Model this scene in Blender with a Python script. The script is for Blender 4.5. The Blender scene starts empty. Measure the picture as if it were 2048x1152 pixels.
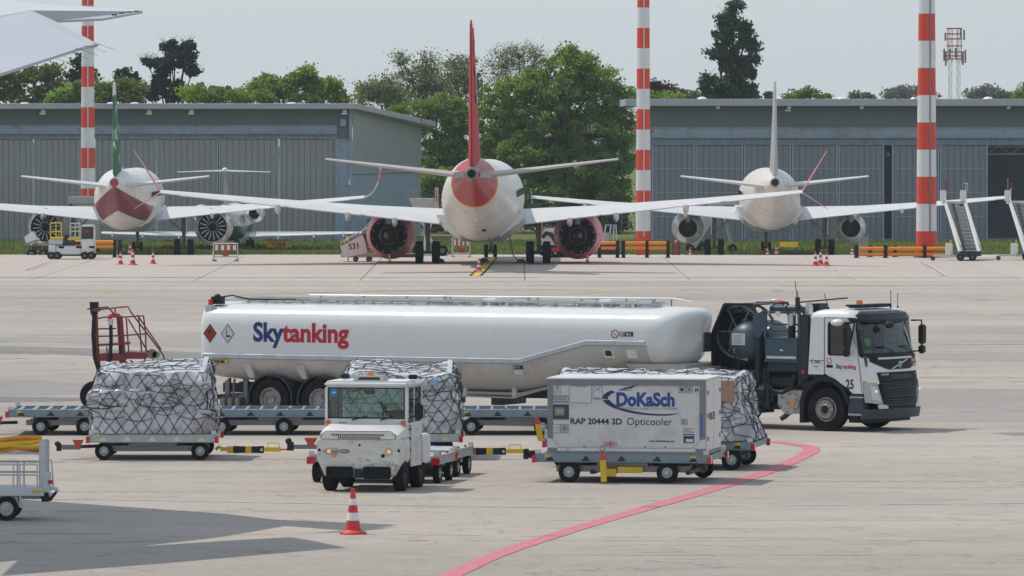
import bpy, bmesh, math, random
import numpy as np
from mathutils import Vector, Matrix, noise as mnoise
R = math.radians
random.seed(7)
scene = bpy.context.scene
col = scene.collection

# ---------------------------------------------------------------- camera
FPX, CAMZ, HZ = 13000.0, 7.0, 252.0            # focal length in photograph pixels, camera height, horizon row
PITCH = math.atan((576 - HZ) / FPX)
cam = bpy.data.objects.new('camera', bpy.data.cameras.new('camera'))
col.objects.link(cam)
cam.location = (0, 0, CAMZ)
cam.rotation_euler = (R(90) - PITCH, 0, 0)
cam.data.sensor_width = 36
cam.data.lens = 36 * FPX / 2048
cam.data.clip_start = 1.0
cam.data.clip_end = 9000
scene.camera = cam

# ---------------------------------------------------------------- light
SUN_EL, SUN_AZ = 60.0, -62.0                    # azimuth measured from +Y (away) towards +X
world = bpy.data.worlds.new('World')
scene.world = world
world.use_nodes = True
wn = world.node_tree
sky = wn.nodes.new('ShaderNodeTexSky')
sky.sky_type = 'NISHITA'
sky.sun_disc = False
sky.sun_elevation = R(SUN_EL)
sky.sun_rotation = R(SUN_AZ)
sky.altitude = 0
sky.air_density = 1.0
sky.dust_density = .3
sky.ozone_density = 2
bg = wn.nodes['Background']
bg.inputs['Strength'].default_value = 0.15
hz_mix = wn.nodes.new('ShaderNodeMix'); hz_mix.data_type = 'RGBA'       # milky high haze over the clear-sky model
hz_mix.inputs[0].default_value = .8
hz_mix.inputs[7].default_value = (3.72, 4.3, 4.85, 1)
wn.links.new(sky.outputs[0], hz_mix.inputs[6]); wn.links.new(hz_mix.outputs[2], bg.inputs['Color'])
sd = bpy.data.lights.new('sun', 'SUN')
sd.energy = 2.95
sd.angle = R(0.55)
sd.color = (1.0, 0.92, 0.82)
sun = bpy.data.objects.new('sun', sd)
col.objects.link(sun)
_d = Vector((math.sin(R(SUN_AZ)) * math.cos(R(SUN_EL)), math.cos(R(SUN_AZ)) * math.cos(R(SUN_EL)), math.sin(R(SUN_EL))))
sun.rotation_euler = _d.to_track_quat('Z', 'Y').to_euler()
scene.view_settings.view_transform = 'Standard'
scene.view_settings.look = 'None'
scene.view_settings.gamma = 1
scene.view_settings.exposure = -0.05
scene.cycles.max_bounces = 6
scene.cycles.transparent_max_bounces = 12
scene.cycles.volume_bounces = 0
scene.cycles.use_denoising = True

# ---------------------------------------------------------------- pixel helpers (2048 x 1152 photograph)
def ray(px, py):
    a = (px - 1024) / FPX; b = (576 - py) / FPX
    return Vector((a, math.cos(PITCH) + b * math.sin(PITCH), -math.sin(PITCH) + b * math.cos(PITCH)))
def W(px, py, D):
    d = ray(px, py); t = D / d.y
    return Vector((d.x * t, D, CAMZ + d.z * t))
def G(px, py, z=0.0):
    d = ray(px, py); t = (z - CAMZ) / d.z
    return Vector((d.x * t, d.y * t, z))

# ---------------------------------------------------------------- materials
def lin(c):
    return tuple(((x / 255) / 12.92 if x / 255 <= .04045 else ((x / 255 + .055) / 1.055) ** 2.4) for x in c)
MATS = {}
def mat(name, c, rough=.5, metal=0., var=.08, vs=3.0, dirt=None, da=0., ds=1.5, dt=.55, bump=0., bs=20., coat=0., emit=0., stretch=(1, 1, 1), tone=0., spec=None, sub=0.):
    """c: linear base colour; var: brightness variation by noise of scale vs; dirt colour mixed in by a noise mask"""
    m = bpy.data.materials.new(name); m.use_nodes = True
    nt = m.node_tree; N = nt.nodes; L = nt.links
    b = N['Principled BSDF']
    b.inputs['Roughness'].default_value = rough
    b.inputs['Metallic'].default_value = metal
    if spec is not None: b.inputs['Specular IOR Level'].default_value = spec
    if coat: b.inputs['Coat Weight'].default_value = coat; b.inputs['Coat Roughness'].default_value = .08
    tc = N.new('ShaderNodeTexCoord'); mp = N.new('ShaderNodeMapping')
    mp.inputs['Scale'].default_value = stretch
    L.new(tc.outputs['Object'], mp.inputs['Vector'])
    def noise(scale, detail=5, rough_=.6):
        n = N.new('ShaderNodeTexNoise'); n.inputs['Scale'].default_value = scale
        n.inputs['Detail'].default_value = detail; n.inputs['Roughness'].default_value = rough_
        L.new(mp.outputs[0], n.inputs['Vector']); return n
    n1 = noise(vs)
    mr = N.new('ShaderNodeMapRange'); mr.inputs['From Min'].default_value = .3; mr.inputs['From Max'].default_value = .7
    mr.inputs['To Min'].default_value = 1 - var; mr.inputs['To Max'].default_value = 1 + var
    L.new(n1.outputs['Fac'], mr.inputs['Value'])
    vm = N.new('ShaderNodeVectorMath'); vm.operation = 'SCALE'; vm.inputs[0].default_value = c
    L.new(mr.outputs[0], vm.inputs['Scale'])
    out = vm.outputs[0]
    if tone:
        at = N.new('ShaderNodeAttribute'); at.attribute_name = 'tone'
        m2 = N.new('ShaderNodeMapRange'); m2.inputs['To Min'].default_value = 1 - tone; m2.inputs['To Max'].default_value = 1 + tone
        L.new(at.outputs['Fac'], m2.inputs['Value'])
        v2 = N.new('ShaderNodeVectorMath'); v2.operation = 'SCALE'
        L.new(out, v2.inputs[0]); L.new(m2.outputs[0], v2.inputs['Scale']); out = v2.outputs[0]
    if dirt is not None:
        n2 = noise(ds, 8, .7)
        r2 = N.new('ShaderNodeMapRange'); r2.inputs['From Min'].default_value = dt; r2.inputs['From Max'].default_value = dt + .12
        r2.inputs['To Max'].default_value = da
        L.new(n2.outputs['Fac'], r2.inputs['Value'])
        mx = N.new('ShaderNodeMix'); mx.data_type = 'RGBA'
        L.new(r2.outputs[0], mx.inputs[0]); L.new(out, mx.inputs[6]); mx.inputs[7].default_value = (*dirt, 1)
        out = mx.outputs[2]
    L.new(out, b.inputs['Base Color'])
    if rough < .9:
        rr = N.new('ShaderNodeMapRange'); rr.inputs['To Min'].default_value = max(.03, rough - .12); rr.inputs['To Max'].default_value = min(1, rough + .15)
        L.new(n1.outputs['Fac'], rr.inputs['Value']); L.new(rr.outputs[0], b.inputs['Roughness'])
    if bump:
        n3 = noise(bs, 4)
        bp = N.new('ShaderNodeBump'); bp.inputs['Strength'].default_value = bump; bp.inputs['Distance'].default_value = .02
        L.new(n3.outputs['Fac'], bp.inputs['Height']); L.new(bp.outputs[0], b.inputs['Normal'])
    if emit:
        b.inputs['Emission Color'].default_value = (*c, 1); b.inputs['Emission Strength'].default_value = emit
    if sub:
        b.inputs['Transmission Weight'].default_value = 0
        tr = N.new('ShaderNodeBsdfTranslucent'); ms = N.new('ShaderNodeMixShader'); ms.inputs[0].default_value = sub
        L.new(out, tr.inputs['Color']); L.new(b.outputs[0], ms.inputs[1]); L.new(tr.outputs[0], ms.inputs[2])
        L.new(ms.outputs[0], N['Material Output'].inputs['Surface'])
    MATS[name] = m
    return m
def glassmat(name, tint, refl=.12):
    m = bpy.data.materials.new(name); m.use_nodes = True
    nt = m.node_tree; N = nt.nodes; L = nt.links
    N.remove(N['Principled BSDF'])
    t = N.new('ShaderNodeBsdfTransparent'); t.inputs['Color'].default_value = (*tint, 1)
    g = N.new('ShaderNodeBsdfGlossy'); g.inputs['Roughness'].default_value = .02
    f = N.new('ShaderNodeFresnel'); f.inputs['IOR'].default_value = 1.5
    ad = N.new('ShaderNodeMath'); ad.inputs[1].default_value = refl
    mx = N.new('ShaderNodeMixShader')
    L.new(f.outputs[0], ad.inputs[0]); L.new(ad.outputs[0], mx.inputs[0]); L.new(t.outputs[0], mx.inputs[1]); L.new(g.outputs[0], mx.inputs[2])
    L.new(mx.outputs[0], N['Material Output'].inputs['Surface'])
    MATS[name] = m
    return m

WHITE = mat('white_paint', (.72, .72, .71), .28, var=.03, coat=.3, dirt=(.45, .42, .38), da=.25, ds=.8, dt=.6)
WHITED = mat('white_paint_dusty', (.55, .55, .55), .5, var=.06, dirt=(.3, .27, .22), da=.5, ds=2.0, dt=.55)
AIRW = mat('aircraft_white', (.74, .74, .75), .22, var=.03, coat=.4, dirt=(.45, .42, .38), da=.3, ds=.7, dt=.58)
WINGW = mat('wing_white', (.62, .62, .62), .4, var=.05, vs=1.2, dirt=(.4, .38, .34), da=.35, ds=1.4, dt=.6)
WINGG = mat('wing_grey', (.42, .41, .38), .4, var=.06)
ALU = mat('aluminium', (.55, .57, .6), .32, metal=.85, var=.08, vs=8)
GALV = mat('galvanised_steel', (.42, .45, .47), .42, metal=.55, var=.12, vs=6, dirt=(.2, .19, .18), da=.5, ds=3, dt=.58)
DARKM = mat('dark_metal', (.025, .026, .028), .55, metal=.1, var=.2)
GREYM = mat('grey_metal', (.2, .2, .21), .4, metal=.6, var=.15, vs=5)
RUBBER = mat('rubber', (.014, .014, .015), .85, var=.25, vs=6, spec=.2, dirt=(.06, .055, .05), da=.3, ds=4, dt=.55)
BLACKP = mat('black_plastic', (.014, .015, .017), .5, var=.15, spec=.3)
RED = mat('red_paint', (.55, .03, .03), .35, var=.08)
REDC = mat('cone_red', (.62, .035, .03), .5, var=.1, dirt=(.15, .05, .04), da=.4, ds=6, dt=.6)
CONEW = mat('cone_white', (.75, .76, .76), .5, var=.06, dirt=(.35, .33, .3), da=.4, ds=8, dt=.6)
YELLOW = mat('yellow_paint', (.68, .46, .02), .45, var=.1, dirt=(.15, .12, .05), da=.5, ds=5, dt=.6)
ORANGE = mat('orange_rail', (.85, .28, .02), .4, var=.06)
AMBER = mat('amber_lens', (.9, .2, .02), .15, coat=.6)
REDLENS = mat('red_lens', (.5, .02, .02), .15, coat=.6)
BLUEG = mat('blue_grey_steel', (.042, .075, .105), .4, metal=.1, var=.12, vs=4, dirt=(.02, .025, .03), da=.6, ds=2.5, dt=.55)
BLUED = mat('dark_blue_steel', (.014, .024, .034), .5, metal=.1, var=.2, vs=4, dirt=(.01, .012, .014), da=.6, ds=2.5, dt=.52)
GLASS = glassmat('window_glass', (.74, .86, .83), .03)
GLASSD = glassmat('tinted_glass', (.22, .28, .3), .06)
MASTRED = mat('mast_red', (.62, .05, .02), .5, var=.06, vs=1.5)
MASTWHITE = mat('mast_white', (.66, .67, .67), .5, var=.05, vs=1.5, dirt=(.4, .38, .35), da=.3, ds=.8)
TEXTBLUE = mat('lettering_blue', (.012, .03, .16), .4)
TEXTRED = mat('lettering_red', (.5, .012, .03), .4)
TEXTBLK = mat('lettering_black', (.015, .015, .018), .5)
TEXTGREY = mat('lettering_grey', (.2, .21, .24), .5)
TEXTWHITE = mat('lettering_white', (.75, .75, .75), .5)
STICKER = mat('sticker_white', (.6, .61, .62), .4)
SKIN = mat('skin', (.45, .27, .19), .5)

# ---------------------------------------------------------------- mesh builder
def rot2(x, y, a):
    return x * math.cos(a) - y * math.sin(a), x * math.sin(a) + y * math.cos(a)
class MB:
    def __init__(s): s.v = []; s.f = []; s.m = []; s.mi = 0
    def add(s, vs, fs):
        b = len(s.v); s.v.extend([tuple(v) for v in vs])
        for f in fs: s.f.append([b + i for i in f]); s.m.append(s.mi)
        return s
    def box(s, x0, x1, y0, y1, z0, z1):
        x0, x1 = sorted((x0, x1)); y0, y1 = sorted((y0, y1)); z0, z1 = sorted((z0, z1))
        return s.hexa([(x0, y0, z0), (x1, y0, z0), (x1, y1, z0), (x0, y1, z0), (x0, y0, z1), (x1, y0, z1), (x1, y1, z1), (x0, y1, z1)])
    def hexa(s, p):
        return s.add(p, [(0, 3, 2, 1), (4, 5, 6, 7), (0, 1, 5, 4), (1, 2, 6, 5), (2, 3, 7, 6), (3, 0, 4, 7)])
    def bar(s, p0, p1, w, h, up=(0, 0, 1)):
        p0 = Vector(p0); p1 = Vector(p1); d = (p1 - p0).normalized(); u = Vector(up)
        if abs(d.dot(u)) > .95: u = Vector((1, 0, 0))
        a = d.cross(u).normalized() * w / 2; b = a.cross(d).normalized() * h / 2
        return s.hexa([p0 - a - b, p0 + a - b, p1 + a - b, p1 - a - b, p0 - a + b, p0 + a + b, p1 + a + b, p1 - a + b])
    def cyl(s, p0, p1, r0, r1=None, n=14, cap=True):
        if r1 is None: r1 = r0
        p0 = Vector(p0); p1 = Vector(p1); d = (p1 - p0).normalized()
        a = d.orthogonal().normalized(); b = d.cross(a)
        vs = [p0 + (a * math.cos(2 * math.pi * i / n) + b * math.sin(2 * math.pi * i / n)) * r0 for i in range(n)]
        vs += [p1 + (a * math.cos(2 * math.pi * i / n) + b * math.sin(2 * math.pi * i / n)) * r1 for i in range(n)]
        fs = [(i, (i + 1) % n, n + (i + 1) % n, n + i) for i in range(n)]
        if cap: fs += [tuple(range(n))[::-1], tuple(range(n, 2 * n))]
        return s.add(vs, fs)
    def tube(s, pts, r, n=6, r1=None):
        pts = [Vector(p) for p in pts]
        rings = []; a = None
        for i, p in enumerate(pts):
            d = (pts[min(i + 1, len(pts) - 1)] - pts[max(i - 1, 0)])
            if d.length < 1e-9: d = Vector((0, 0, 1))
            d.normalize()
            if a is None: a = d.orthogonal().normalized()
            else:
                a = a - d * a.dot(d)
                a = a.normalized() if a.length > 1e-6 else d.orthogonal().normalized()
            b = d.cross(a)
            rr = r if r1 is None else r + (r1 - r) * i / max(1, len(pts) - 1)
            rings.append([p + (a * math.cos(2 * math.pi * k / n) + b * math.sin(2 * math.pi * k / n)) * rr for k in range(n)])
        return s.loft(rings)
    def loft(s, rings, cap=True, closed=True):
        n = len(rings[0]); vs = [p for r in rings for p in r]; fs = []
        for j in range(len(rings) - 1):
            for i in range(n if closed else n - 1):
                k = (i + 1) % n
                fs.append((j * n + i, j * n + k, (j + 1) * n + k, (j + 1) * n + i))
        if cap and closed: fs += [tuple(range(n))[::-1], tuple((len(rings) - 1) * n + i for i in range(n))]
        return s.add(vs, fs)
    def lathe(s, prof, c=(0, 0, 0), ax='y', n=24, a0=0, a1=2 * math.pi, jag=None):
        """prof: (radius, distance along axis)"""
        rings = []
        full = abs(a1 - a0 - 2 * math.pi) < 1e-6
        for q, (r, h) in enumerate(prof):
            ring = []
            for i in range(n if full else n + 1):
                t = a0 + (a1 - a0) * i / n
                hh = h + (jag(q, i) if jag else 0)
                x, y = r * math.cos(t), r * math.sin(t)
                p = {'y': (x, hh, y), 'x': (hh, x, y), 'z': (x, y, hh)}[ax]
                ring.append((p[0] + c[0], p[1] + c[1], p[2] + c[2]))
            rings.append(ring)
        return s.loft(rings, cap=False, closed=full)
    def prism(s, poly, lo, hi, ax='y'):
        """poly: 2-D points; ax y -> points are (x,z); ax x -> (y,z); ax z -> (x,y)"""
        f = {'y': lambda p, t: (p[0], t, p[1]), 'x': lambda p, t: (t, p[0], p[1]), 'z': lambda p, t: (p[0], p[1], t)}[ax]
        n = len(poly)
        vs = [f(p, lo) for p in poly] + [f(p, hi) for p in poly]
        fs = [tuple(range(n))[::-1], tuple(range(n, 2 * n))] + [(i, (i + 1) % n, n + (i + 1) % n, n + i) for i in range(n)]
        return s.add(vs, fs)
    def sphere(s, c, r, n=12, m=8, sc=(1, 1, 1)):
        rings = []
        for j in range(m + 1):
            t = math.pi * (j + .02) / (m + .04)
            rings.append([(c[0] + sc[0] * r * math.sin(t) * math.cos(2 * math.pi * i / n), c[1] + sc[1] * r * math.sin(t) * math.sin(2 * math.pi * i / n), c[2] + sc[2] * r * math.cos(t)) for i in range(n)])
        return s.loft(rings)
    def grid(s, fn, nu, nv):
        vs = [fn(i / nu, j / nv) for j in range(nv + 1) for i in range(nu + 1)]
        return s.add(vs, [(j * (nu + 1) + i, j * (nu + 1) + i + 1, (j + 1) * (nu + 1) + i + 1, (j + 1) * (nu + 1) + i) for j in range(nv) for i in range(nu)])
    def tf(s, fn):
        s.v = [tuple(fn(*v)) for v in s.v]; return s
    def build(s, name, m, parent=None, smooth=35, bevel=0, seg=2, normals=True, loc=None, rz=None):
        me = bpy.data.meshes.new(name)
        me.from_pydata(s.v, [], s.f)
        ms = m if isinstance(m, (list, tuple)) else [m]
        for x in ms: me.materials.append(x)
        if len(ms) > 1: me.polygons.foreach_set('material_index', s.m)
        if normals or bevel:
            bm = bmesh.new(); bm.from_mesh(me)
            if bevel:
                bmesh.ops.remove_doubles(bm, verts=bm.verts, dist=1e-5)
                eds = [e for e in bm.edges if len(e.link_faces) == 2 and e.calc_face_angle(0) > R(30)]
                bmesh.ops.bevel(bm, geom=eds, offset=bevel, segments=seg, affect='EDGES', clamp_overlap=True)
            bmesh.ops.recalc_face_normals(bm, faces=bm.faces)
            bm.to_mesh(me); bm.free()
        if smooth:
            me.polygons.foreach_set('use_smooth', [True] * len(me.polygons))
            me.set_sharp_from_angle(angle=R(smooth))
        o = bpy.data.objects.new(name, me); col.objects.link(o)
        if parent: o.parent = parent
        if loc is not None: o.location = loc
        if rz is not None: o.rotation_euler.z = rz
        return o
def tag(o, label=None, cat=None, group=None, kind=None):
    if label: o['label'] = label
    if cat: o['category'] = cat
    if group: o['group'] = group
    if kind: o['kind'] = kind
    return o
def thing(name, label, cat, loc=(0, 0, 0), rz=0., group=None):
    o = bpy.data.objects.new(name, None); o.empty_display_size = .3
    col.objects.link(o); o.location = loc; o.rotation_euler = (0, 0, rz)
    return tag(o, label, cat, group)
def kids(o): return [c for c in bpy.data.objects if c.parent == o]
def copy_tree(o, parent=None):
    c = o.copy(); col.objects.link(c)
    if parent: c.parent = parent
    for k in kids(o): copy_tree(k, c)
    return c
def dup(o, loc, rz, label, group=None, scale=1.):
    c = copy_tree(o); c.location = loc; c.rotation_euler = (0, 0, rz); c['label'] = label
    if scale != 1.: c.scale = (scale,) * 3
    if group: c['group'] = group
    return c
def text(s, size, m, parent, name='lettering', mtx=None, xs=1., bold=0., depth=.002, shear=0., spacing=1., align='LEFT'):
    """flat lettering; local axes: text runs along +X, up +Y, faces +Z; mtx places it in the parent"""
    cu = bpy.data.curves.new(name, 'FONT'); cu.body = s; cu.size = size; cu.offset = bold; cu.extrude = depth
    cu.shear = shear; cu.space_character = spacing; cu.align_x = align; cu.resolution_u = 4
    t = bpy.data.objects.new(name, cu); col.objects.link(t)
    dg = bpy.context.evaluated_depsgraph_get()
    me = bpy.data.meshes.new_from_object(t.evaluated_get(dg))
    bpy.data.objects.remove(t); bpy.data.curves.remove(cu)
    me.transform(Matrix.Diagonal((xs, 1, 1, 1)))
    me.transform(mtx)
    me.materials.clear(); me.materials.append(m)
    o = bpy.data.objects.new(name, me); col.objects.link(o)
    if parent: o.parent = parent
    return o
def facing(loc, right, up=(0, 0, 1)):
    """matrix whose X is 'right', Y is 'up', at loc"""
    r = Vector(right).normalized(); u = Vector(up); u = (u - r * u.dot(r)).normalized(); n = r.cross(u)
    return Matrix(((r.x, u.x, n.x, loc[0]), (r.y, u.y, n.y, loc[1]), (r.z, u.z, n.z, loc[2]), (0, 0, 0, 1)))
def wheel(parent, c, r, w, ax='y', rim=.58, rimmat=None, hubmat=None, n=28, name='wheel', tread=True):
    """wheel with tyre and rim children meshes, axis ax"""
    t = MB()
    t.lathe([(rim * r, -w / 2 * .8), (.86 * r, -w / 2), (.97 * r, -w / 2 * .86), (r, -w / 2 * .6), (r, w / 2 * .6), (.97 * r, w / 2 * .86), (.86 * r, w / 2), (rim * r, w / 2 * .8), (rim * r * .96, w / 2 * .3), (rim * r * .96, -w / 2 * .3), (rim * r, -w / 2 * .8)], c, ax, n)
    to = t.build(name, RUBBER, parent, 25)
    h = MB()
    h.lathe([(.001, -w / 2 * .75), (.2 * r, -w / 2 * .75), (.24 * r, -w / 2 * .4), (rim * r * .8, -w / 2 * .35), (rim * r * .9, -w / 2 * .8), (rim * r, -w / 2 * .8), (rim * r, w / 2 * .8), (rim * r * .9, w / 2 * .8), (rim * r * .8, w / 2 * .35), (.24 * r, w / 2 * .4), (.2 * r, w / 2 * .75), (.001, w / 2 * .75)], c, ax, n)
    h.build('rim', rimmat or GREYM, to, 30)
    return to
# ================================================================ GROUND
LZ = -1.94                                       # level of the lower stands beyond the crest
def gz(Y):
    if Y <= 346: return 0.0
    if Y >= 430: return LZ
    t = (Y - 346) / 84; t = t * t * (3 - 2 * t)
    return LZ * t
def strip(name, Ys, x0, x1, m, dz=0., kind='structure', nx=8, parent=None):
    b = MB(); vs = []; fs = []
    for Y in Ys:
        for i in range(nx + 1): vs.append((x0 + (x1 - x0) * i / nx, Y, gz(Y) + dz))
    for j in range(len(Ys) - 1):
        for i in range(nx):
            k = j * (nx + 1) + i; fs.append((k, k + 1, k + nx + 2, k + nx + 1))
    b.add(vs, fs)
    o = b.build(name, m, parent, 60, normals=False)
    if kind: tag(o, kind=kind)
    return o
def groundmat(name, c1, c2, grain, st, cracks=0.):
    m = bpy.data.materials.new(name); m.use_nodes = True
    nt = m.node_tree; N = nt.nodes; L = nt.links; b = N['Principled BSDF']; b.inputs['Roughness'].default_value = .88
    b.inputs['Specular IOR Level'].default_value = .25
    tc = N.new('ShaderNodeTexCoord')
    def mp(s):
        x = N.new('ShaderNodeMapping'); x.inputs['Scale'].default_value = s; L.new(tc.outputs['Object'], x.inputs['Vector']); return x
    def nz(s, scale, det=6, r=.6):
        n = N.new('ShaderNodeTexNoise'); n.inputs['Scale'].default_value = scale; n.inputs['Detail'].default_value = det; n.inputs['Roughness'].default_value = r
        L.new(mp(s).outputs[0], n.inputs['Vector']); return n.outputs['Fac']
    def rng(v, a, b_, c, d):
        x = N.new('ShaderNodeMapRange'); x.inputs['From Min'].default_value = a; x.inputs['From Max'].default_value = b_; x.inputs['To Min'].default_value = c; x.inputs['To Max'].default_value = d
        L.new(v, x.inputs['Value']); return x.outputs[0]
    def mul(a, b_):
        x = N.new('ShaderNodeMath'); x.operation = 'MULTIPLY'; L.new(a, x.inputs[0]); L.new(b_, x.inputs[1]); return x.outputs[0]
    big = rng(nz(st, .05, 7, .62), .38, .62, 0, 1)
    mx = N.new('ShaderNodeMix'); mx.data_type = 'RGBA'; L.new(big, mx.inputs[0]); mx.inputs[6].default_value = (*c1, 1); mx.inputs[7].default_value = (*c2, 1)
    f = rng(nz((1, 1, 1), grain, 3, .8), .25, .75, .8, 1.2)
    f2 = rng(nz((1, .6, 1), 1.1, 6, .7), .3, .7, .93, 1.07)
    f3 = rng(nz((.25, 1, 1), .5, 5, .7), .3, .7, .95, 1.05)
    f4 = rng(nz((1, 1, 1), 7, 5, .8), .3, .7, .9, 1.1)
    sp = mul(mul(mul(f, f2), f3), f4)
    sp = mul(sp, rng(nz((.6, 1, 1), .33, 9, .72), .56, .68, 1, .78))
    sp = mul(sp, rng(nz((1, 1, 1), 2.6, 6, .75), .64, .72, 1, .6))
    if cracks:
        v = N.new('ShaderNodeTexVoronoi'); v.feature = 'DISTANCE_TO_EDGE'; v.inputs['Scale'].default_value = .22
        wv = N.new('ShaderNodeTexNoise'); wv.inputs['Scale'].default_value = .8; L.new(tc.outputs['Object'], wv.inputs['Vector'])
        ad = N.new('ShaderNodeVectorMath'); ad.operation = 'MULTIPLY_ADD'; ad.inputs[1].default_value = (3, 3, 0); L.new(wv.outputs['Color'], ad.inputs[0]); L.new(mp((.5, 1, 1)).outputs[0], ad.inputs[2])
        L.new(ad.outputs[0], v.inputs['Vector'])
        sp = mul(sp, rng(v.outputs['Distance'], .0, .012, 1 - cracks, 1))
    vm = N.new('ShaderNodeVectorMath'); vm.operation = 'SCALE'; L.new(mx.outputs[2], vm.inputs[0]); L.new(sp, vm.inputs['Scale'])
    L.new(vm.outputs[0], b.inputs['Base Color'])
    bp = N.new('ShaderNodeBump'); bp.inputs['Strength'].default_value = .25; bp.inputs['Distance'].default_value = .01
    L.new(f, bp.inputs['Height']); L.new(bp.outputs[0], b.inputs['Normal'])
    return m
GROUND = groundmat('earth_and_grass', (.10, .13, .03), (.15, .155, .05), 8, (.3, 1, 1))
APRON = groundmat('apron_asphalt', (.335, .297, .262), (.43, .382, .34), 55, (.5, 1.1, 1), cracks=.3)
SLAB = groundmat('concrete', (.45, .395, .352), (.50, .442, .396), 40, (.5, 1, 1))
BANDD = groundmat('band_dark_grey', (.20, .195, .19), (.27, .26, .25), 60, (.3, 1, 1))
BANDM = groundmat('band_mid_grey', (.29, .268, .25), (.33, .305, .285), 60, (.3, 1, 1))
PATHM = groundmat('path_concrete', (.5, .49, .47), (.6, .59, .57), 20, (1, 1, 1))
xs_ = [40, 120, 200, 280, 330, 346] + [346 + 84 * i / 10 for i in range(1, 11)] + [445, 452]
strip('ground', xs_ + [480, 520, 600, 900, 1500, 2800], -900, 900, GROUND, -.03)
apron = strip('apron', [40, 90, 110, 130, 160, 200, 250, 294], -420, 420, APRON, 0)
strip('lower_apron', [347.5] + xs_[6:], -420, 420, SLAB, 0)
strip('path', [464.5, 468.5], -300, 300, PATHM, -.01)
# far concrete field: slabs with open joints
slabbed = strip('concrete_field', [294, 320, 347.5], -420, 420, mat('joint_filler', (.17, .16, .15), .9), -.012)
slab_me = None
for j in range(7):
    y0 = 294 + .04 + j * 7.64
    for i in range(-4, 5):
        x0 = i * 7.5 + .6
        if slab_me is None:
            b = MB(); b.box(.025, 7.475, 0, 7.58, -.1, .0)
            o = b.build('concrete_slab', SLAB, slabbed, 0, bevel=.015, seg=1); slab_me = o
        else:
            o = slab_me.copy(); col.objects.link(o); o.parent = slabbed
        o.location = (x0, y0, random.uniform(-.004, .004)); o.rotation_euler = (random.uniform(-.0006, .0006), random.uniform(-.0003, .0003), 0)
b = MB(); b.box(-300, -29.4, 294.04, 347.4, -.1, 0); b.box(38.1, 300, 294.04, 347.4, -.1, 0)
tag(b.build('concrete_paving', SLAB, None, 0), kind='structure')
LIFT = [.004]
def ground_poly(name, pts, m, z=.004, world=False):
    b = MB(); P = [(p if world else G(*p)) for p in pts]
    b.add([(p[0], p[1], z) for p in P], [tuple(range(len(P)))])
    return tag(b.build(name, m, None, 0), kind='structure')
def ground_line(name, pts, w, m, z=.008, gaps=0., seed=1, px=True):
    """painted line through photograph points, worn edges"""
    P = [G(*p) if px else Vector((p[0], p[1], 0)) for p in pts]
    # resample
    Q = []
    for a, c in zip(P[:-1], P[1:]):
        n = max(1, int((c - a).length / .6))
        Q += [a.lerp(c, i / n) for i in range(n)]
    Q.append(P[-1])
    rnd = random.Random(seed); b = MB(); vs = []; fs = []
    for i, p in enumerate(Q):
        d = (Q[min(i + 1, len(Q) - 1)] - Q[max(i - 1, 0)]).normalized(); n = Vector((-d.y, d.x, 0)) * w / 2
        vs += [(p.x - n.x * rnd.uniform(.93, 1.05), p.y - n.y * rnd.uniform(.93, 1.05), z), (p.x + n.x * rnd.uniform(.93, 1.05), p.y + n.y * rnd.uniform(.93, 1.05), z)]
    for i in range(len(Q) - 1):
        if rnd.random() < gaps: continue
        fs.append((2 * i, 2 * i + 1, 2 * i + 3, 2 * i + 2))
    b.add(vs, fs)
    return tag(b.build(name, m, None, 0, normals=False), kind='structure')
def pline(name, c, worn, wt=.5, ds=6):
    return mat(name, c, .7, var=.12, vs=8, dirt=(.36, .33, .31), da=worn, ds=ds, dt=wt, bump=.1)
PINK = pline('red_line_paint', (.60, .12, .16), .75, .47, 7)
PINKF = pline('faded_red_paint', (.55, .2, .2), .8, .42)
LWHITE = pline('white_line_paint', (.62, .6, .58), .7, .47, 1.5)
LYELL = pline('yellow_line_paint', (.58, .46, .12), .75, .46, 1.2)
LYELLB = pline('yellow_centre_paint', (.65, .45, .06), .4, .55, 1.2)
# curved red service-road line
def smooth(pts, k=3):
    for _ in range(k):
        q = [pts[0]]
        for a, b_ in zip(pts[:-1], pts[1:]):
            q += [(a[0] * .75 + b_[0] * .25, a[1] * .75 + b_[1] * .25), (a[0] * .25 + b_[0] * .75, a[1] * .25 + b_[1] * .75)]
        q.append(pts[-1]); pts = q
    return pts
rp = [tuple(G(*p)[:2]) for p in [(850, 1175), (915, 1145), (1000, 1106), (1100, 1074), (1200, 1043), (1320, 1009), (1440, 975), (1540, 943), (1600, 916), (1628, 901), (1615, 892), (1560, 885), (1490, 881), (1300, 872)]]
ground_line('red_marking', smooth(rp), .36, PINK, .008, px=False)
ground_line('white_marking', [(-60, 996), (300, 1001), (700, 1009), (1130, 1016)], .11, LWHITE, .008, .1)
ground_line('white_marking', [(1130, 1016), (1500, 1012), (2100, 1006)], .1, LWHITE, .008, .25, 3)
ground_line('yellow_marking', [(470, 1069), (720, 1068), (1130, 1073), (1660, 1077)], .07, LYELL, .008, .3, 4)
ground_line('yellow_marking', [(-40, 1067), (110, 1067), (230, 1068)], .09, LYELL, .008, .2, 5)
ground_line('yellow_marking', [(1560, 763), (1850, 766), (2100, 762)], .16, LYELLB, .008, .12, 6)
ground_line('yellow_marking', [(480, 590), (700, 583), (960, 578), (1180, 580), (1210, 582), (1190, 585), (1140, 588)], .35, LYELL, .012, .1, 7)
ground_line('yellow_marking', [(1560, 572), (1800, 572)], .5, LYELL, .012, .2, 8)
ground_line('yellow_marking', [(200, 584), (232, 583)], .5, LYELLB, .012, .0, 9)
ground_line('yellow_marking', [(60, 708), (115, 710)], .25, LYELL, .012, .1, 10)
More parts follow.
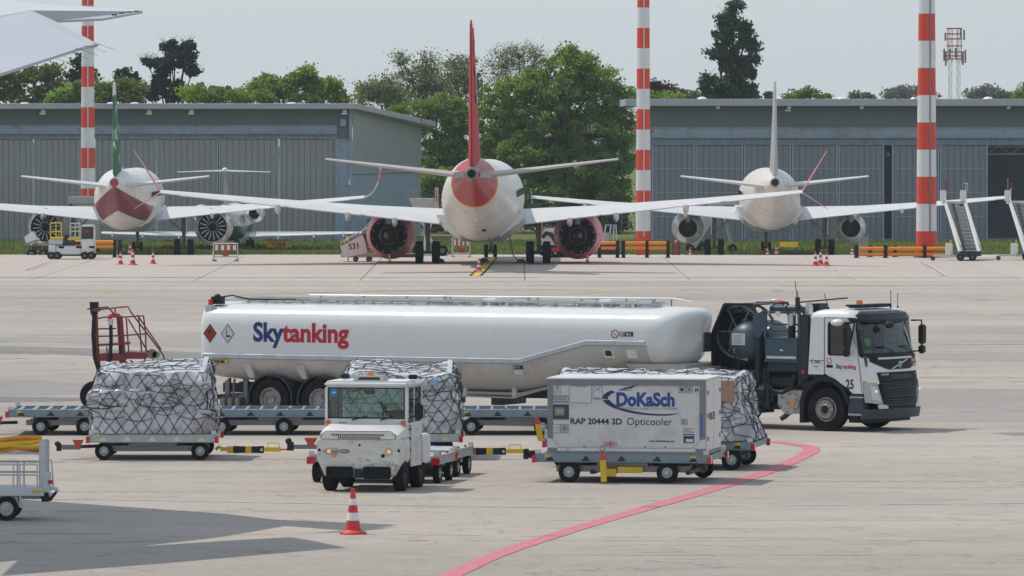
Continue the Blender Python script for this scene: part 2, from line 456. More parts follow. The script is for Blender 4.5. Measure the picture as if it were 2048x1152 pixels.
for i, pp in enumerate([[(40, 636), (155, 629)], [(0, 637), (38, 636)], [(82, 664), (160, 661)], [(230, 663), (325, 666)], [(370, 665), (402, 666)], [(1820, 678), (1850, 679)], [(1900, 680), (2045, 680)], [(1870, 833), (1918, 834)], [(0, 703), (400, 701)], [(540, 583), (600, 584)]]):
    ground_line('white_marking', pp, .1, LWHITE, .008, .1, 20 + i)
ground_line('red_marking', [(-30, 719), (52, 717)], .3, mat('orange_marking', (.62, .22, .12), .7, dirt=(.36, .33, .3), da=.7, ds=3, dt=.5), .008, 0, 11)
ground_line('red_marking', [(1850, 690), (2100, 688)], .5, PINKF, .008, .1, 12)
for dx in (0, 13):
    ground_line('pink_marking', [(1835 + dx, 526), (1860 + dx, 538), (1882 + dx, 552)], .1, LWHITE, .016, 0, 13)
    ground_line('pink_marking', [(48 + dx, 540), (75 + dx, 530), (98 + dx, 522)], .12, LWHITE, .016, 0, 14)
ground_line('pink_marking', [(1842, 526), (1867, 538), (1889, 552)], .12, PINKF, .014, 0, 13)
ground_line('pink_marking', [(55, 540), (82, 530), (105, 522)], .12, PINKF, .014, 0, 14)
ground_line('pink_marking', [(1560, 541), (1870, 539)], 3.0, pline('pale_pink_paint', (.46, .37, .35), .4), .006, 0, 15)
ground_line('taxi_line_edge', [(951, 552), (968, 535), (984, 516)], .62, DARKM, .009, 0, 16)
ground_line('taxi_line', [(951, 552), (968, 535), (984, 516)], .36, LYELLB, .013, 0, 16)
# flat sheets of darker grey, laid as bands just above the apron
ground_poly('dark_ground_band', [(-80, 673), (190, 677), (402, 676), (900, 676), (900, 692), (402, 695), (250, 691), (120, 685), (-80, 681)], BANDM)
ground_poly('dark_ground_band', [(-80, 690), (190, 697), (402, 705), (950, 708), (1000, 716), (402, 721), (180, 712), (80, 707), (-80, 709)], BANDD)
ground_poly('dark_ground_band', [(-80, 757), (60, 760), (190, 768), (500, 771), (500, 786), (190, 789), (-80, 794)], BANDM)
ground_poly('dark_ground_band', [(-80, 792), (180, 796), (400, 799), (400, 803), (180, 801), (-80, 806)], BANDD)
ground_poly('dark_ground_band', [(1650, 775), (1850, 776), (2120, 779), (2120, 846), (1900, 842), (1650, 845)], BANDM)
ground_poly('dark_ground_band', [(1830, 706), (2120, 709), (2120, 722), (1840, 719)], BANDM)
ground_poly('dark_ground_band', [(1980, 866), (2120, 863), (2120, 871), (2030, 871)], BANDD)
# tar seams and slab joints crossing the apron
rj = random.Random(3); b = MB()
SEAM = mat('tar_seam', (.1, .095, .09), .8, var=.3, vs=2)
for y, w, x0, x1 in [(556, .5, -100, 2150), (571, .2, 0, 2100), (596, .12, -100, 2150), (612, .1, 200, 1500), (636, .07, 900, 2150), (655, .07, -100, 2150), (671, .09, -100, 1000), (723, .08, 1300, 2150), (740, .05, -100, 500), (795, .07, -90, 190), (812, .05, 1700, 2150), (870, .05, -90, 700), (893, .04, 900, 2150), (925, .04, -90, 640), (944, .04, 100, 900), (962, .05, 1500, 2150), (985, .04, 0, 600), (1024, .04, -90, 900), (1040, .03, 1100, 2100), (1082, .03, 800, 1900), (1110, .03, 1000, 2150)]:
    n = 40; P = []
    off = rj.uniform(-2, 2)
    for i in range(n + 1):
        off += rj.uniform(-.5, .5) * (.25 if y < 700 else .5); x = x0 + (x1 - x0) * i / n
        P.append(G(x, y + off * .6))
    for p, q in zip(P[:-1], P[1:]):
        if rj.random() < .12 and y > 600: continue
        ww = w * rj.uniform(.5, 1.3)
        b.add([(p.x, p.y - ww / 2, .0048), (q.x, q.y - ww / 2, .0048), (q.x, q.y + ww / 2, .0048), (p.x, p.y + ww / 2, .0048)], [(0, 1, 2, 3)])
tag(b.build('tar_seams', SEAM, None, 0, normals=False), kind='structure')
# grass on the field between lower apron and hangars
rng = np.random.default_rng(5)
def numesh(name, V, F, m, parent=None, tone=None, smooth=False):
    me = bpy.data.meshes.new(name)
    k = F.shape[1]
    me.vertices.add(len(V)); me.vertices.foreach_set('co', V.astype(np.float32).ravel())
    me.loops.add(F.size); me.loops.foreach_set('vertex_index', F.astype(np.int32).ravel())
    me.polygons.add(len(F)); me.polygons.foreach_set('loop_start', np.arange(0, F.size, k, dtype=np.int32)); me.polygons.foreach_set('loop_total', np.full(len(F), k, dtype=np.int32))
    if tone is not None:
        a = me.attributes.new('tone', 'FLOAT', 'FACE'); a.data.foreach_set('value', tone.astype(np.float32))
    me.update(calc_edges=True)
    me.materials.append(m)
    if smooth: me.polygons.foreach_set('use_smooth', [True] * len(me.polygons))
    o = bpy.data.objects.new(name, me); col.objects.link(o)
    if parent: o.parent = parent
    return o
def blades(n, x0, x1, y0, y1, z, h0, h1, w):
    X = rng.uniform(x0, x1, n); Y = rng.uniform(y0, y1, n); a = rng.uniform(0, np.pi, n); h = rng.uniform(h0, h1, n)
    dx = np.cos(a) * w / 2; dy = np.sin(a) * w / 2; lx = rng.normal(0, .3, n) * h
    Z = np.full(n, z)
    V = np.stack([np.stack([X - dx, Y - dy, Z], 1), np.stack([X + dx, Y + dy, Z], 1), np.stack([X + lx, Y, Z + h], 1)], 1).reshape(-1, 3)
    F = np.arange(3 * n).reshape(-1, 3)
    return V, F
GRASSM = mat('grass_blades', (.19, .25, .05), .7, var=.3, vs=.35, tone=.45, dirt=(.28, .22, .1), da=.6, ds=.6, dt=.5, stretch=(1, .3, 1), sub=.3)
V1, F1 = blades(52000, -60, 60, 452.5, 463.5, LZ - .03, .1, .26, .22)
V2, F2 = blades(60000, -60, 60, 469.5, 499, LZ - .03, .12, .4, .25)
V = np.concatenate([V1, V2]); F = np.concatenate([F1, F2 + len(V1)])
tag(numesh('grass', V, F, GRASSM, tone=rng.uniform(0, 1, len(F))), 'mown green grass strip between the stands and the hangars', 'grass', kind='stuff')
# ================================================================ HANGARS
HW1 = mat('hangar_dark_cladding', (.135, .155, .18), .6, var=.08, vs=.6, stretch=(1, 1, .3))
HW2 = mat('hangar_blue_steel', (.3, .36, .44), .5, var=.1, vs=.5, dirt=(.1, .12, .14), da=.4, ds=.4, dt=.5)
HW3 = mat('hangar_blue_band', (.22, .255, .305), .6, var=.2, vs=1.5)
HDOOR = mat('hangar_door_grey', (.31, .31, .31), .55, var=.16, vs=.5, stretch=(1, 1, .2), dirt=(.1, .11, .12), da=.5, ds=.7)
HDOORB = mat('hangar_door_blue_grey', (.215, .235, .26), .55, var=.2, vs=.5, stretch=(1, 1, .3), dirt=(.07, .09, .12), da=.5, ds=.4)
HSTILE = mat('hangar_stile', (.34, .4, .47), .5)
HROOF = mat('roof_edge_metal', (.40, .42, .45), .5, var=.1, vs=.7)
HEND = mat('end_wall_sheet', (.32, .33, .312), .6, var=.07, vs=.5, stretch=(1, 1, .2))
HENDB = mat('end_wall_blue', (.3, .37, .46), .55, var=.08, vs=.7)
HBASE = mat('hangar_base_concrete', (.33, .39, .46), .7, var=.1)
VENTW = mat('skylight_plastic', (.75, .76, .76), .3)
def X5(px, D=500.): return (px - 1024) * D / FPX
def Z5(py, D=500.): return CAMZ - (py - HZ) * D / FPX
def box_obj(name, a, m, parent, bevel=0, smooth=0):
    b = MB(); b.box(*a); return b.build(name, m, parent, smooth, bevel=bevel)
def hangar(name, label, px0, px1, ys, leaves, doorm, rails, gaps=()):
    yt, y1, y2, y3, y4, y5, yb = ys      # roof top, fascia bottom, dark wall bottom, band bottom, band2 bottom(door top), door bottom, ground
    h = thing(name, label, 'hangar', (X5(px0), 500, LZ - .1))
    ox, oz = X5(px0), LZ - .1
    L_ = X5(px1) - ox
    zz = [Z5(y) - oz for y in ys]
    box_obj('upper_wall', (0, L_, 0, .4, zz[2], zz[1]), HW1, h)
    b = MB(); b.box(0, L_, -.12, .4, zz[3] + .12, zz[2] - .06); b.box(0, L_, -.3, .4, zz[3], zz[3] + .12); b.box(0, L_, -.2, .3, zz[2] - .06, zz[2])
    b.build('door_rail_housing', HW2, h, 0, bevel=.01, seg=1)
    b = MB(); b.box(0, L_, -.05, .4, zz[4], zz[3])
    n = int(L_ / .5)
    for i in range(n): b.box(i * .5 + .1, i * .5 + .14, -.08, -.05, zz[4] + .02, zz[3] - .02)
    b.build('guide_band', HW3, h, 0)
    b = MB(); b.box(0, L_, -.1, .4, 0, zz[5]); b.build('base_plinth', HBASE, h, 0)
    dz0, dz1 = zz[5], zz[4]
    pw = .46
    pm = None
    for a, c in zip(leaves[:-1], leaves[1:]):
        if (a, c) in gaps: continue
        xa, xc = X5(a) - ox, X5(c) - ox
        lf = box_obj('door_leaf', (xa + .03, xc - .03, .12, .22, dz0, dz1), doorm, h)
        for x in (xa + .03, xc - .15): box_obj('door_stile', (x, x + .12, .0, .12, dz0, dz1), HSTILE, lf)
        n = max(1, round((xc - xa - .32) / pw)); w = (xc - xa - .32) / n
        b = MB(); b.box(.0, w - .035, .05, .118, dz0 + .03, dz1 - .03)
        first = b.build('door_panel', doorm, lf, 0, bevel=.012, seg=1); first.location = (xa + .17, 0, 0)
        for i in range(1, n):
            p = first.copy(); col.objects.link(p); p.parent = lf; p.location = (xa + .17 + i * w, random.uniform(-.008, .008), 0)
        if rails:
            for ry in rails: box_obj('door_rail', (xa + .16, xc - .16, .02, .05, Z5(ry) - oz - .03, Z5(ry) - oz + .03), HSTILE, lf)
    return h, ox, oz, zz
# ---- left hangar
lh, ox, oz, zz = hangar('hangar', 'low blue-grey hangar with all doors closed and a sloping end roof, left side', -500, 674, (207, 219, 250, 268, 278, 478, 487), [-419, -298, -176, -55, 67, 190, 313, 437, 558, 672], HDOOR, [344])
e0 = X5(674) - ox; e1 = X5(705) - ox; e2 = -7.42 - ox
b = MB(); b.box(e0, e1, -.2, .5, 0, zz[4]); b.box(e0 - .1, e0 + .12, -.26, -.2, zz[5], zz[4]); b.box(e1 - .25, e1, -.32, -.2, zz[5], zz[1])
b.build('corner_pilaster', HW2, lh, 0)
box_obj('corner_panel', (e0, e1 - .26, -.02, .45, zz[4], zz[1]), HW1, lh)
box_obj('wall_box', (X5(681) - ox, X5(692) - ox, -.3, .0, Z5(252) - oz, Z5(238) - oz), HSTILE, lh)
# end wall: skewed back to (e2, 30)
def endwall(z0a, z1a, z0b, z1b, m, name, rib, off=0.0):
    b = MB(); n = 24; vs = []; k = 0
    prof = []
    for i in range(n * 2 + 1):
        t = i / (n * 2); d = rib if i % 2 else 0
        prof.append((e1 + .02 + (e2 - e1) * t + d + off, .1 + 29.9 * t))
    for (x, y), i in zip(prof, range(len(prof))):
        t = i / (len(prof) - 1)
        vs += [(x, y, z0a + (z0b - z0a) * t), (x, y, z1a + (z1b - z1a) * t)]
    b.add(vs, [(2 * i, 2 * i + 2, 2 * i + 3, 2 * i + 1) for i in range(len(prof) - 1)])
    return b.build(name, m, lh, 0, normals=False)
zs = Z5(347) - oz
topa, topb = zz[1] + .1, 7.2 - oz
endwall(zs, topa, zs, topb, HEND, 'end_wall_sheet', .02)
endwall(0, zs, 0, zs, HENDB, 'end_wall_base', .0, -.05)
b = MB(); b.tube([(e1 + .05, .1, zs), (e2 + .05, 30, zs)], .06, 4); b.build('end_wall_flashing', HSTILE, lh, 0)
b = MB()
zt, zb2 = zz[0], zz[1]
rp_ = [(-20, -1.4), (e1 + .35, -1.4), (e2 + 1.2, 31), (-20, 31)]
zr = [zt, zt, 7.35 - oz, 7.35 - oz]
b.add([(x, y, z - .42) for (x, y), z in zip(rp_, zr)] + [(x, y, z) for (x, y), z in zip(rp_, zr)], [(3, 2, 1, 0), (4, 5, 6, 7), (0, 1, 5, 4), (1, 2, 6, 5), (2, 3, 7, 6), (3, 0, 4, 7)])
b.build('roof', HROOF, lh, 0, bevel=.02, seg=1)
for px in (88, 300, 384, 690):
    b = MB(); x = X5(px) - ox; b.box(x - .15, x + .15, -.9, 0, zz[1] - .25, zz[1] - .02); b.box(x - .25, x + .22, -1.1, -.5, zz[1] - .38, zz[1] - .27)
    b.build('eaves_floodlight', VENTW, lh, 0)
for px in (40, 215, 262, 580): 
    b = MB(); b.sphere((X5(px) - ox, 5, zt - .1), .45, sc=(1, 1, .5)); b.build('roof_dome', VENTW, lh, 60)
lamp = MB(); lamp.box(X5(699) - ox - .08, X5(699) - ox + .08, -.5, -.33, Z5(370) - oz, Z5(360) - oz); lamp.build('wall_lamp', VENTW, lh, 0)
b = MB(); b.box(X5(705) - ox + 1, X5(705) - ox + 1.4, 4, 4.2, Z5(455) - oz, Z5(440) - oz); b.build('wall_box', HW1, lh, 0)
# obstruction lights on the end roof, lattice stubs
for px, py, top in ((703, 198, 160), (843, 230, 205)):
    o = thing('obstruction_light', 'red obstruction light on the left hangar roof at %s end of the slope' % ('the upper' if px < 800 else 'the lower'), 'light', W(px, py + 15, 512), 0, 'roof obstruction lights')
    b = MB(); b.cyl((0, 0, 0), (0, 0, .35), .05); b.build('stem', GREYM, o)
    b = MB(); b.sphere((0, 0, .5), .14); b.build('lens', REDLENS, o)
    b = MB(); b.cyl((.25, 0, 0), (.25, 0, (py + 15 - top) / 25.4), .015, n=5); b.build('lightning_rod', GREYM, o)
# ---- right hangar
rh, ox, oz, zz = hangar('hangar', 'long blue-grey hangar with one door standing open, right of the trees', 1303, 2320, (198, 212, 254, 276, 290, 478, 487), [1303, 1390, 1487, 1583, 1676, 1769, 1783, 1879, 1976, 2200, 2320], HDOORB, [337, 385, 433], gaps=((1769, 1783), (1976, 2200)))
LR = X5(2320) - ox
b = MB(); b.box(X5(1250) - ox, LR, -1.4, 25, zz[1], zz[0] - .0); b.build('roof', HROOF, rh, 0, bevel=.02, seg=1)
box_obj('end_wall', (-.02, .3, .42, 24.5, 0, zz[1] - .01), HW1, rh)
box_obj('back_wall', (.32, LR, 24.2, 24.5, 0, zz[1] - .01), HW1, rh)
box_obj('interior_floor', (.32, LR, .42, 24.1, .02, .1), HBASE, rh)
for px, fl in ((1435, 0), (1577, 1), (1722, 0), (2015, 0)):
    b = MB(); x = X5(px) - ox; b.box(x - .13, x + .13, -1.1, 0, zz[1] - .22, zz[1] - .02)
    if fl: b.box(x - .3, x + .1, -1.2, -.6, zz[1] - .4, zz[1] - .3)
    b.build('eaves_floodlight', VENTW, rh, 0)
for px in (1408, 1560, 1690, 1838, 1985):
    b = MB(); b.sphere((X5(px) - ox, 5, zz[0] - .05), .42, sc=(1, 1, .6)); b.build('roof_dome', VENTW, rh, 60)
# dark post between leaves, trusses and a steel frame in the opening
b = MB(); b.box(X5(1771) - ox, X5(1781) - ox, .1, .3, zz[5], zz[4] - .3); b.build('dark_door_post', BLACKP, rh, 0)
text('12', .35, TEXTWHITE, rh, 'door_number', facing((X5(1772) - ox, .085, Z5(312) - oz), (1, 0, 0)), xs=.7)
b = MB(); xa, xb = X5(1978) - ox, X5(2190) - ox
for z in (Z5(293) - oz, Z5(308) - oz): b.box(xa, xb, 2, 2.15, z - .08, z + .05)
k = 0; x = xa
while x < xb:
    b.bar((x, 2.07, Z5(308) - oz), (x + .9, 2.07, Z5(293) - oz), .07, .07); b.bar((x + .9, 2.07, Z5(293) - oz), (x + 1.8, 2.07, Z5(308) - oz), .07, .07); x += 1.8
b.bar((xb - 2.5, 2.3, 0), (xb - 4.2, 2.3, Z5(320) - oz), .1, .1)
b.build('roof_truss', HSTILE, rh, 0)

# ================================================================ MASTS
def mast(label, px, D, z0, pxw0, pxw1, ybounds, redfirst, duct, dpx, lighty):
    s = FPX / D; X = (px - 1024) / s
    m = thing('floodlight_mast', label, 'mast', (X, D, z0), 0, 'red and white banded floodlight masts')
    zs_ = [CAMZ - (y - HZ) / s - z0 for y in ybounds]; zs_[0] = 0
    def rad(z): 
        y = HZ + (CAMZ - z - z0) * s
        return (pxw0 + (pxw1 - pxw0) * (516 - y) / 516) / 2 / s
    isred = redfirst
    for a, c in zip(zs_[:-1], zs_[1:]):
        b = MB(); b.cyl((0, 0, a), (0, 0, c), rad(a), rad(c), 28, cap=False)
        b.build('red_band' if isred else 'white_band', MASTRED if isred else MASTWHITE, m, 40)
        isred = not isred
    b = MB()
    r0, r1 = rad(1), rad(zs_[-1])
    b.bar((dpx / s, -math.sqrt(max(0, r0 ** 2 - (dpx / s) ** 2)) - .03, zs_[0] + 1.4), (dpx / s, -math.sqrt(max(0, r1 ** 2 - (dpx / s) ** 2)) - .03, zs_[-1]), .1 if duct else .04, .06, up=(1, 0, 0))
    b.build('cable_duct', MASTWHITE if duct else GREYM, m, 0)
    zl = CAMZ - (lighty - HZ) / s - z0
    for sg in (-1, 1):
        b = MB(); r = rad(zl); b.bar((sg * r * .95, 0, zl), (sg * (r + .18), 0, zl), .04, .04); b.sphere((sg * (r + .16), 0, zl + .1), .08)
        b.build('side_light', REDLENS, m, 40)
    b = MB(); b.cyl((0, 0, -.02), (0, 0, .12), rad(0) + .12, n=28); b.build('foot_ring', GREYM, m, 40)
    return m
per = 54.3
mast('thickest red and white mast, standing behind the orange barrier in front of the right hangar', 1853, 346.3, 0, 42, 33, [516] + [462 - per * i for i in range(14)], True, False, 6, 196)
per = 40.6
mast('red and white mast between the big green tree and the right hangar', 1286.5, 444, LZ, 31, 24.5, [516] + [462 - per * i for i in range(18)], True, True, 1, 264)
mast('red and white mast in front of the left hangar', 176, 472, LZ, 30, 24, [516] + [458 - per * i for i in range(18)], True, True, 1, 259)

# ================================================================ RADIO TOWER
D = 800.; s = FPX / D
rt = thing('radio_tower', 'twin-legged lattice radio tower with red cages and antennas, beyond the right hangar', 'radio tower', ((1908 - 1024) / s, D, LZ))
def zt_(y): return CAMZ - (y - HZ) / s - LZ
LATT = mat('lattice_grey', (.35, .36, .38), .5, metal=.4); LATR = mat('lattice_red', (.6, .06, .04), .5)
for sx in (-.5, .5):
    b = MB(); z0, z1 = 0, zt_(57); w = .2; n = 30
    for dx, dy in ((-w, -w), (w, -w), (0, w)): b.tube([(sx + dx, dy, z0), (sx + dx, dy, z1)], .035, 4)
    for i in range(n):
        a = z0 + (z1 - z0) * i / n; c = z0 + (z1 - z0) * (i + 1) / n; f = 1 if i % 2 else -1
        b.tube([(sx - w * f, -w, a), (sx + w * f, -w, c)], .025, 4)
    b.build('lattice_leg', LATT, rt, 0)
b = MB()
for y in (57, 68, 78, 92, 104, 112, 118):
    z = zt_(y); w = .95 if y < 100 else 1.15
    for k in range(8):
        a = 2 * math.pi * k / 8; c = 2 * math.pi * (k + 1) / 8
        b.tube([(w * math.cos(a), w * math.sin(a), z), (w * math.cos(c), w * math.sin(c), z)], .09, 4)
for sx in (-.85, .85, -.3, .3): b.tube([(sx, -.5, zt_(125)), (sx, -.5, zt_(56))], .06, 4)
b.build('red_cage', LATR, rt, 0)
b = MB()
for sx, y0, y1 in ((-1.3, 98, 122), (-1.1, 104, 132), (1.3, 100, 126), (1.15, 60, 80), (1.0, 104, 130), (-.6, 98, 118), (.1, 96, 116), (-1.15, 66, 82), (.75, 58, 76)):
    b.box(sx - .11, sx + .11, -1, -.8, zt_(y1), zt_(y0))
b.build('antenna_panels', GREYM, rt, 0)

# ================================================================ TREES
BARK = mat('bark', (.05, .042, .035), .9, var=.3, vs=4)
def leafmat(name, c, tone=.58, sub=.5):
    return mat(name, c, .65, var=.15, vs=.5, tone=tone, sub=sub, spec=.2)
LG = leafmat('leaf_fresh_green', (.21, .31, .045)); LG2 = leafmat('leaf_mid_green', (.205, .315, .05)); LO = leafmat('leaf_olive', (.2, .22, .06))
LP = leafmat('leaf_pine', (.03, .05, .03), sub=.12); LT = leafmat('leaf_tall_dark', (.05, .10, .045), sub=.25); LY = leafmat('leaf_yellow_green', (.19, .25, .04))
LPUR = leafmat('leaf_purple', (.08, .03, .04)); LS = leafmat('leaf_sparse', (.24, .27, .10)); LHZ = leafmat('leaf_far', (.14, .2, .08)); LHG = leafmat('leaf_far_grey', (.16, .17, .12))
def tree(label, D, base_px, blobs, n, ls, lm, name='tree', cat='tree', group=None, clump=.62, cpb=9, twigs=1, base_y=488, tw=.22, flat=.7, seed=0, shell=.75):
    """blobs in photograph pixels (x, y, rx, ry)"""
    g = np.random.default_rng(seed + int(base_px) + 17); rnd = random.Random(seed + int(base_px))
    s = FPX / D; ox_ = (base_px - 1024) / s; oz_ = LZ
    t = thing(name, label, cat, (ox_, D, oz_), 0, group)
    B = []; 
    for (x, y, rx, ry) in blobs: B.append((Vector(((x - 1024) / s - ox_, rnd.uniform(-.3, .3) * rx / s, CAMZ - (y - HZ) / s - oz_)), rx / s, ry / s))
    area = sum(r * q for _, r, q in B)
    Vs = []; tones = []; centers = []
    for c, rx, rz in B:
        k = max(4, int(cpb * max(1, rx * rz) ** .75)); nb = int(n * rx * rz / area)
        u = g.normal(size=(k, 3)); u /= np.linalg.norm(u, axis=1)[:, None]
        rr = g.uniform(.35, 1, k) ** (1 - shell * .6)
        C = np.array(c)[None] + u * rr[:, None] * np.array([rx, rx * .9, rz])[None]
        centers += [(Vector(q), c) for q in C]
        cs = clump * g.uniform(.6, 1.25, k); ct = g.uniform(0, 1, k)
        idx = g.integers(0, k, nb)
        p = C[idx] + g.normal(size=(nb, 3)) * (cs[idx] * .5)[:, None] * np.array([1, 1, flat])[None]
        sz = ls * g.uniform(.55, 1.3, nb)
        a = g.normal(size=(nb, 3)); a /= np.linalg.norm(a, axis=1)[:, None]
        d = g.normal(size=(nb, 3)); d = np.cross(a, d); d /= np.linalg.norm(d, axis=1)[:, None]
        a *= sz[:, None] * .5; d *= (sz * .38)[:, None]
        Vs.append(np.stack([p - a, p + d, p + a, p - d], 1)); tones.append(np.clip(ct[idx] * .6 + g.uniform(0, .4, nb), 0, 1))
    V = np.concatenate(Vs).reshape(-1, 3); F = np.arange(len(V)).reshape(-1, 4)
    numesh('crown', V, F, lm, t, np.concatenate(tones))
    b = MB(); ztop = max(c.z for c, _, _ in B); mid = Vector((np.mean([c.x for c, _, _ in B]) * .6, 0, ztop * .55))
    p0 = Vector((0, 0, 0)); pts = [p0, p0.lerp(mid, .35) + Vector((rnd.uniform(-.2, .2), 0, 0)), p0.lerp(mid, .7) + Vector((rnd.uniform(-.3, .3), 0, 0)), mid]
    b.tube(pts, tw * 1.3, 7, tw * .7)
    for c, rx, rz in B:
        e = c - Vector((0, 0, rz * .2)); m1 = mid.lerp(e, .5) + Vector((rnd.uniform(-.3, .3), rnd.uniform(-.3, .3), rnd.uniform(-.1, .5)))
        st = mid if rnd.random() < .6 else pts[2]
        b.tube([st, m1, e], tw * .5, 5, tw * .2)
    step = max(1, int(len(centers) / (60 * twigs)))
    for q, c in centers[::step]:
        m1 = c.lerp(q, .5) + Vector((rnd.uniform(-.4, .4), rnd.uniform(-.2, .2), rnd.uniform(-.3, .3))) * .6
        b.tube([c - Vector((0, 0, .3)), m1, q], tw * .2, 4, .012)
        if twigs > 1:
            for _ in range(3):
                q2 = q + Vector((rnd.uniform(-.8, .8), rnd.uniform(-.5, .5), rnd.uniform(-.1, .9)))
                b.tube([q, q.lerp(q2, .5) + Vector((rnd.uniform(-.1, .1), 0, .05)), q2], .025, 3, .008)
    b.build('trunk', BARK, t, 60, normals=False)
    return t
TB = 'trees behind the hangars'
tree('olive spreading tree behind the left hangar, farthest left', 570, 20, [(-20, 165, 50, 40), (40, 160, 45, 38), (90, 165, 45, 40), (60, 195, 70, 25)], 9000, .34, LO, group=TB)
tree('mid-green bushy tree behind the left mast', 565, 170, [(140, 185, 30, 28), (180, 180, 32, 26), (225, 185, 30, 22), (120, 200, 25, 15)], 6500, .32, LG2, group=TB)
tree('yellow-green tree just right of the green tail fin', 560, 262, [(250, 180, 25, 22), (275, 190, 25, 18), (215, 190, 20, 20)], 4500, .3, LY, group=TB)
tree('dark pine rising behind the left mast', 585, 160, [(155, 130, 14, 10), (150, 150, 18, 10), (182, 148, 12, 9), (165, 118, 9, 9)], 1800, .3, LP, 'pine_tree', 'pine tree', clump=.4)
tree('three-tipped dark pine right of the green tail fin', 585, 255, [(236, 150, 5, 9), (252, 143, 6, 9), (268, 155, 8, 10), (255, 165, 20, 10)], 1500, .28, LP, 'pine_tree', 'pine tree', clump=.35)
tree('tall irregular dark pine leaning over the left hangar roof', 575, 352, [(342, 93, 12, 11), (378, 92, 12, 12), (350, 108, 14, 10), (368, 110, 24, 12), (345, 124, 34, 9), (310, 126, 18, 6), (292, 123, 8, 3), (370, 128, 22, 8), (385, 142, 10, 10), (330, 138, 18, 8), (323, 158, 18, 14), (345, 175, 24, 18), (330, 190, 38, 14), (370, 190, 20, 12), (300, 178, 14, 7)], 17000, .28, LP, 'pine_tree', 'pine tree', clump=.4, twigs=2, tw=.2, cpb=12, flat=.5)
tree('low bright-green tree over the left hangar roof, right of the leaning pine', 556, 440, [(420, 195, 40, 14), (470, 193, 40, 14), (515, 195, 35, 12), (390, 185, 25, 12)], 5500, .28, LG, group=TB)
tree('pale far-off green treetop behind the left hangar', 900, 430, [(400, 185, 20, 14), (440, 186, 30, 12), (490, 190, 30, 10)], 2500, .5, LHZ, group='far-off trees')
tree('round light-green tree over the left hangar roof', 560, 620, [(615, 160, 28, 25), (590, 175, 35, 25), (650, 180, 30, 25), (560, 185, 30, 22), (680, 198, 18, 12), (620, 195, 70, 15)], 11000, .28, LG, group=TB)
tree('mid-green tree left of the round light-green one', 566, 528, [(530, 168, 32, 17), (512, 172, 15, 13), (550, 180, 30, 15)], 3800, .28, LG2, group=TB)
tree('thinly leaved tree with bare branches, left of the red tail fin', 600, 830, [(850, 135, 38, 28), (825, 160, 42, 30), (870, 170, 30, 30), (800, 125, 18, 18), (845, 190, 50, 20)], 4200, .22, LS, twigs=9, tw=.2, group=TB, cpb=16, clump=1.0)
tree('low thinly leaved tree right above the left hangar slope', 595, 745, [(765, 180, 34, 28), (735, 190, 26, 22), (790, 200, 30, 20)], 3800, .26, LS, twigs=7, tw=.16, group=TB, cpb=14, clump=1.)
tree('thinly leaved tree directly behind the red tail fin', 605, 925, [(910, 135, 22, 25), (930, 150, 35, 35), (900, 180, 30, 30), (955, 185, 28, 25)], 3300, .26, LS, twigs=9, tw=.2, group=TB, cpb=16, clump=1.)
tree('bare-branched tree between the red tail fin and the big green tree', 610, 1035, [(1040, 110, 45, 25), (1010, 130, 38, 30), (1065, 130, 30, 30), (1000, 165, 25, 30)], 2200, .2, LS, twigs=14, tw=.2, group=TB, cpb=18, clump=1.2)
tree('biggest full green tree between the two hangars', 548, 1120, [(1135, 105, 24, 16), (1128, 135, 50, 26), (1165, 125, 34, 20), (1070, 165, 42, 24), (1195, 160, 45, 30), (1110, 180, 80, 38), (1020, 190, 50, 34), (1210, 205, 45, 40), (1250, 185, 18, 20), (1000, 235, 55, 45), (1090, 245, 90, 50), (1180, 270, 80, 55), (1240, 260, 30, 50), (1040, 310, 90, 55), (1150, 340, 95, 55), (1235, 340, 35, 55), (990, 330, 50, 50), (1080, 395, 110, 45), (1200, 400, 60, 40)], 82000, .27, LG2, group=TB, clump=.62, cpb=20, tw=.4, twigs=3)
tree('mid-height green tree between the left hangar and the red tail fin', 552, 880, [(890, 215, 45, 25), (850, 225, 32, 20), (925, 240, 40, 30), (880, 265, 50, 32), (935, 290, 50, 40), (890, 320, 45, 45), (870, 375, 40, 45), (930, 370, 60, 50), (800, 222, 22, 12)], 30000, .26, LG2, group=TB, clump=.6, cpb=16, twigs=2)
tree('bright green bush showing at the end of the left hangar', 545, 868, [(860, 380, 26, 24), (880, 345, 24, 24), (860, 415, 30, 25), (815, 400, 20, 20)], 4200, .26, LG, 'bush', 'bush')
tree('dark shrub at the foot of the big tree, right of the red aircraft', 540, 1100, [(1060, 430, 45, 28), (1120, 435, 50, 28), (1180, 440, 50, 28), (1240, 440, 35, 30)], 9000, .28, LT, 'bush', 'bush', tw=.1)
tree('dark shrub at the foot of the trees, left of the red aircraft', 541, 900, [(870, 440, 30, 25), (930, 440, 50, 30), (990, 435, 45, 28)], 6000, .28, LT, 'bush', 'bush', tw=.1)
tree('small purple-leaved tree beside the middle mast', 560, 1318, [(1308, 172, 14, 10), (1332, 178, 20, 9), (1345, 185, 12, 8), (1318, 186, 26, 10)], 2300, .24, LPUR, clump=.5)
tree('low green tree under the purple one, behind the right hangar', 553, 1312, [(1295, 195, 20, 8), (1335, 195, 25, 7)], 1800, .26, LG, group=TB)
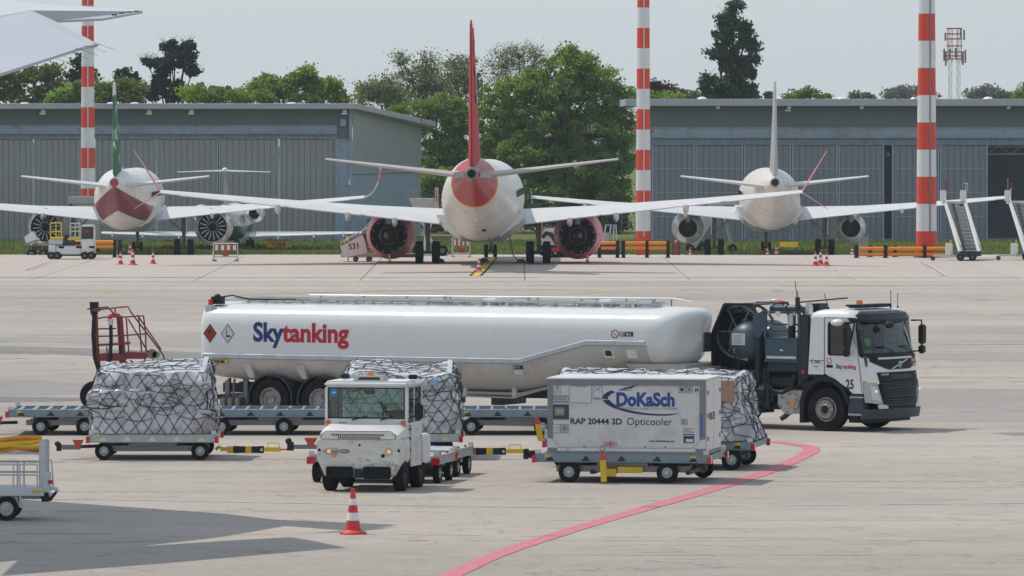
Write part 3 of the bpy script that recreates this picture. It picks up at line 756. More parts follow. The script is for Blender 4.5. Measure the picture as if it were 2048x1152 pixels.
tree('tall dark green poplar-shaped tree over the right hangar', 575, 1462, [(1471, 8, 13, 14), (1466, 32, 17, 14), (1445, 42, 12, 14), (1478, 58, 22, 17), (1450, 72, 24, 17), (1495, 72, 14, 16), (1462, 98, 32, 20), (1504, 98, 14, 14), (1435, 108, 20, 12), (1508, 118, 15, 7), (1465, 130, 38, 20), (1490, 140, 22, 20), (1415, 158, 16, 9), (1460, 165, 42, 22), (1425, 180, 28, 16), (1485, 185, 25, 18), (1455, 195, 45, 12)], 21000, .27, LT, clump=.5, tw=.3, cpb=11, twigs=1.5, shell=.4)
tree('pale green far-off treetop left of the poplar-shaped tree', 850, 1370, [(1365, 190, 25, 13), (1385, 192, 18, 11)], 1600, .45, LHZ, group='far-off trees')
tree('small dark conifer tip right of the poplar-shaped tree', 800, 1508, [(1507, 178, 5, 8), (1509, 190, 9, 10)], 700, .4, LT, 'conifer', 'tree', clump=.4)
tree('tiny dark treetop left of the white tail fin', 850, 1537, [(1537, 189, 6, 6), (1538, 195, 7, 5)], 350, .4, LT, group='far-off trees', clump=.4)
tree('airy yellow-green treetop right of the white tail fin', 600, 1615, [(1620, 185, 14, 8), (1600, 192, 32, 6), (1645, 193, 18, 6), (1580, 196, 20, 5)], 1900, .24, LY, group=TB, clump=.5)
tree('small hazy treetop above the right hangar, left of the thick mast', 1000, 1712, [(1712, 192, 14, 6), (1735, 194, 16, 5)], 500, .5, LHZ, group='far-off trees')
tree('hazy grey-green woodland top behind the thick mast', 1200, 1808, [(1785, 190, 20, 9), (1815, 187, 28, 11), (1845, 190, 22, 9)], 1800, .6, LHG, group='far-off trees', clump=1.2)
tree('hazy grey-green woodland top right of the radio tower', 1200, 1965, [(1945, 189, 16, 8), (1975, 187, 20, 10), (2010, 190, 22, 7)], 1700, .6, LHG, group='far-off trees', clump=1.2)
tree('green treetop at the right end of the right hangar', 650, 2052, [(2045, 190, 14, 9), (2065, 183, 20, 14)], 1400, .3, LG2, group=TB)
# distant wood along the horizon
g = np.random.default_rng(3); n = 16000
X = g.uniform(-420, 420, n); Zt = np.abs(g.normal(0, 1, n)) * 4 + 2; Y = g.uniform(1420, 1500, n)
hgt = LZ + 6 + 4.5 * (np.sin(X * .031) + np.sin(X * .083 + 1) * .6 + np.sin(X * .21) * .3)
Zp = LZ + (hgt - LZ) * np.sqrt(g.uniform(0, 1, n)); P = np.stack([X, Y, Zp], 1)
a = g.normal(size=(n, 3)); a /= np.linalg.norm(a, axis=1)[:, None]; d = np.cross(a, g.normal(size=(n, 3))); d /= np.linalg.norm(d, axis=1)[:, None]
V = np.stack([P - a * 1.3, P + d * 1., P + a * 1.3, P - d * 1.], 1).reshape(-1, 3)
tag(numesh('distant_wood', V, np.arange(4 * n).reshape(-1, 4), LHG, tone=g.uniform(0, 1, n)), 'faint distant wood along the horizon', 'wood', kind='stuff')

# ================================================================ BARRIERS, SIGNS
def guard_rail(label, D, posts, railx, rails, top, pr=.11, rr=.075):
    s = FPX / D; x0 = (posts[0] - 1024) / s
    o = thing('crash_barrier', label, 'barrier', (x0, D, gz(D)), 0, 'orange tube barriers')
    zf = lambda y: CAMZ - (y - HZ) / s - gz(D)
    for p in posts:
        b = MB(); x = (p - 1024) / s - x0; b.cyl((x, 0, 0), (x, 0, zf(top)), pr, n=12); b.box(x - pr - .04, x + pr + .04, -pr - .04, pr + .04, 0, .03)
        b.build('post', BLACKP, o, 40)
    for (a, c) in railx:
        for y in rails:
            b = MB(); b.cyl(((a - 1024) / s - x0, 0, zf(y)), ((c - 1024) / s - x0, 0, zf(y)), rr * 1.25, n=12); b.build('rail', ORANGE, o, 40)
    return o
guard_rail('orange tube barrier in front of the thickest mast', 345.2, [1713, 1771, 1849], [(1717, 1768), (1775, 1846), (1853, 1893)], (497, 509), 490)
guard_rail('orange tube barrier in the row just behind the thickest mast', 347.6, [1740, 1790, 1872], [(1744, 1787), (1794, 1868)], (499, 509), 491)
guard_rail('orange tube barrier at the foot of the middle mast', 345.2, [1199, 1235, 1247, 1294, 1336], [(1202, 1232), (1250, 1291), (1297, 1333)], (486, 496), 481, .1, .07)
guard_rail('orange tube barrier at the foot of the left mast', 346.2, [182, 229, 240], [(184, 227), (150, 180)], (484, 493), 479, .1, .08)
def taxi_sign(label, px, D, w, y0, y1, s_, tm):
    s = FPX / D; z0 = gz(D)
    o = thing('taxiway_sign', label, 'sign', ((px - 1024) / s, D, z0), 0, 'yellow taxiway signs')
    zf = lambda y: CAMZ - (y - HZ) / s - z0
    b = MB(); b.box(-w / 2 / s, w / 2 / s, -.08, .08, zf(y1), zf(y0)); b.build('panel', YELLOW, o, 0, bevel=.01)
    b = MB(); b.box(-w / 2 / s - .04, w / 2 / s + .04, -.06, .1, zf(y0), zf(y0) + .05)
    for x in (-w / 2.4 / s, w / 2.4 / s): b.cyl((x, 0, -.05), (x, 0, zf(y1)), .04)
    b.build('frame', DARKM, o, 0)
    if s_: text(s_, (y1 - y0) / s * .85, TEXTBLK, o, 'lettering', facing((0, -.085, zf(y1) + .1), (1, 0, 0)), xs=.9, bold=.01, align='CENTER')
    return o
taxi_sign('yellow sign reading V106A on the grass before the left hangar', 557, 470, 50, 481, 495, 'V106A', 1)
taxi_sign('plain yellow sign on the grass behind the nose wheel of the white-tailed aircraft', 1578, 468, 36, 483, 494, '', 1)
taxi_sign('small yellow sign on the grass right of the nose wheel of the green-tailed aircraft', 337, 470, 16, 482, 490, '', 1)
# wire fence at the foot of the trees
f = thing('wire_fence', 'dark wire fence at the foot of the trees between the hangars', 'fence', (-7, 533, LZ))
for i in range(10):
    b = MB(); b.cyl((i * 2, 0, 0), (i * 2, 0, 2.4), .04, n=6); b.build('post', GREYM, f, 0)
for k in range(6):
    b = MB(); b.tube([(0, 0, .2 + k * .42), (18, 0, .2 + k * .42)], .02, 4); b.build('wire', GREYM, f, 0)
# ================================================================ AIRCRAFT
def paintmat(name, base, regions, rough=.35, stain=(.36, .31, .25), sa=.42):
    """white aircraft skin with painted regions; regions: list of (expression builder, colour)"""
    m = mat(name, base, rough, var=.06, vs=.8, coat=.0, spec=.3, dirt=stain, da=sa, ds=1.5, dt=.52)
    nt = m.node_tree; N = nt.nodes; L = nt.links; b = N['Principled BSDF']
    src = b.inputs['Base Color'].links[0].from_socket
    tc = N.new('ShaderNodeTexCoord'); sx = N.new('ShaderNodeSeparateXYZ'); L.new(tc.outputs['Object'], sx.inputs[0])
    ab = N.new('ShaderNodeMath'); ab.operation = 'ABSOLUTE'; L.new(sx.outputs[0], ab.inputs[0])
    def plane(a, bb, c, d, use_abs=True):       # a|x| + b y + c z + d > 0
        o = None
        for k, s_ in ((a, ab.outputs[0] if use_abs else sx.outputs[0]), (bb, sx.outputs[1]), (c, sx.outputs[2])):
            q = N.new('ShaderNodeMath'); q.operation = 'MULTIPLY'; q.inputs[1].default_value = k; L.new(s_, q.inputs[0])
            if o is None: o = q.outputs[0]
            else:
                w = N.new('ShaderNodeMath'); w.operation = 'ADD'; L.new(o, w.inputs[0]); L.new(q.outputs[0], w.inputs[1]); o = w.outputs[0]
        g = N.new('ShaderNodeMath'); g.operation = 'GREATER_THAN'; g.inputs[1].default_value = -d; L.new(o, g.inputs[0]); return g.outputs[0]
    for planes, c in regions:
        f = None
        for p in planes:
            q = plane(*p)
            if f is None: f = q
            else:
                w = N.new('ShaderNodeMath'); w.operation = 'MULTIPLY'; L.new(f, w.inputs[0]); L.new(q, w.inputs[1]); f = w.outputs[0]
        mx = N.new('ShaderNodeMix'); mx.data_type = 'RGBA'; L.new(f, mx.inputs[0]); L.new(src, mx.inputs[6]); mx.inputs[7].default_value = (*c, 1); src = mx.outputs[2]
    L.new(src, b.inputs['Base Color'])
    return m
TAILRED = (.40, .012, .022); DRED = (.2, .015, .03)
SK737 = paintmat('red_tailed_skin', (.66, .645, .62), [([(0, -1, .35, -16.95)], (.75, .45, .05)), ([(0, -1, .35, -17.2)], TAILRED)])
SKNEO = paintmat('green_tailed_skin', (.72, .71, .69), [([(-.75, 0, -1, 5.0), (.55, 0, 1, -3.3), (0, -1, 0, -4)], DRED)])
SKCEO = paintmat('plain_white_skin', (.68, .65, .62), [], stain=(.42, .33, .27), sa=.45)
SKJET = paintmat('small_jet_skin', (.7, .7, .7), [([(0, 0, -1, 1.75)], (.04, .12, .09))])
FINRED = mat('fin_red', TAILRED, .5, var=.05, spec=.2)
FINGREEN = mat('fin_green', (.012, .1, .05), .3, var=.05, coat=.4)
ENGRED = mat('engine_cowl_red', (.9, .24, .29), .4, var=.08, spec=.4)
WLRED = mat('winglet_red', (.58, .12, .15), .35)
HOT = mat('exhaust_metal', (.2, .19, .18), .38, metal=.9, var=.2, vs=5)
HOTD = mat('exhaust_dark', (.03, .03, .032), .5, metal=.5, var=.3, vs=5)
FANM = mat('fan_blade', (.12, .125, .14), .3, metal=.8)
STRUT = mat('gear_strut', (.14, .145, .15), .45, metal=.3, var=.15)
STRUTW = mat('gear_strut_pale', (.45, .46, .46), .45, metal=.2, var=.15)
def fuselage(a, secs, m, n=36, name='fuselage'):
    b = MB(); rings = []
    for (y, rx, rz, zc) in secs:
        rings.append([(rx * math.cos(2 * math.pi * i / n), y, zc + rz * math.sin(2 * math.pi * i / n)) for i in range(n)])
    b.loft(rings); return b.build(name, m, a, 50)
def foil(x, yte, yle, z0, hc, th=None):
    c = yle - yte; th = th or hc
    return [(x, yte, z0), (x, yte + c * .12, z0 + hc * .45), (x, yte + c * .4, z0 + hc * .95), (x, yte + c * .68, z0 + hc * 1.05), (x, yte + c * .92, z0 + hc * .8), (x, yle, z0 + hc * .45), (x, yte + c * .92, z0 + hc * .2), (x, yte + c * .6, z0 - hc * .05), (x, yte + c * .25, z0 - hc * .02), (x, yte, z0 - .05)]
def wing(a, st, m, name='wing'):
    for sg in (1, -1):
        b = MB(); b.loft([[(sg * p[0], p[1], p[2]) for p in foil(*s_)] for s_ in st]); w = b.build(name, m, a, 40)
        # flaps and ailerons: separate surfaces at the trailing edge
        xs = [(st[0][0] + .15, .3), (.32, .56), (.58, .72), (.74, .93)]
        def at_(t):
            x = st[0][0] + (st[-1][0] - st[0][0]) * t
            for p, q in zip(st[:-1], st[1:]):
                if p[0] <= x <= q[0] + 1e-6:
                    f = (x - p[0]) / (q[0] - p[0]); return [p[k] + (q[k] - p[k]) * f for k in range(5)]
        for t0, t1 in ((.02, .3), (.315, .56), (.575, .72), (.74, .93)):
            b = MB(); R_ = []
            for t in (t0, t1):
                x, yt, yl, z0, hc = at_(t); c = (yl - yt)
                R_.append([(sg * x, yt - .12, z0 - .07), (sg * x, yt - .12, z0 - .02), (sg * x, yt + c * .13, z0 + hc * .47 + .02), (sg * x, yt + c * .13, z0 - .03)])
            b.loft(R_); b.build('flap', m, w, 0)
def blade(a, root, tip, m, name, sg=1, th=.14, tht=.06):
    """fin, stabiliser or winglet half: root/tip = (x, z, y_te, y_le)"""
    b = MB(); R_ = []
    d = Vector((tip[0] - root[0], 0, tip[1] - root[1])).normalized(); nrm = Vector((-d.z, 0, d.x))
    for k in range(9):
        t = k / 8
        x = root[0] + (tip[0] - root[0]) * t; z = root[1] + (tip[1] - root[1]) * t; y0 = root[2] + (tip[2] - root[2]) * t; y1 = root[3] + (tip[3] - root[3]) * t
        h = (th + (tht - th) * t) / 2; ring = []
        for u, w_ in ((0, .12), (.3, .7), (.65, 1), (.9, .7), (1, 0), (.9, -.7), (.65, -1), (.3, -.7), (0, -.12)):
            p = Vector((x, y0 + (y1 - y0) * u, z)) + nrm * h * w_; ring.append((sg * p.x, p.y, p.z))
        R_.append(ring)
    b.loft(R_); return b.build(name, m, a, 40)
def gear(a, x, y, z1, r, w, gap, side=0, brace=True, rimm=None, st=None):
    st = st or STRUT
    g = MB(); g.cyl((x, y, r), (x, y, r + .75), .09, n=10); g.cyl((x, y, r + .7), (x, y, z1), .13, n=10)
    g.cyl((x - gap - w * .3, y, r), (x + gap + w * .3, y, r), .08, n=10)
    g.bar((x, y + .25, r + .1), (x, y + .12, r + .75), .1, .05); g.bar((x, y - .22, r + .15), (x, y - .2, r + .9), .05, .05)
    g.tube([(x + .08, y - .16, r), (x + .1, y - .18, r + .6), (x + .12, y - .12, z1 - .2)], .022, 5)
    go = g.build('main_gear_leg' if brace else 'nose_gear_leg', st, a, 40)
    if brace:
        s = -1 if x > 0 else 1
        b = MB(); b.bar((x, y, r + 1.0), (x + s * 1.55, y, z1 + .05), .1, .1); b.bar((x + s * .75, y, r + 1.35), (x + s * .2, y, z1), .07, .07)
        b.bar((x + s * .8, y - .05, r + 1.4), (x + s * .95, y - .05, z1), .05, .05)
        b.build('side_brace', STRUT, go, 30)
        b = MB(); b.box(x - s * .22, x - s * .17, y - .35, y + .5, r + .9, z1); b.build('gear_door', WHITE, go, 0)
    for s in (-1, 1): wheel(go, (x + s * gap, y, r), r, w, 'x', .48, STRUTW, name='wheel')
def pylon_engine(a, x, z, y0, y1, r, m, dark_r, chev=0, kind='core', py=1.0, pz=.9):
    """nacelle from exhaust y0 to intake y1"""
    L_ = y1 - y0; re = dark_r
    b = MB(); prof = [(re, y0), (re + .035, y0 + .0), (r * .93, y0 + L_ * .22), (r, y0 + L_ * .5), (r, y0 + L_ * .8), (r * .93, y0 + L_ * .95), (r * .86, y1), (r * .8, y1 - .1), (r * .78, y1 - .8), (re - .03, y0 + .5), (re - .012, y0 + .02)]
    n = 36
    jag = (lambda q, i: (-.16 if i % 2 else .04) if q in (0, 1, 10) else 0) if chev else None
    b.lathe([(p, h) for p, h in prof], (x, 0, z), 'y', n, jag=jag); e = b.build('engine_cowl', m, a, 40)
    if chev:
        b = MB(); b.lathe([(re + .012, y0 - .14), (re + .04, y0 + .1), (re + .085, y0 + .34)], (x, 0, z), 'y', 36, jag=lambda q, i: (-.13 if i % 2 else .07) if q == 0 else 0); b.build('chevron_nozzle', HOTD, e, 30)
    b = MB(); b.lathe([(re - .04, y0 + .03), (re - .06, y0 + 1.3), (.02, y0 + 1.3)], (x, 0, z), 'y', 30); b.build('duct_liner', HOTD, e, 40)
    if kind == 'core':
        b = MB(); b.lathe([(.5 * re, y0 + 1.2), (.62 * re, y0 + .5), (.56 * re, y0 - .05), (.44 * re, y0 - .55), (.42 * re, y0 - .56), (.4 * re, y0 - .2)], (x, 0, z), 'y', 28); b.build('core_cowl', GREYM if chev else HOT, e, 40)
        b = MB(); b.lathe([(.36 * re, y0 - .1), (.33 * re, y0 - .45), (.2 * re, y0 - .85), (.03, y0 - 1.15)], (x, 0, z), 'y', 24); b.build('exhaust_plug', HOT, e, 40)
        if chev:
            for k in range(12):
                an = 2 * math.pi * k / 12 + .2; b = MB(); b.bar((x + math.cos(an) * re * .86, y0 + .2, z + math.sin(an) * re * .86), (x + math.cos(an) * re * .95, y0 + .2, z + math.sin(an) * re * .95), .03, .03)
                b.build('duct_fitting', ALU, e, 0)
    elif kind == 'vanes':
        for k in range(16):
            an = 2 * math.pi * k / 16 + .1; c, s_ = math.cos(an), math.sin(an); b = MB()
            b.hexa([(x + c * .42 * re - s_ * .02, y0 + .55, z + s_ * .42 * re + c * .02), (x + c * .42 * re + s_ * .02, y0 + .55, z + s_ * .42 * re - c * .02), (x + c * .9 * re + s_ * .03, y0 + .55, z + s_ * .9 * re - c * .03), (x + c * .9 * re - s_ * .03, y0 + .55, z + s_ * .9 * re + c * .03)] + [(x + c * .42 * re - s_ * .14, y0 + .8, z + s_ * .42 * re + c * .14), (x + c * .42 * re - s_ * .1, y0 + .8, z + s_ * .42 * re + c * .1), (x + c * .9 * re - s_ * .12, y0 + .8, z + s_ * .9 * re + c * .12), (x + c * .9 * re - s_ * .2, y0 + .8, z + s_ * .9 * re + c * .2)])
            b.build('guide_vane', ALU, e, 0)
        b = MB(); b.lathe([(.42 * re, y0 + 1.0), (.42 * re, y0 + .5), (.36 * re, y0 + .1), (.3 * re, y0 + .1)], (x, 0, z), 'y', 24); b.build('core_cowl', HOT, e, 40)
        b = MB(); b.lathe([(.3 * re, y0 + .2), (.22 * re, y0 - .1), (.03, y0 - .35)], (x, 0, z), 'y', 20); b.build('exhaust_plug', HOTD, e, 40)
    b = MB(); b.loft([[(x - .14, y0 + py + 1.5, z + r * .6), (x + .14, y0 + py + 1.5, z + r * .6), (x + .14, y0 + py + 2, z + r + pz * .5), (x - .14, y0 + py + 2, z + r + pz * .5)], [(x - .22, y0 + .1, z + re * .45), (x + .22, y0 + .1, z + re * .45), (x + .26, y0 + .3, z + r + pz * .55), (x - .26, y0 + .3, z + r + pz * .55)], [(x - .12, y0 - .5, z + re * .62), (x + .12, y0 - .5, z + re * .62), (x + .16, y0 - .6, z + r + pz * .3), (x - .16, y0 - .6, z + r + pz * .3)]])
    b.build('pylon', GREYM, e, 30)
    return e
def fairings(a, st, ts, m, tips=None, L_=2.2, h=.42):
    for sg in (1, -1):
        for i, t in enumerate(ts):
            x = st[0][0] + (st[-1][0] - st[0][0]) * t
            for p, q in zip(st[:-1], st[1:]):
                if p[0] <= x <= q[0] + 1e-6: f = (x - p[0]) / (q[0] - p[0]); S = [p[k] + (q[k] - p[k]) * f for k in range(5)]
            b = MB(); R_ = []
            for k in range(7):
                u = k / 6; w = .14 * math.sin(math.pi * min(1, u * .9 + .12)) + .02; d = h * math.sin(math.pi * min(1, u * .85 + .15)) ** .7
                y = S[1] - .55 + L_ * u; zt = S[3] + .02
                R_.append([(sg * x - w, y, zt), (sg * x - w * .9, y, zt - d * .7), (sg * x, y, zt - d), (sg * x + w * .9, y, zt - d * .7), (sg * x + w, y, zt)])
            b.loft(R_); b.build('flap_fairing', tips if tips and i >= len(ts) - 1 else m, a, 50)
def windows(a, y0, y1, step, x, z, rz=.17):
    b = MB(); n = int((y1 - y0) / step)
    for sg in (1, -1):
        for i in range(n):
            y = y0 + i * step; w = MB(); w.box(sg * x - .01, sg * x + .01, y, y + .23, z - rz, z + rz); w.build('cabin_window', BLACKP, a, 0)
# ---------------- red-tailed aircraft
def place(px, D, psi): return Vector(((px - 1024) * D / FPX, D, gz(D))), -R(psi)
loc, rz = place(966, 331, 1.25)
a = thing('airliner', 'large airliner with red tail fin and red engine cowls, seen from behind, parked centre', 'aircraft', loc, rz)
fuselage(a, [(-20.3, .28, .3, 4.72), (-19.4, .42, .48, 4.62), (-18, .72, .8, 4.48), (-16, 1.08, 1.18, 4.22), (-14, 1.38, 1.5, 3.95), (-11.5, 1.66, 1.78, 3.62), (-9, 1.82, 1.94, 3.35), (-6, 1.88, 2.0, 3.26), (2, 1.88, 2.0, 3.26), (12, 1.88, 2.0, 3.26), (15, 1.8, 1.92, 3.2), (17, 1.5, 1.6, 3.02), (18.4, 1.0, 1.05, 2.8), (19.2, .3, .35, 2.7)], SK737)
b = MB(); b.lathe([(.31, -20.28), (.34, -20.5), (.27, -20.75), (.2, -20.78), (.17, -20.6), (.02, -20.5)], (0, 0, 4.72), 'y', 20); b.build('tail_cone', GREYM, a, 40)
b = MB(); b.lathe([(.13, 0), (.12, .35)], (0, -20.78, 4.72), 'y', 14); b.lathe([(.02, .2), (.13, .2)], (0, -20.78, 4.72), 'y', 14); b.build('exhaust_pipe', BLACKP, a, 40)
b = MB(); b.loft([[(sx * (1.05 + .9 * f), -4.5 + 11.0 * t, 1.15 + f * .65 + (0 if .1 < t < .9 else .35)) for sx, f in ((-1, .0), (-1, .75), (-1, 1), (-.9, 1.6), (.9, 1.6), (1, 1), (1, .75), (1, 0))] for t in (0, .08, .25, .8, .93, 1)])
b.build('belly_fairing', AIRW, a, 40)
ST = [(1.5, -1.5, 6.6, 2.0, .68), (5.8, -2.1, 3.7, 2.5, .42), (11, -3.2, .8, 3.08, .24), (16.2, -4.5, -2.9, 3.66, .12)]
wing(a, ST, WINGW)
fairings(a, ST, (.2, .36, .6), WINGW, None, 2.6, .5)
for sg in (1, -1):
    blade(a, (16.15, 3.7, -4.5, -2.95), (17.35, 5.75, -5.6, -5.1), WLRED, 'winglet', sg, .09, .04)
    blade(a, (16.15, 3.66, -4.5, -3.1), (17.4, 2.85, -5.2, -4.7), WLRED, 'lower_winglet', sg, .08, .03)
    b = MB(); b.loft([[(sg * (.3), -16.4, 4.85), (sg * .3, -19.6, 4.85), (sg * .3, -19.6, 4.55), (sg * .3, -16.4, 4.5)], [(sg * .9, -16.6, 4.85), (sg * .9, -19.55, 4.78), (sg * .9, -19.55, 4.5), (sg * .9, -16.6, 4.5)]])
    b.build('stabiliser_root', WINGG, a, 30)
    blade(a, (.85, 4.66, -19.6, -16.2), (7.0, 5.42, -20.9, -19.3), WINGG, 'horizontal_stabiliser', sg, .3, .1)
f = blade(a, (0, 5.0, -20.0, -13.0), (0, 11.66, -21.8, -19.6), FINRED, 'tail_fin', 1, .62, .2)
b = MB(); b.loft([[(-.05, -20.4, 5.0), (.05, -20.4, 5.0), (.18, -19.0, 5.0), (-.18, -19.0, 5.0)], [(-.03, -22.0, 11.55), (.03, -22.0, 11.55), (.08, -21.3, 11.55), (-.08, -21.3, 11.55)]]); b.build('rudder', FINRED, f, 0)
b = MB(); b.box(-.07, .07, -21.6, -20.2, 11.66, 11.86); b.box(-.05, .05, -21.5, -21.3, 11.86, 12.04); b.build('fin_tip_light', REDLENS, f, 0, bevel=.02)
for (yy, zz_, q) in ((-19.9, 10.3, .95), (-19.0, 9.0, .95)):
    b = MB(); k = 12; ring = []
    for i in range(k + 1):
        an = R(40 + 280 * i / k); ring.append(an)
    for i in range(k):
        a0, a1 = ring[i], ring[i + 1]; xs = .245
        zc = lambda an, r: zz_ + r * math.sin(an)
        yc = lambda an, r: yy + r * .8 * math.cos(an)
        X_ = lambda z, y: (.31 - (z - 5) / 7 * .21) * 1.03
        P = [(yc(a0, q), zc(a0, q)), (yc(a1, q), zc(a1, q)), (yc(a1, q * .6), zc(a1, q * .6)), (yc(a0, q * .6), zc(a0, q * .6))]
        for sg in (1,): b.add([(sg * X_(z, y), y, z) for y, z in P], [(0, 1, 2, 3)])
    b.build('fin_emblem', TEXTWHITE, f, 0)
b = MB(); b.tube([(0, -8, 5.2), (0, -8.1, 5.75)], .02, 5); b.build('antenna', WHITE, a)
for sg in (1, -1):
    pylon_engine(a, sg * 4.82, 1.42, .4, 5.3, 1.26, ENGRED, .94, chev=1, py=.6, pz=.12)
    gear(a, sg * 2.82, 0, 2.35, .57, .4, .42)
gear(a, 0, 15.4, 1.5, .35, .2, .24, brace=False)
windows(a, -7, 14, .51, 1.885, 3.62)
b = MB(); b.box(-.12, .12, -13.95, -13.7, 2.55, 2.8); b.cyl((0, -14.0, 2.42), (0, -13.7, 2.42), .1); b.build('tail_skid', WHITE, a, 30, bevel=.02)
for x, y, z, w, h in ((.35, -11.2, 1.85, .22, .06), (.75, -11.2, 2.3, .05, .05), (-.95, -11.6, 2.6, .16, .04), (1.15, -11.6, 2.75, .16, .04), (.55, -10, 1.45, .06, .06)):
    b = MB(); n_ = Vector((x, 0, z - 3.6)).normalized(); b.box(-w / 2, w / 2, -.3, .05, -h / 2, h / 2)
    q = b.build('service_port', BLACKP, a, 0); q.location = (x * 1.0, y - .25, z - .0)
# service hose under the aircraft
tag((lambda o: o)(MB().tube([(1.35, -2, 1.7), (1.4, -2.6, 1.1), (1.55, -3, .45), (1.9, -3, .1), (2.4, -3, .04), (3.6, -2.5, .04)], .03, 6).build('ground_hose', mat('hose_red_brown', (.2, .04, .03), .5), None, 60, loc=loc)), 'thin dark red hose hanging from the belly of the red-tailed airliner', 'hose')
# ---------------- A320 family
def airbus(label, px, D, psi, skin, neo, fin_mats, sharklet):
    loc, rz = place(px, D, psi)
    a = thing('airliner', label, 'aircraft', loc, rz)
    fuselage(a, [(-18.6, .3, .32, 5.22), (-17.6, .5, .55, 5.08), (-16, .9, .98, 4.92), (-14, 1.28, 1.38, 4.66), (-12, 1.6, 1.7, 4.4), (-9.5, 1.85, 1.95, 4.12), (-6.5, 1.97, 2.07, 3.96), (0, 1.98, 2.07, 3.94), (12, 1.98, 2.07, 3.94), (15, 1.8, 1.9, 3.85), (17, 1.4, 1.5, 3.65), (18.3, .8, .9, 3.45), (18.9, .2, .25, 3.4)], skin)
    b = MB(); b.lathe([(.31, -18.58), (.3, -18.85), (.22, -18.9), (.2, -18.7), (.02, -18.65)], (0, 0, 5.22), 'y', 18); b.build('exhaust_ring', GREYM, a, 40)
    b = MB(); b.lathe([(.02, -18.8), (.2, -18.8)], (0, 0, 5.22), 'y', 16); b.build('exhaust_cover', REDC if neo else BLACKP, a, 40)
    b = MB(); b.loft([[(sx * (1.3 + .85 * f), -3.5 + 10.5 * t, 1.68 + f * .9 + (0 if .1 < t < .9 else .4)) for sx, f in ((-.8, .0), (-1, .35), (-1, .8), (-.9, 1.5), (.9, 1.5), (1, .8), (1, .35), (.8, 0))] for t in (0, .08, .25, .8, .93, 1)])
    b.build('belly_fairing', AIRW, a, 40)
    ST = [(1.7, -1.3, 6.3, 2.5, .8), (6.3, -1.9, 3.9, 3.0, .42), (11, -2.9, 1.0, 3.5, .24), (16.3, -4.0, -2.4, 4.05, .14)]
    wing(a, ST, WINGW); fairings(a, ST, (.28, .5, .75), WINGW, None, 2.2, .4)
    for sg in (1, -1):
        if sharklet:
            b = MB(); R_ = []
            for k in range(9):
                t = k / 8; x = 16.25 + 1.15 * math.sin(t * math.pi / 2); z = 4.1 + 2.3 * (1 - math.cos(t * math.pi / 2)) * 1.0
                c = 1.5 - 1.0 * t; y0 = -4.0 - 1.0 * t; h = .06
                R_.append([(sg * (x - h * t), y0, z + h * (1 - t)), (sg * (x - h * t), y0 + c, z + h * (1 - t)), (sg * (x + h * t), y0 + c, z - h * (1 - t)), (sg * (x + h * t), y0, z - h * (1 - t))])
            b.mi = 0; b.loft(R_); o = b.build('winglet', WINGW, a, 40)
            b = MB(); b.loft(R_[5:8]); b.tf(lambda x, y, z: (x * 1.0006, y, z)); b.v = [(x + (x - sg * 17) * .02 + sg * .012, y - .02, z) for x, y, z in b.v]; b.build('winglet_stripe', WLRED, o, 40)
        else:
            blade(a, (16.25, 3.6, -4.0, -2.9), (16.35, 4.7, -4.5, -3.6), WINGW, 'wingtip_fence', sg, .05, .03)
        blade(a, (.5, 4.95, -16.9, -13.6), (6.2, 5.62, -17.9, -16.5), WINGW, 'horizontal_stabiliser', sg, .34, .12)
        if neo: pylon_engine(a, sg * 5.75, 1.98, .5, 4.6, 1.32, AIRW, 1.0, kind='vanes', py=.6, pz=.0)
        else:
            pylon_engine(a, sg * 5.6, 1.92, .5, 5.0, 1.12, AIRW, .66, kind='plain', py=.6, pz=.2)
        gear(a, sg * 3.8, 0, 3.0, .58, .4, .46)
    gear(a, 0, 12.6, 2.2, .38, .22, .25, brace=False)
    f = blade(a, (0, 5.5, -18.0, -12.2), (0, 11.85, -19.6, -17.8), fin_mats[0], 'tail_fin', 1, .58, .16)
    b = MB(); b.loft([[(-.05, -18.4, 5.75), (.05, -18.4, 5.75), (.17, -17.2, 5.75), (-.17, -17.2, 5.75)], [(-.03, -19.75, 11.6), (.03, -19.75, 11.6), (.07, -19.1, 11.6), (-.07, -19.1, 11.6)]]); b.build('rudder', fin_mats[0], f, 0)
    b = MB(); b.box(-.3, .3, -12.6, -10.9, 5.85, 6.15) if neo else b.box(-.1, .1, -14, -13.4, 5.6, 5.7)
    b.build('antenna_fairing', WHITE, a, 30, bevel=.06)
    windows(a, -8, 13, .53, 1.985, 4.3)
    return a, f
nm = mat('fin_green_spotted', (.01, .13, .055), .45, var=.05, spec=.3)
nt = nm.node_tree; N = nt.nodes; L = nt.links; bs = N['Principled BSDF']; src = bs.inputs['Base Color'].links[0].from_socket
tc = N.new('ShaderNodeTexCoord'); sp = N.new('ShaderNodeSeparateXYZ'); L.new(tc.outputs['Object'], sp.inputs[0])
def gt(s_, v):
    q = N.new('ShaderNodeMath'); q.operation = 'GREATER_THAN'; q.inputs[1].default_value = v; L.new(s_, q.inputs[0]); return q.outputs[0]
vo = N.new('ShaderNodeTexVoronoi'); vo.inputs['Scale'].default_value = 1.5; mp_ = N.new('ShaderNodeMapping'); mp_.inputs['Scale'].default_value = (.01, 1, .8); L.new(tc.outputs['Object'], mp_.inputs[0]); L.new(mp_.outputs[0], vo.inputs['Vector'])
lt = N.new('ShaderNodeMath'); lt.operation = 'LESS_THAN'; lt.inputs[1].default_value = .3; L.new(vo.outputs['Distance'], lt.inputs[0])
s2 = N.new('ShaderNodeMath'); s2.operation = 'MULTIPLY'; L.new(lt.outputs[0], s2.inputs[0]); L.new(gt(sp.outputs[2], 6.2), s2.inputs[1])
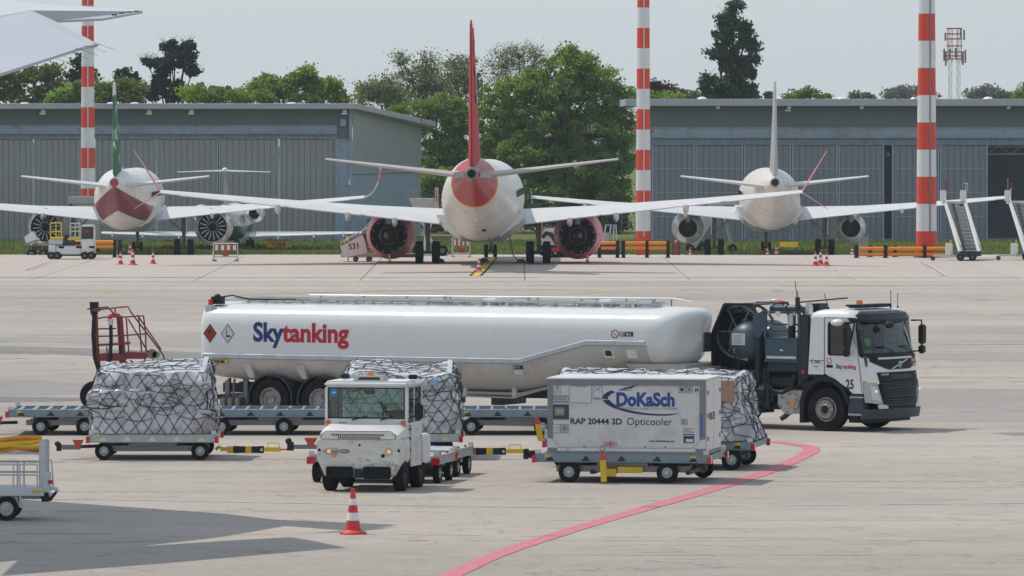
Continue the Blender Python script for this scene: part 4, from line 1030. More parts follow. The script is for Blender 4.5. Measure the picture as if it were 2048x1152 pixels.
m3 = N.new('ShaderNodeMath'); m3.operation = 'MAXIMUM'; L.new(s2.outputs[0], m3.inputs[0]); L.new(gt(sp.outputs[2], 11.0), m3.inputs[1])
mx = N.new('ShaderNodeMix'); mx.data_type = 'RGBA'; L.new(m3.outputs[0], mx.inputs[0]); L.new(src, mx.inputs[6]); mx.inputs[7].default_value = (.68, .68, .66, 1); L.new(mx.outputs[2], bs.inputs['Base Color'])
airbus('airliner with green spotted tail fin and dark red belly chevron, seen from behind, left', 257, 447, -.5, SKNEO, True, (nm,), True)
FINPALE = mat('fin_pale_grey', (.46, .465, .46), .35, var=.05)
airbus('plain white airliner with unmarked pale tail fin, seen from behind, right', 1539, 447, 1.17, SKCEO, False, (FINPALE,), False)
# ---------------- small T-tailed jet
loc, rz = place(462, 472, .3)
j = thing('business_jet', 'small white T-tailed jet with rear engines, behind the green-tailed airliner', 'aircraft', loc, rz)
fuselage(j, [(-9, .2, .2, 2.7), (-7.5, .55, .6, 2.55), (-5, 1.0, 1.1, 2.3), (-2, 1.3, 1.35, 2.0), (6, 1.35, 1.35, 1.95), (9.5, 1.1, 1.1, 1.8), (11.5, .3, .3, 1.6)], SKJET)
blade(j, (0, 3.0, -8.6, -5.4), (0, 5.75, -10.2, -8.2), AIRW, 'tail_fin', 1, .35, .22)
b = MB(); b.lathe([(.02, -10.6), (.16, -10.2), (.2, -8.6), (.05, -7.8)], (0, 0, 5.8), 'y', 14); b.build('tail_bullet', AIRW, j, 50)
for sg in (1, -1):
    blade(j, (.05, 5.75, -10.2, -8.4), (3.3, 5.66, -10.9, -9.9), AIRW, 'horizontal_stabiliser', sg, .16, .08)
    b = MB(); b.loft([[(sg * p[0], p[1], p[2]) for p in foil(*s_)] for s_ in ((1.0, -2.5, 2.5, .95, .3), (9.6, -4.6, -3.2, 1.25, .1))]); b.build('wing', AIRW, j, 40)
    b = MB(); b.lathe([(.38, -5.9), (.42, -5.9), (.62, -5.0), (.66, -3.4), (.55, -2.4), (.48, -2.5), (.36, -5.7)], (sg * 1.95, 0, 2.65), 'y', 24); e = b.build('engine_cowl', AIRW, j, 40)
    b = MB(); b.lathe([(.37, -5.85), (.34, -5.2), (.02, -5.2)], (sg * 1.95, 0, 2.65), 'y', 20); b.build('duct_liner', BLACKP, e, 40)
    b = MB(); b.box(sg * 1.0, sg * 1.5, -5.4, -3.2, 2.5, 2.7); b.build('pylon', AIRW, j, 0, bevel=.05)
    blade(j, (9.6, 1.28, -4.6, -3.3), (10.2, 2.1, -5.3, -4.8), AIRW, 'winglet', sg, .06, .03)
    for t in (.3, .6, .85):
        b = MB(); x = sg * (1 + 8.6 * t); b.box(x - .06, x + .06, -3.5 - 1.6 * t, -2.4 - 1.6 * t, .75 + .3 * t, 1.0 + .3 * t); b.build('flap_fairing', AIRW, j, 0)
    gear(j, sg * 1.4, -.5, 1.2, .34, .2, .2, brace=False)
gear(j, 0, 8.5, 1.0, .25, .14, .14, brace=False)

# ---------------- wing and tail pieces of the near aircraft, top left, casting the long shadow wedges
NEARW = mat('near_wing_white', (.56, .57, .585), .35, var=.03, vs=.8)
NEARG = mat('near_wing_grey', (.42, .43, .45), .4, var=.05, vs=.8)
def slab3(parent, name, pts, th, m):
    """polygon of (px, py, D) points with thickness th downwards"""
    P = [W(*p) for p in pts]; b = MB(); n = len(P); o0 = parent.location
    if n > 5:                                                    # lay every corner on one plane through three of them
        k = [i for i in range(n) if pts[i][0] > -100]; A_, B_, C_ = P[k[1]], P[k[3]], P[k[-1]]
        nn = (B_ - A_).cross(C_ - A_); c0 = Vector((0, 0, CAMZ))
        P = [c0 + ray(p[0], p[1]) * ((A_ - c0).dot(nn) / ray(p[0], p[1]).dot(nn)) for p in pts]
    b.add([(p.x - o0.x, p.y - o0.y, p.z - o0.z) for p in P] + [(p.x - o0.x, p.y - o0.y, p.z - th - o0.z) for p in P], [tuple(range(n)), tuple(range(2 * n - 1, n - 1, -1))] + [(i, n + i, n + (i + 1) % n, (i + 1) % n) for i in range(n)])
    return b.build(name, m, parent, 0)
na = thing('airliner_tail_surfaces', 'pale wingtip and tailplane of a near aircraft reaching in at the top left corner', 'aircraft', W(-300, 60, 117))
slab3(na, 'tailplane', [(-520, -60, 117), (-60, -12, 118), (40, 4, 118), (285, 21, 116), (205, 36, 114.5), (62, 20, 113.5), (-60, 44, 113), (-520, 100, 112)], .015, NEARW)
slab3(na, 'tailplane_underside', [(285, 22.5, 115.9), (205, 37, 114.4), (112, 41, 114), (62, 21, 113.6)], .04, NEARG)
slab3(na, 'wingtip', [(-60, 46, 112.2), (62, 20.5, 113), (110, 42, 112), (195, 88, 110), (165, 94, 109.5), (0, 147, 107.6), (-140, 192, 103), (-420, 270, 100), (-420, 130, 108)], .05, mat('near_wing_blue', (.44, .465, .51), .35, var=.03, vs=.8))
slab3(na, 'wingtip_edge', [(66, 22, 112.9), (112, 43, 111.9), (197, 88.5, 109.9), (180, 88, 110), (120, 66, 111)], .03, NEARG)
for (x, y) in ((97, 112), (113, 108), (133, 103), (152, 97), (170, 91), (188, 86)):
    p = W(x, y, 109.6) - na.location; b = MB(); b.tube([p, p + Vector((.12, -.1, -.03))], .006, 4); b.tube([p + Vector((.1, -.1, -.025)), p + Vector((.38, -.2, -.12))], .003, 3); b.build('static_wick', BLACKP, na, 0)
for (x, y) in ((212, 33), (228, 30), (243, 27), (258, 24.5), (272, 22.8)):
    p = W(x, y, 115) - na.location; b = MB(); b.bar(p - Vector((.04, 0, 0)), p + Vector((.06, 0, .006)), .02, .02); b.build('static_wick', BLACKP, na, 0)
# ================================================================ FUEL TRUCK
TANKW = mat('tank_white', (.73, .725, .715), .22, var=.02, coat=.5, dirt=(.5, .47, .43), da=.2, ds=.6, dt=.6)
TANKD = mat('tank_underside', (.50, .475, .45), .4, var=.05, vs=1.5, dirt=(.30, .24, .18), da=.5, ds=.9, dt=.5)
CABW = mat('cab_white', (.70, .70, .70), .25, var=.02, coat=.4, dirt=(.45, .43, .4), da=.3, ds=1.5, dt=.6)
FENDER = mat('fender_blue_grey', (.035, .046, .062), .5, var=.1)
RIMW = mat('wheel_rim_dusty', (.3, .29, .28), .5, metal=.4, var=.2, vs=8, dirt=(.08, .07, .06), da=.7, ds=6, dt=.5)
TA = R(26.2)
tl = thing('tank_trailer', 'long white rounded tank trailer lettered Skytanking, coupled behind the truck cab', 'tank trailer', (-5.70 + 1.1 * math.sin(TA), 154.6 + 1.1 * math.cos(TA), 0), -TA)
# local: x forward, y to the left (away from camera), near side y = -1.25
YB = -1.25
def trim_z(x):
    P = [(-1.9, 1.47), (6.62, 1.47), (8.35, 1.93), (9.9, 1.93), (11, 1.9)]
    for (a, c), (d, e) in zip(P[:-1], P[1:]):
        if x <= d: return c + (e - c) * max(0, (x - a)) / (d - a)
    return 1.9
def bot_z(x):
    P = [(-1.9, 1.0), (-1.3, .93), (0, .86), (3, .76), (6.0, .74), (6.9, .8), (8.5, 1.22), (9.3, 1.38), (10.6, 1.42), (11, 1.5)]
    for (a, c), (d, e) in zip(P[:-1], P[1:]):
        if x <= d: return c + (e - c) * max(0, (x - a)) / (d - a)
    return 1.5
def sec(x, upper, sc=1., inset=0.):
    """half cross-sections: upper = trim to crown, lower = trim to keel"""
    t, k = trim_z(x), bot_z(x); top = 2.80
    if upper:
        H = [(1.25, t - .012), (1.25, t + .3 * (2.3 - t)), (1.25, 2.25), (1.235, 2.36), (1.195, 2.48), (1.12, 2.58), (1.0, 2.66), (.85, 2.72), (.6, 2.765), (.3, 2.79), (0, top)]
    else:
        h = t - k
        H = [(1.243, t + .0), (1.235, t - .12 * h), (1.18, t - .35 * h), (1.06, t - .62 * h), (.88, t - .82 * h), (.62, t - .95 * h), (.3, k + .01), (0, k)]
    pts = [(-y, z) for y, z in H] + [(y, z) for y, z in H[-2::-1]]
    zc = 2.0; 
    return [(x, y * sc, zc + (z - zc) * (sc if sc > .99 else (sc * .6 + .4))) for y, z in pts]
Xs = [-1.9, -1.84, -1.75, -1.6] + [i * .5 for i in range(-2, 13)] + [6.4, 6.62, 7, 7.5, 8, 8.35, 8.7, 9.2, 9.9]
b = MB(); ri = []
scs = {-1.9: .93, -1.84: .965, -1.75: .99}
for x in Xs: ri.append(sec(x, True, scs.get(x, 1.)))
b.loft(ri, closed=False); b.add([], []); 
tank = b.build('tank_shell', TANKW, tl, 45)
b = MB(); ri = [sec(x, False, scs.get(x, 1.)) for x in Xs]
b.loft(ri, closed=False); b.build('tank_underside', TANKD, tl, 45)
# rear head
b = MB(); s1 = sec(-1.9, True, .93); s0 = sec(-1.9, False, .93)
ring = s1 + s0[::-1][1:-1]
b.loft([ring, [(-1.95, y * .8, 1.9 + (z - 1.9) * .8) for x, y, z in ring], [(-1.98, y * .02, 1.9 + (z - 1.9) * .02) for x, y, z in ring]], cap=False); b.build('rear_head', TANKW, tl, 50)
# front head: slanting, narrowing nose
HEADM = mat('tank_head_white', (.68, .70, .70), .3, var=.02, coat=.3)
b = MB(); s1 = sec(9.9, True); s0 = sec(9.9, False); ring = s1 + s0[::-1][1:-1]
def headring(t):
    out = []
    for x, y, z in ring:
        fx = .82 * math.sin(t * math.pi / 2)
        k = 1 - .62 * (1 - math.cos(t * math.pi / 2)) ** 1.5
        zc = 2.12
        lead = .22 * (z - 2.1) * math.sin(t * math.pi)          # crown leads the belly
        out.append((9.9 + fx * (1 - .12 * abs(y) ** 2) + lead, y * k, zc + (z - zc) * (1 - .72 * (1 - math.cos(t * math.pi / 2)) ** 2)))
    return out
b.loft([headring(t) for t in (0, .12, .25, .4, .55, .7, .82, .92)] + [[(10.73, y * .02, 2.12 + (z - 2.12) * .02) for x, y, z in ring]], cap=False)
b.build('front_head', HEADM, tl, 60)
# trim strip along the side, both sides
for sg in (-1, 1):
    b = MB(); R_ = []
    for x in (-1.8, 2, 6.62, 8.35, 9.85): R_.append([(x, sg * 1.252, trim_z(x) - .02), (x, sg * 1.285, trim_z(x) + .0), (x, sg * 1.285, trim_z(x) + .09), (x, sg * 1.252, trim_z(x) + .11)])
    b.loft(R_); b.build('side_rail', GALV if sg > 0 else mat('trim_strip', (.5, .52, .55), .35, metal=.3), tl, 0)
    b = MB()
    for i in range(26): x = -1.7 + i * .45; b.cyl((x, sg * 1.285, trim_z(x) + .05), (x, sg * 1.292, trim_z(x) + .05), .012, n=6)
    q = b.build('rail_rivets', GREYM, tl, 0); q['kind'] = 'stuff'
# roof: walkway, hand rail, manholes, pipes
b = MB(); b.box(-1.4, 9.6, -.42, -.38, 2.86, 2.9); b.box(-1.4, 9.6, .38, .42, 2.86, 2.9)
b.build('walkway_edge', mat('walkway_metal', (.6, .6, .58), .4, metal=.3), tl, 0)
for i in range(30):
    b = MB(); x = -1.3 + i * .37; b.box(x, x + .3, -.37, .37, 2.845, 2.86); b.build('walkway_plate', GALV, tl, 0)
b = MB(); b.tube([(-.05, .9, 2.93), (9.6, .9, 2.96), (10.1, .9, 2.88)], .022, 6)
b.build('hand_rail', mat('rail_white', (.66, .66, .65), .35), tl)
for i in range(9):
    b = MB(); x = .25 + i * 1.16; b.tube([(x, .9, 2.78), (x, .9, 2.93)], .022, 6); b.build('rail_post', GREYM, tl)
for x in (3.9, 6.1, 7.9, 9.35):
    b = MB(); b.cyl((x, 0, 2.79), (x, 0, 2.87), .33, n=20); m_ = b.build('manhole', ALU, tl, 30)
    b = MB(); b.cyl((x, 0, 2.87), (x, 0, 2.9), .28, n=20); b.tube([(x - .25, -.1, 2.9), (x - .22, -.1, 2.96), (x + .2, -.1, 2.96), (x + .24, -.1, 2.9)], .015, 5)
    b.cyl((x + .1, .1, 2.88), (x + .1, .1, 2.97), .05, n=8); b.build('manhole_lid', GALV, m_, 30)
for x in (5.3, 8.3):
    b = MB(); b.hexa([(x - .2, -.3, 2.78), (x + .22, -.3, 2.78), (x + .22, .3, 2.78), (x - .2, .3, 2.78), (x - .12, -.22, 2.95), (x + .18, -.22, 2.95), (x + .18, .22, 2.95), (x - .12, .22, 2.95)])
    b.build('vent_hood', TANKW, tl, 30, bevel=.02)
b = MB()
for y_, x0, x1 in ((-.5, -1.6, 1.2), (-.6, -.5, 5), (-.55, 4, 9.2)):
    b.tube([(x0 + (x1 - x0) * i / 10, y_ + random.uniform(-.03, .03), 2.83 + random.uniform(-.01, .02)) for i in range(11)], .009, 5)
b.build('roof_cables', GREYM, tl)
for i in range(22):
    b = MB(); b.box(-1 + i * .48, -.95 + i * .48, -.52, -.46, 2.79, 2.86); b.build('walkway_clip', GALV, tl, 0)
b = MB(); b.box(-1.82, -1.62, -1.12, -.92, 2.45, 2.72); b.build('lamp_bracket', WHITED, tl, 0, bevel=.02)
b = MB(); b.cyl((-1.72, -1.02, 2.72), (-1.72, -1.02, 2.86), .06, n=10); b.build('rear_beacon', REDLENS, tl, 30)
b = MB(); b.box(-1.75, -1.45, -.95, -.8, 2.74, 2.92); b.sphere((-1.6, -.9, 2.9), .09); b.tube([(-1.6, -.85, 2.9), (-1.3, -.7, 2.95), (-.9, -.6, 2.86), (.3, -.5, 2.86)], .018, 5); b.build('camera_unit', BLACKP, tl, 30)
# side markings on the near side
def side(x, z, y=YB - .004): return facing((x, y, z), (1, 0, 0))
text('Sky', .62, TEXTBLUE, tl, 'lettering', side(-.44, 1.89), xs=.93, bold=.022)
text('tanking', .62, TEXTRED, tl, 'lettering', side(.36, 1.89), xs=.98, bold=.022)
def diamond(x, z, r, m, edge, name):
    b = MB(); b.prism([(x - r, z), (x, z - r * 1.25), (x + r, z), (x, z + r * 1.25)], YB - .006, YB - .001, 'y'); o = b.build(name, edge, tl, 0)
    b = MB(); q = r * .88; b.prism([(x - q, z), (x, z - q * 1.25), (x + q, z), (x, z + q * 1.25)], YB - .009, YB - .0062, 'y'); b.build('sign_field', m, o, 0)
    return o
o = diamond(-1.61, 2.05, .185, mat('sign_maroon', (.3, .02, .02), .4), mat('sign_dark_red', (.25, .01, .01), .4), 'hazard_sign')
b = MB(); b.prism([(-1.66, 2.06), (-1.62, 2.03), (-1.58, 2.06), (-1.575, 2.11), (-1.6, 2.16), (-1.615, 2.12), (-1.64, 2.15), (-1.66, 2.1)], YB - .012, YB - .0095, 'y'); b.build('flame_symbol', TEXTBLK, o, 0)
o = diamond(-1.13, 2.05, .185, STICKER, TEXTBLUE, 'environment_sign')
b = MB(); b.box(-1.17, -1.155, YB - .012, YB - .0095, 1.98, 2.16); b.box(-1.2, -1.13, YB - .012, YB - .0095, 2.08, 2.09); b.prism([(-1.19, 1.97), (-1.04, 1.97), (-1.06, 2.0), (-1.1, 2.02), (-1.17, 1.99)], YB - .012, YB - .0095, 'y'); b.build('tree_and_fish_symbol', TEXTBLK, o, 0)
b = MB(); b.box(9.2, 9.55, YB - .006, YB - .001, 2.13, 2.24); o = b.build('fuel_grade_sign', TEXTBLK, tl, 0)
text('JET A-1', .11, TEXTWHITE, o, 'lettering', side(9.215, 2.15, YB - .0075), xs=.85, bold=.003)
b = MB(); b.lathe([(.1, 0), (.1, -.006), (.08, -.006), (.08, 0)], (9.08, YB - .001, 2.185), 'y', 20); b.bar((9.02, YB - .004, 2.24), (9.14, YB - .004, 2.13), .014, .004); b.build('no_flames_sign', mat('sign_ring_red', (.35, .03, .05), .5), tl, 0)
b = MB(); b.box(9.045, 9.11, YB - .003, YB - .001, 2.17, 2.18); b.build('match_symbol', TEXTBLK, tl, 0)
b = MB(); b.hexa([(6.45, -1.225, 1.33), (6.7, -1.225, 1.33), (6.7, -1.22, 1.33), (6.45, -1.22, 1.33), (6.45, -1.253, 1.41), (6.7, -1.253, 1.41), (6.7, -1.245, 1.41), (6.45, -1.245, 1.41)]); o = b.build('fuel_grade_sign', TEXTBLK, tl, 0)
text('JET A-1', .06, TEXTWHITE, o, 'lettering', facing((6.465, -1.256, 1.35), (1, 0, 0)), xs=.95)
b = MB(); b.hexa([(6.47, -1.2, 1.2), (6.7, -1.2, 1.2), (6.7, -1.17, 1.2), (6.47, -1.17, 1.2), (6.47, -1.232, 1.31), (6.7, -1.232, 1.31), (6.7, -1.2, 1.31), (6.47, -1.2, 1.31)]); b.build('data_plate', STICKER, tl, 0)
b = MB(); b.box(-1.62, -1.12, -1.285, -1.25, 1.34, 1.42); o = b.build('maker_plate', YELLOW, tl, 0)
text('ROHR', .085, TEXTBLK, o, 'lettering', side(-1.57, 1.35, -1.287), xs=1.6, bold=.006)
for x0, w in ((8.75, .28), (9.35, .26)):
    b = MB(); b.hexa([(x0, -1.13, 1.62), (x0 + w, -1.13, 1.62), (x0 + w, -1.05, 1.62), (x0, -1.05, 1.62), (x0, -1.245, 1.83), (x0 + w, -1.245, 1.83), (x0 + w, -1.15, 1.83), (x0, -1.15, 1.83)]); b.build('access_plate', WHITE, tl, 0, bevel=.01)
b = MB(); b.hexa([(8.82, -1.175, 1.67), (8.97, -1.175, 1.67), (8.97, -1.12, 1.67), (8.82, -1.12, 1.67), (8.82, -1.245, 1.79), (8.97, -1.245, 1.79), (8.97, -1.15, 1.79), (8.82, -1.15, 1.79)]); b.build('access_opening', DARKM, tl, 0)
# running gear
for x in (0, 1.33):
    for sg in (-1, 1):
        for k, yy in ((0, 1.1), (1, .8)):
            w_ = wheel(tl, (x, sg * yy, .5), .5, .28, 'y', .56, RIMW, n=32)
            if k == 0:
                for q in range(10):
                    an = 2 * math.pi * q / 10; b = MB(); b.cyl((x + .17 * math.cos(an), sg * 1.13, .5 + .17 * math.sin(an)), (x + .17 * math.cos(an), sg * 1.17, .5 + .17 * math.sin(an)), .02, n=6); b.build('wheel_nut', RIMW, w_, 0)
        b = MB(); ar = []
        for i in range(17):
            an = R(-12 + 204 * i / 16); ar.append([(x + .6 * math.cos(an), sg * 1.25, .5 + .6 * math.sin(an)), (x + .57 * math.cos(an), sg * 1.24, .5 + .57 * math.sin(an)), (x + .57 * math.cos(an), sg * .62, .5 + .57 * math.sin(an)), (x + .6 * math.cos(an), sg * .62, .5 + .6 * math.sin(an))])
        b.loft(ar); b.build('fender', FENDER, tl, 40)
    b = MB(); b.cyl((x, -1, .5), (x, 1, .5), .09); b.build('axle', DARKM, tl)
for sg in (-1, 1):
    b = MB(); b.box(-1.7, 8.3, sg * .4 - .05, sg * .4 + .05, .62, .84); b.box(-.75, 2.2, sg * .5 - .06, sg * .5 + .06, .4, .75); b.build('chassis_beam', DARKM, tl, 0)
    for x in (-.78, .64, 2.1):
        b = MB(); b.prism([(x, 1.35), (x + .26, 1.35), (x + .36, 1.0), (x + .22, 1.0)], sg * 1.235, sg * 1.1, 'y'); b.build('support_bracket', TANKD if x > 0 else TANKD, tl, 0, bevel=.01)
b = MB(); b.box(-1.75, -1.68, -1.1, 1.1, .45, .57); b.box(-1.62, -1.5, -.5, -.4, .5, .9); b.box(-1.62, -1.5, .4, .5, .5, .9); b.build('rear_bumper', GREYM, tl, 0)
for i, (x, y) in enumerate(((-1.55, -.9), (-1.35, -.9), (-1.15, -.9), (-1.5, .1), (-1.25, .1))):
    b = MB(); b.box(x, x + .14, y, y + .3, .28, .5); b.build('wheel_chock', mat('chock_tan', (.28, .24, .2), .7, var=.2) if i == 0 else MATS['chock_tan'], tl, 0, bevel=.02)
b = MB(); b.box(-1.8, -.75, -1.1, .2, .24, .29); b.build('rear_shelf', GREYM, tl, 0)
b = MB(); b.tube([(-1.3, -.6, .95), (-1.32, -.62, .6), (-1.25, -.6, .45), (-1.2, -.3, .4)], .03, 6); b.tube([(-1.6, -.3, .95), (-1.62, -.3, .7)], .05, 6); b.box(-1.0, -.9, -.7, -.6, .3, .9); b.build('rear_pipework', GREYM, tl)
b = MB(); b.tube([(2.6, -.75, .78), (4, -.75, .74), (6.4, -.75, .72), (7.1, -.75, .88), (8.3, -.72, 1.2), (8.9, -.7, 1.18), (9.6, -.65, .98)], .045, 8); b.tube([(2.6, -.9, .70), (6.3, -.9, .64), (7.4, -.9, .95), (8.4, -.85, 1.24)], .022, 6)
b.build('side_pipe', mat('pipe_pale', (.42, .4, .38), .4, metal=.3), tl)
for x, z in ((3.6, .7), (4.9, .68), (6.2, .68), (7.2, .86), (8.1, 1.15)):
    b = MB(); b.box(x, x + .12, -.8, -.7, z - .05, z + .18); b.build('pipe_clamp', WHITED, tl, 0)
b = MB(); b.box(3.8, 4.2, -.8, .8, .42, .68); b.box(4.3, 4.55, -.75, -.5, .48, .66); b.box(5.6, 5.9, -.7, .6, .45, .7); b.build('valve_box', DARKM, tl, 0, bevel=.02)
for sg in (-1, 1):
    b = MB(); b.box(7.25, 7.42, sg * .75 - .08, sg * .75 + .08, .14, .95); b.box(7.2, 7.47, sg * .75 - .14, sg * .75 + .14, .1, .15); b.bar((7.3, sg * .75, .25), (7.85, sg * .5, .95), .06, .06); b.build('landing_leg', TANKD, tl, 0, bevel=.01)
b = MB(); b.box(8.6, 10.7, -.5, .5, 1.1, 1.24); b.box(9.2, 10.9, -.7, .7, 1.2, 1.42); b.hexa([(9.5, -.9, 1.15), (10.6, -.9, 1.15), (10.6, .9, 1.15), (9.5, .9, 1.15), (9.2, -1.0, 1.5), (10.8, -1.0, 1.5), (10.8, 1.0, 1.5), (9.2, 1.0, 1.5)]); b.build('coupling_frame', TANKD, tl, 0, bevel=.015)

# ---------------------------------------------------------------- tractor cab
CA = R(33)
F_ = Vector((math.cos(CA), -math.sin(CA), 0)); L_v = Vector((math.sin(CA), math.cos(CA), 0))
pc = G(1650.5, 862.4) + L_v * 1.22
tr = thing('truck_cab', 'white day-cab truck number 25 with dark grille and driver, towing the tank trailer', 'truck', (pc.x, pc.y, 0), -CA)
ZP = [(.28, 1.30), (.5, 1.34), (1.2, 1.31), (1.77, 1.20), (2.53, .95), (2.66, .86), (2.79, .6)]
def fx(z):
    for (a, c), (d, e) in zip(ZP[:-1], ZP[1:]):
        if z <= d: return c + (e - c) * (z - a) / (d - a)
    return .6
def front(y, z, off=0.):
    c = abs(y) / 1.25
    return (fx(z) - .26 * c ** 3 - .05 * c ** 12 + off, y, z)
def fpatch(name, quad, m, parent=None, off=.0, nu=8, nv=4, th=.02):
    """quad: (y,z) bottom-left(near), bottom-right(far), top-right, top-left, laid on the cab front"""
    (a, b_, c, d) = quad; mb = MB()
    def P(u, v, o):
        y = (a[0] * (1 - u) + b_[0] * u) * (1 - v) + (d[0] * (1 - u) + c[0] * u) * v
        z = (a[1] * (1 - u) + b_[1] * u) * (1 - v) + (d[1] * (1 - u) + c[1] * u) * v
        return front(y, z, o)
    mb.grid(lambda u, v: P(u, v, off), nu, nv)
    edge = [(i / nu, 0) for i in range(nu)] + [(1, j / nv) for j in range(nv)] + [(1 - i / nu, 1) for i in range(nu)] + [(0, 1 - j / nv) for j in range(nv)]
    R0 = [P(u, v, off) for u, v in edge]; R1 = [P(u, v, off - th) for u, v in edge]
    mb.loft([R0, R1], cap=False)
    return mb.build(name, m, parent or tr, 40, normals=False)
XN = front(-1.25, 1.5)[0]      # x of the near front corner
# side shells with door window
for sg in (-1, 1):
    y0, y1 = sg * 1.25, sg * 1.21
    # cab side silhouette pieces around the window
    def fr(z): return front(1.25, z)[0]
    b = MB()
    b.prism([(-.44, 1.30), (-.02, 1.30), (-.02, 2.62), (-.36, 2.62)], y0, y1, 'y')               # rear quarter
    b.prism([(.0, 1.33), (.62, 1.0), (.74, .88), (fr(.88), .88), (fr(1.3), 1.3), (fr(1.76), 1.76), (.12, 1.76), (.1, 1.80), (.0, 1.80)], y0, y1, 'y')   # below window
    b.prism([(.0, 1.802), (.1, 1.802), (.1, 2.50), (.0, 2.50)], y0, y1, 'y')
    b.prism([(.0, 2.502), (fr(2.5) - .0, 2.502), (fr(2.6), 2.6), (fr(2.6) - .04, 2.62), (.0, 2.62)], y0, y1, 'y')
    b.prism([(.80, 2.5), (fr(1.78) - .26, 1.762), (fr(1.78), 1.762), (fr(2.5), 2.5)], y0, y1, 'y')
    door = b.build('cab_side', CABW, tr, 0)
    b = MB(); b.prism([(.1, 1.8), (.12, 1.76), (fr(1.78) - .27, 1.76), (.79, 2.5), (.14, 2.5), (.1, 2.46)], sg * 1.225, sg * 1.22, 'y'); b.build('door_window', GLASSD, door, 0)
    b = MB(); P = [(.1, 1.79), (.12, 1.76), (fr(1.78) - .27, 1.76), (.79, 2.5), (.14, 2.5), (.1, 2.46)]
    for p, q in zip(P, P[1:] + P[:1]): b.bar((p[0], sg * 1.25, p[1]), (q[0], sg * 1.25, q[1]), .035, .02, up=(0, 1, 0))
    b.build('window_seal', BLACKP, door, 0)
    b = MB()
    for p, q in (((-.01, 1.32), (-.01, 2.6)), ((.0, 1.31), (.62, .98)), ((fr(1.0) - .02, .9), (fr(1.7) - .02, 1.72)), ((-.01, 2.61), (.82, 2.61)), ((-.4, 1.62), (-.02, 1.62))):
        b.bar((p[0], sg * 1.2505, p[1]), (q[0], sg * 1.2505, q[1]), .012, .006, up=(0, 1, 0))
    b.build('panel_gap', BLACKP, door, 0)
    b = MB(); b.box(.04, .22, sg * 1.26, sg * 1.235, 1.46, 1.53); b.build('door_handle', BLACKP, door, 0, bevel=.01)
    # mudguard + steps
    b = MB(); ar = []
    for i in range(19):
        an = R(8 + 180 * i / 18); ar.append([(.66 * math.cos(an), sg * 1.265, .56 + .66 * math.sin(an) * 1.08), (.56 * math.cos(an), sg * 1.255, .56 + .56 * math.sin(an) * 1.06), (.56 * math.cos(an), sg * .8, .56 + .56 * math.sin(an) * 1.06), (.66 * math.cos(an), sg * .8, .56 + .66 * math.sin(an) * 1.08)])
    b.loft(ar); b.box(-.66, -.56, sg * 1.26, sg * .85, .18, .62)
    b.build('mudguard', BLACKP, tr, 40)
    b = MB(); b.prism([(-.72, 1.28), (.64, 1.28), (.78, .9), (.62, .9), (.46, 1.16), (-.42, 1.24), (-.72, 1.0)], sg * 1.245, sg * .9, 'y'); b.build('arch_panel', BLACKP, tr, 0)
    b = MB(); b.prism([(.64, .86), (fr(.86) - .01, .86), (fr(.5), .36), (.6, .36)], sg * 1.235, sg * 1.0, 'y'); st_ = b.build('step_panel', FENDER, tr, 0, bevel=.01)
    box_obj('step_tread', (.62, fr(.4) - .03, sg * 1.25, sg * 1.0, .38, .42), GALV, st_); box_obj('step_tread', (.66, fr(.8), sg * 1.245, sg * 1.1, .78, .81), GALV, st_)
b = MB(); b.prism([(-.44, 1.3), (-.40, 1.3), (-.32, 2.62), (-.36, 2.62)], -1.208, 1.208, 'y'); b.build('rear_wall', CABW, tr, 0)
# roof
b = MB(); R_ = []
for x, z, w in ((-.38, 2.60, 1.25), (-.36, 2.70, 1.235), (-.3, 2.76, 1.2), (-.1, 2.80, 1.2), (.3, 2.81, 1.2), (.6, 2.79, 1.2), (.74, 2.74, 1.19), (.80, 2.62, 1.17)):
    R_.append([(x, -1.25, 2.6), (x, -w, min(z, 2.6 + (z - 2.6) * .7)), (x, -w + .12, z - .01), (x, 0, z), (x, w - .12, z - .01), (x, w, min(z, 2.6 + (z - 2.6) * .7)), (x, 1.25, 2.6)])
b.loft(R_); b.build('roof', CABW, tr, 50)
# sun visor
b = MB(); R_ = []
for i in range(13):
    y = -1.2 + 2.4 * i / 12; x0 = front(y, 2.6)[0]; e = .04 if i in (0, 12) else 0
    R_.append([(x0 - .14 + e, y, 2.53 + e), (x0 + .14 - e, y, 2.50 + e), (x0 + .19 - e, y, 2.56), (x0 + .1, y, 2.70 - e), (x0 - .12, y, 2.75 - e)])
b.loft(R_); b.build('sun_visor', mat('visor_grey', (.02, .023, .03), .45, var=.05, spec=.3), tr, 40)
# windscreen and front panels
BLKG = mat('grille_black', (.009, .01, .012), .55, var=.1, spec=.25)
fpatch('windscreen', ((-1.16, 1.79), (1.16, 1.79), (1.12, 2.5), (-1.12, 2.5)), GLASS, off=-.01, nu=14, nv=6, th=.004)
fpatch('windscreen_base', ((-1.2, 1.7), (1.2, 1.7), (1.17, 1.8), (-1.17, 1.8)), BLKG, off=.0, nu=14, nv=2)
for sg in (-1, 1): fpatch('windscreen_pillar', ((sg * 1.25, 1.76), (sg * 1.15, 1.76), (sg * 1.11, 2.52), (sg * 1.25, 2.52)), BLKG, nu=2, nv=6)
fpatch('front_panel', ((-1.25, 1.16), (1.25, 1.16), (1.25, 1.72), (-1.25, 1.72)), CABW, off=-.012, nu=20, nv=6)
mbk = MB()
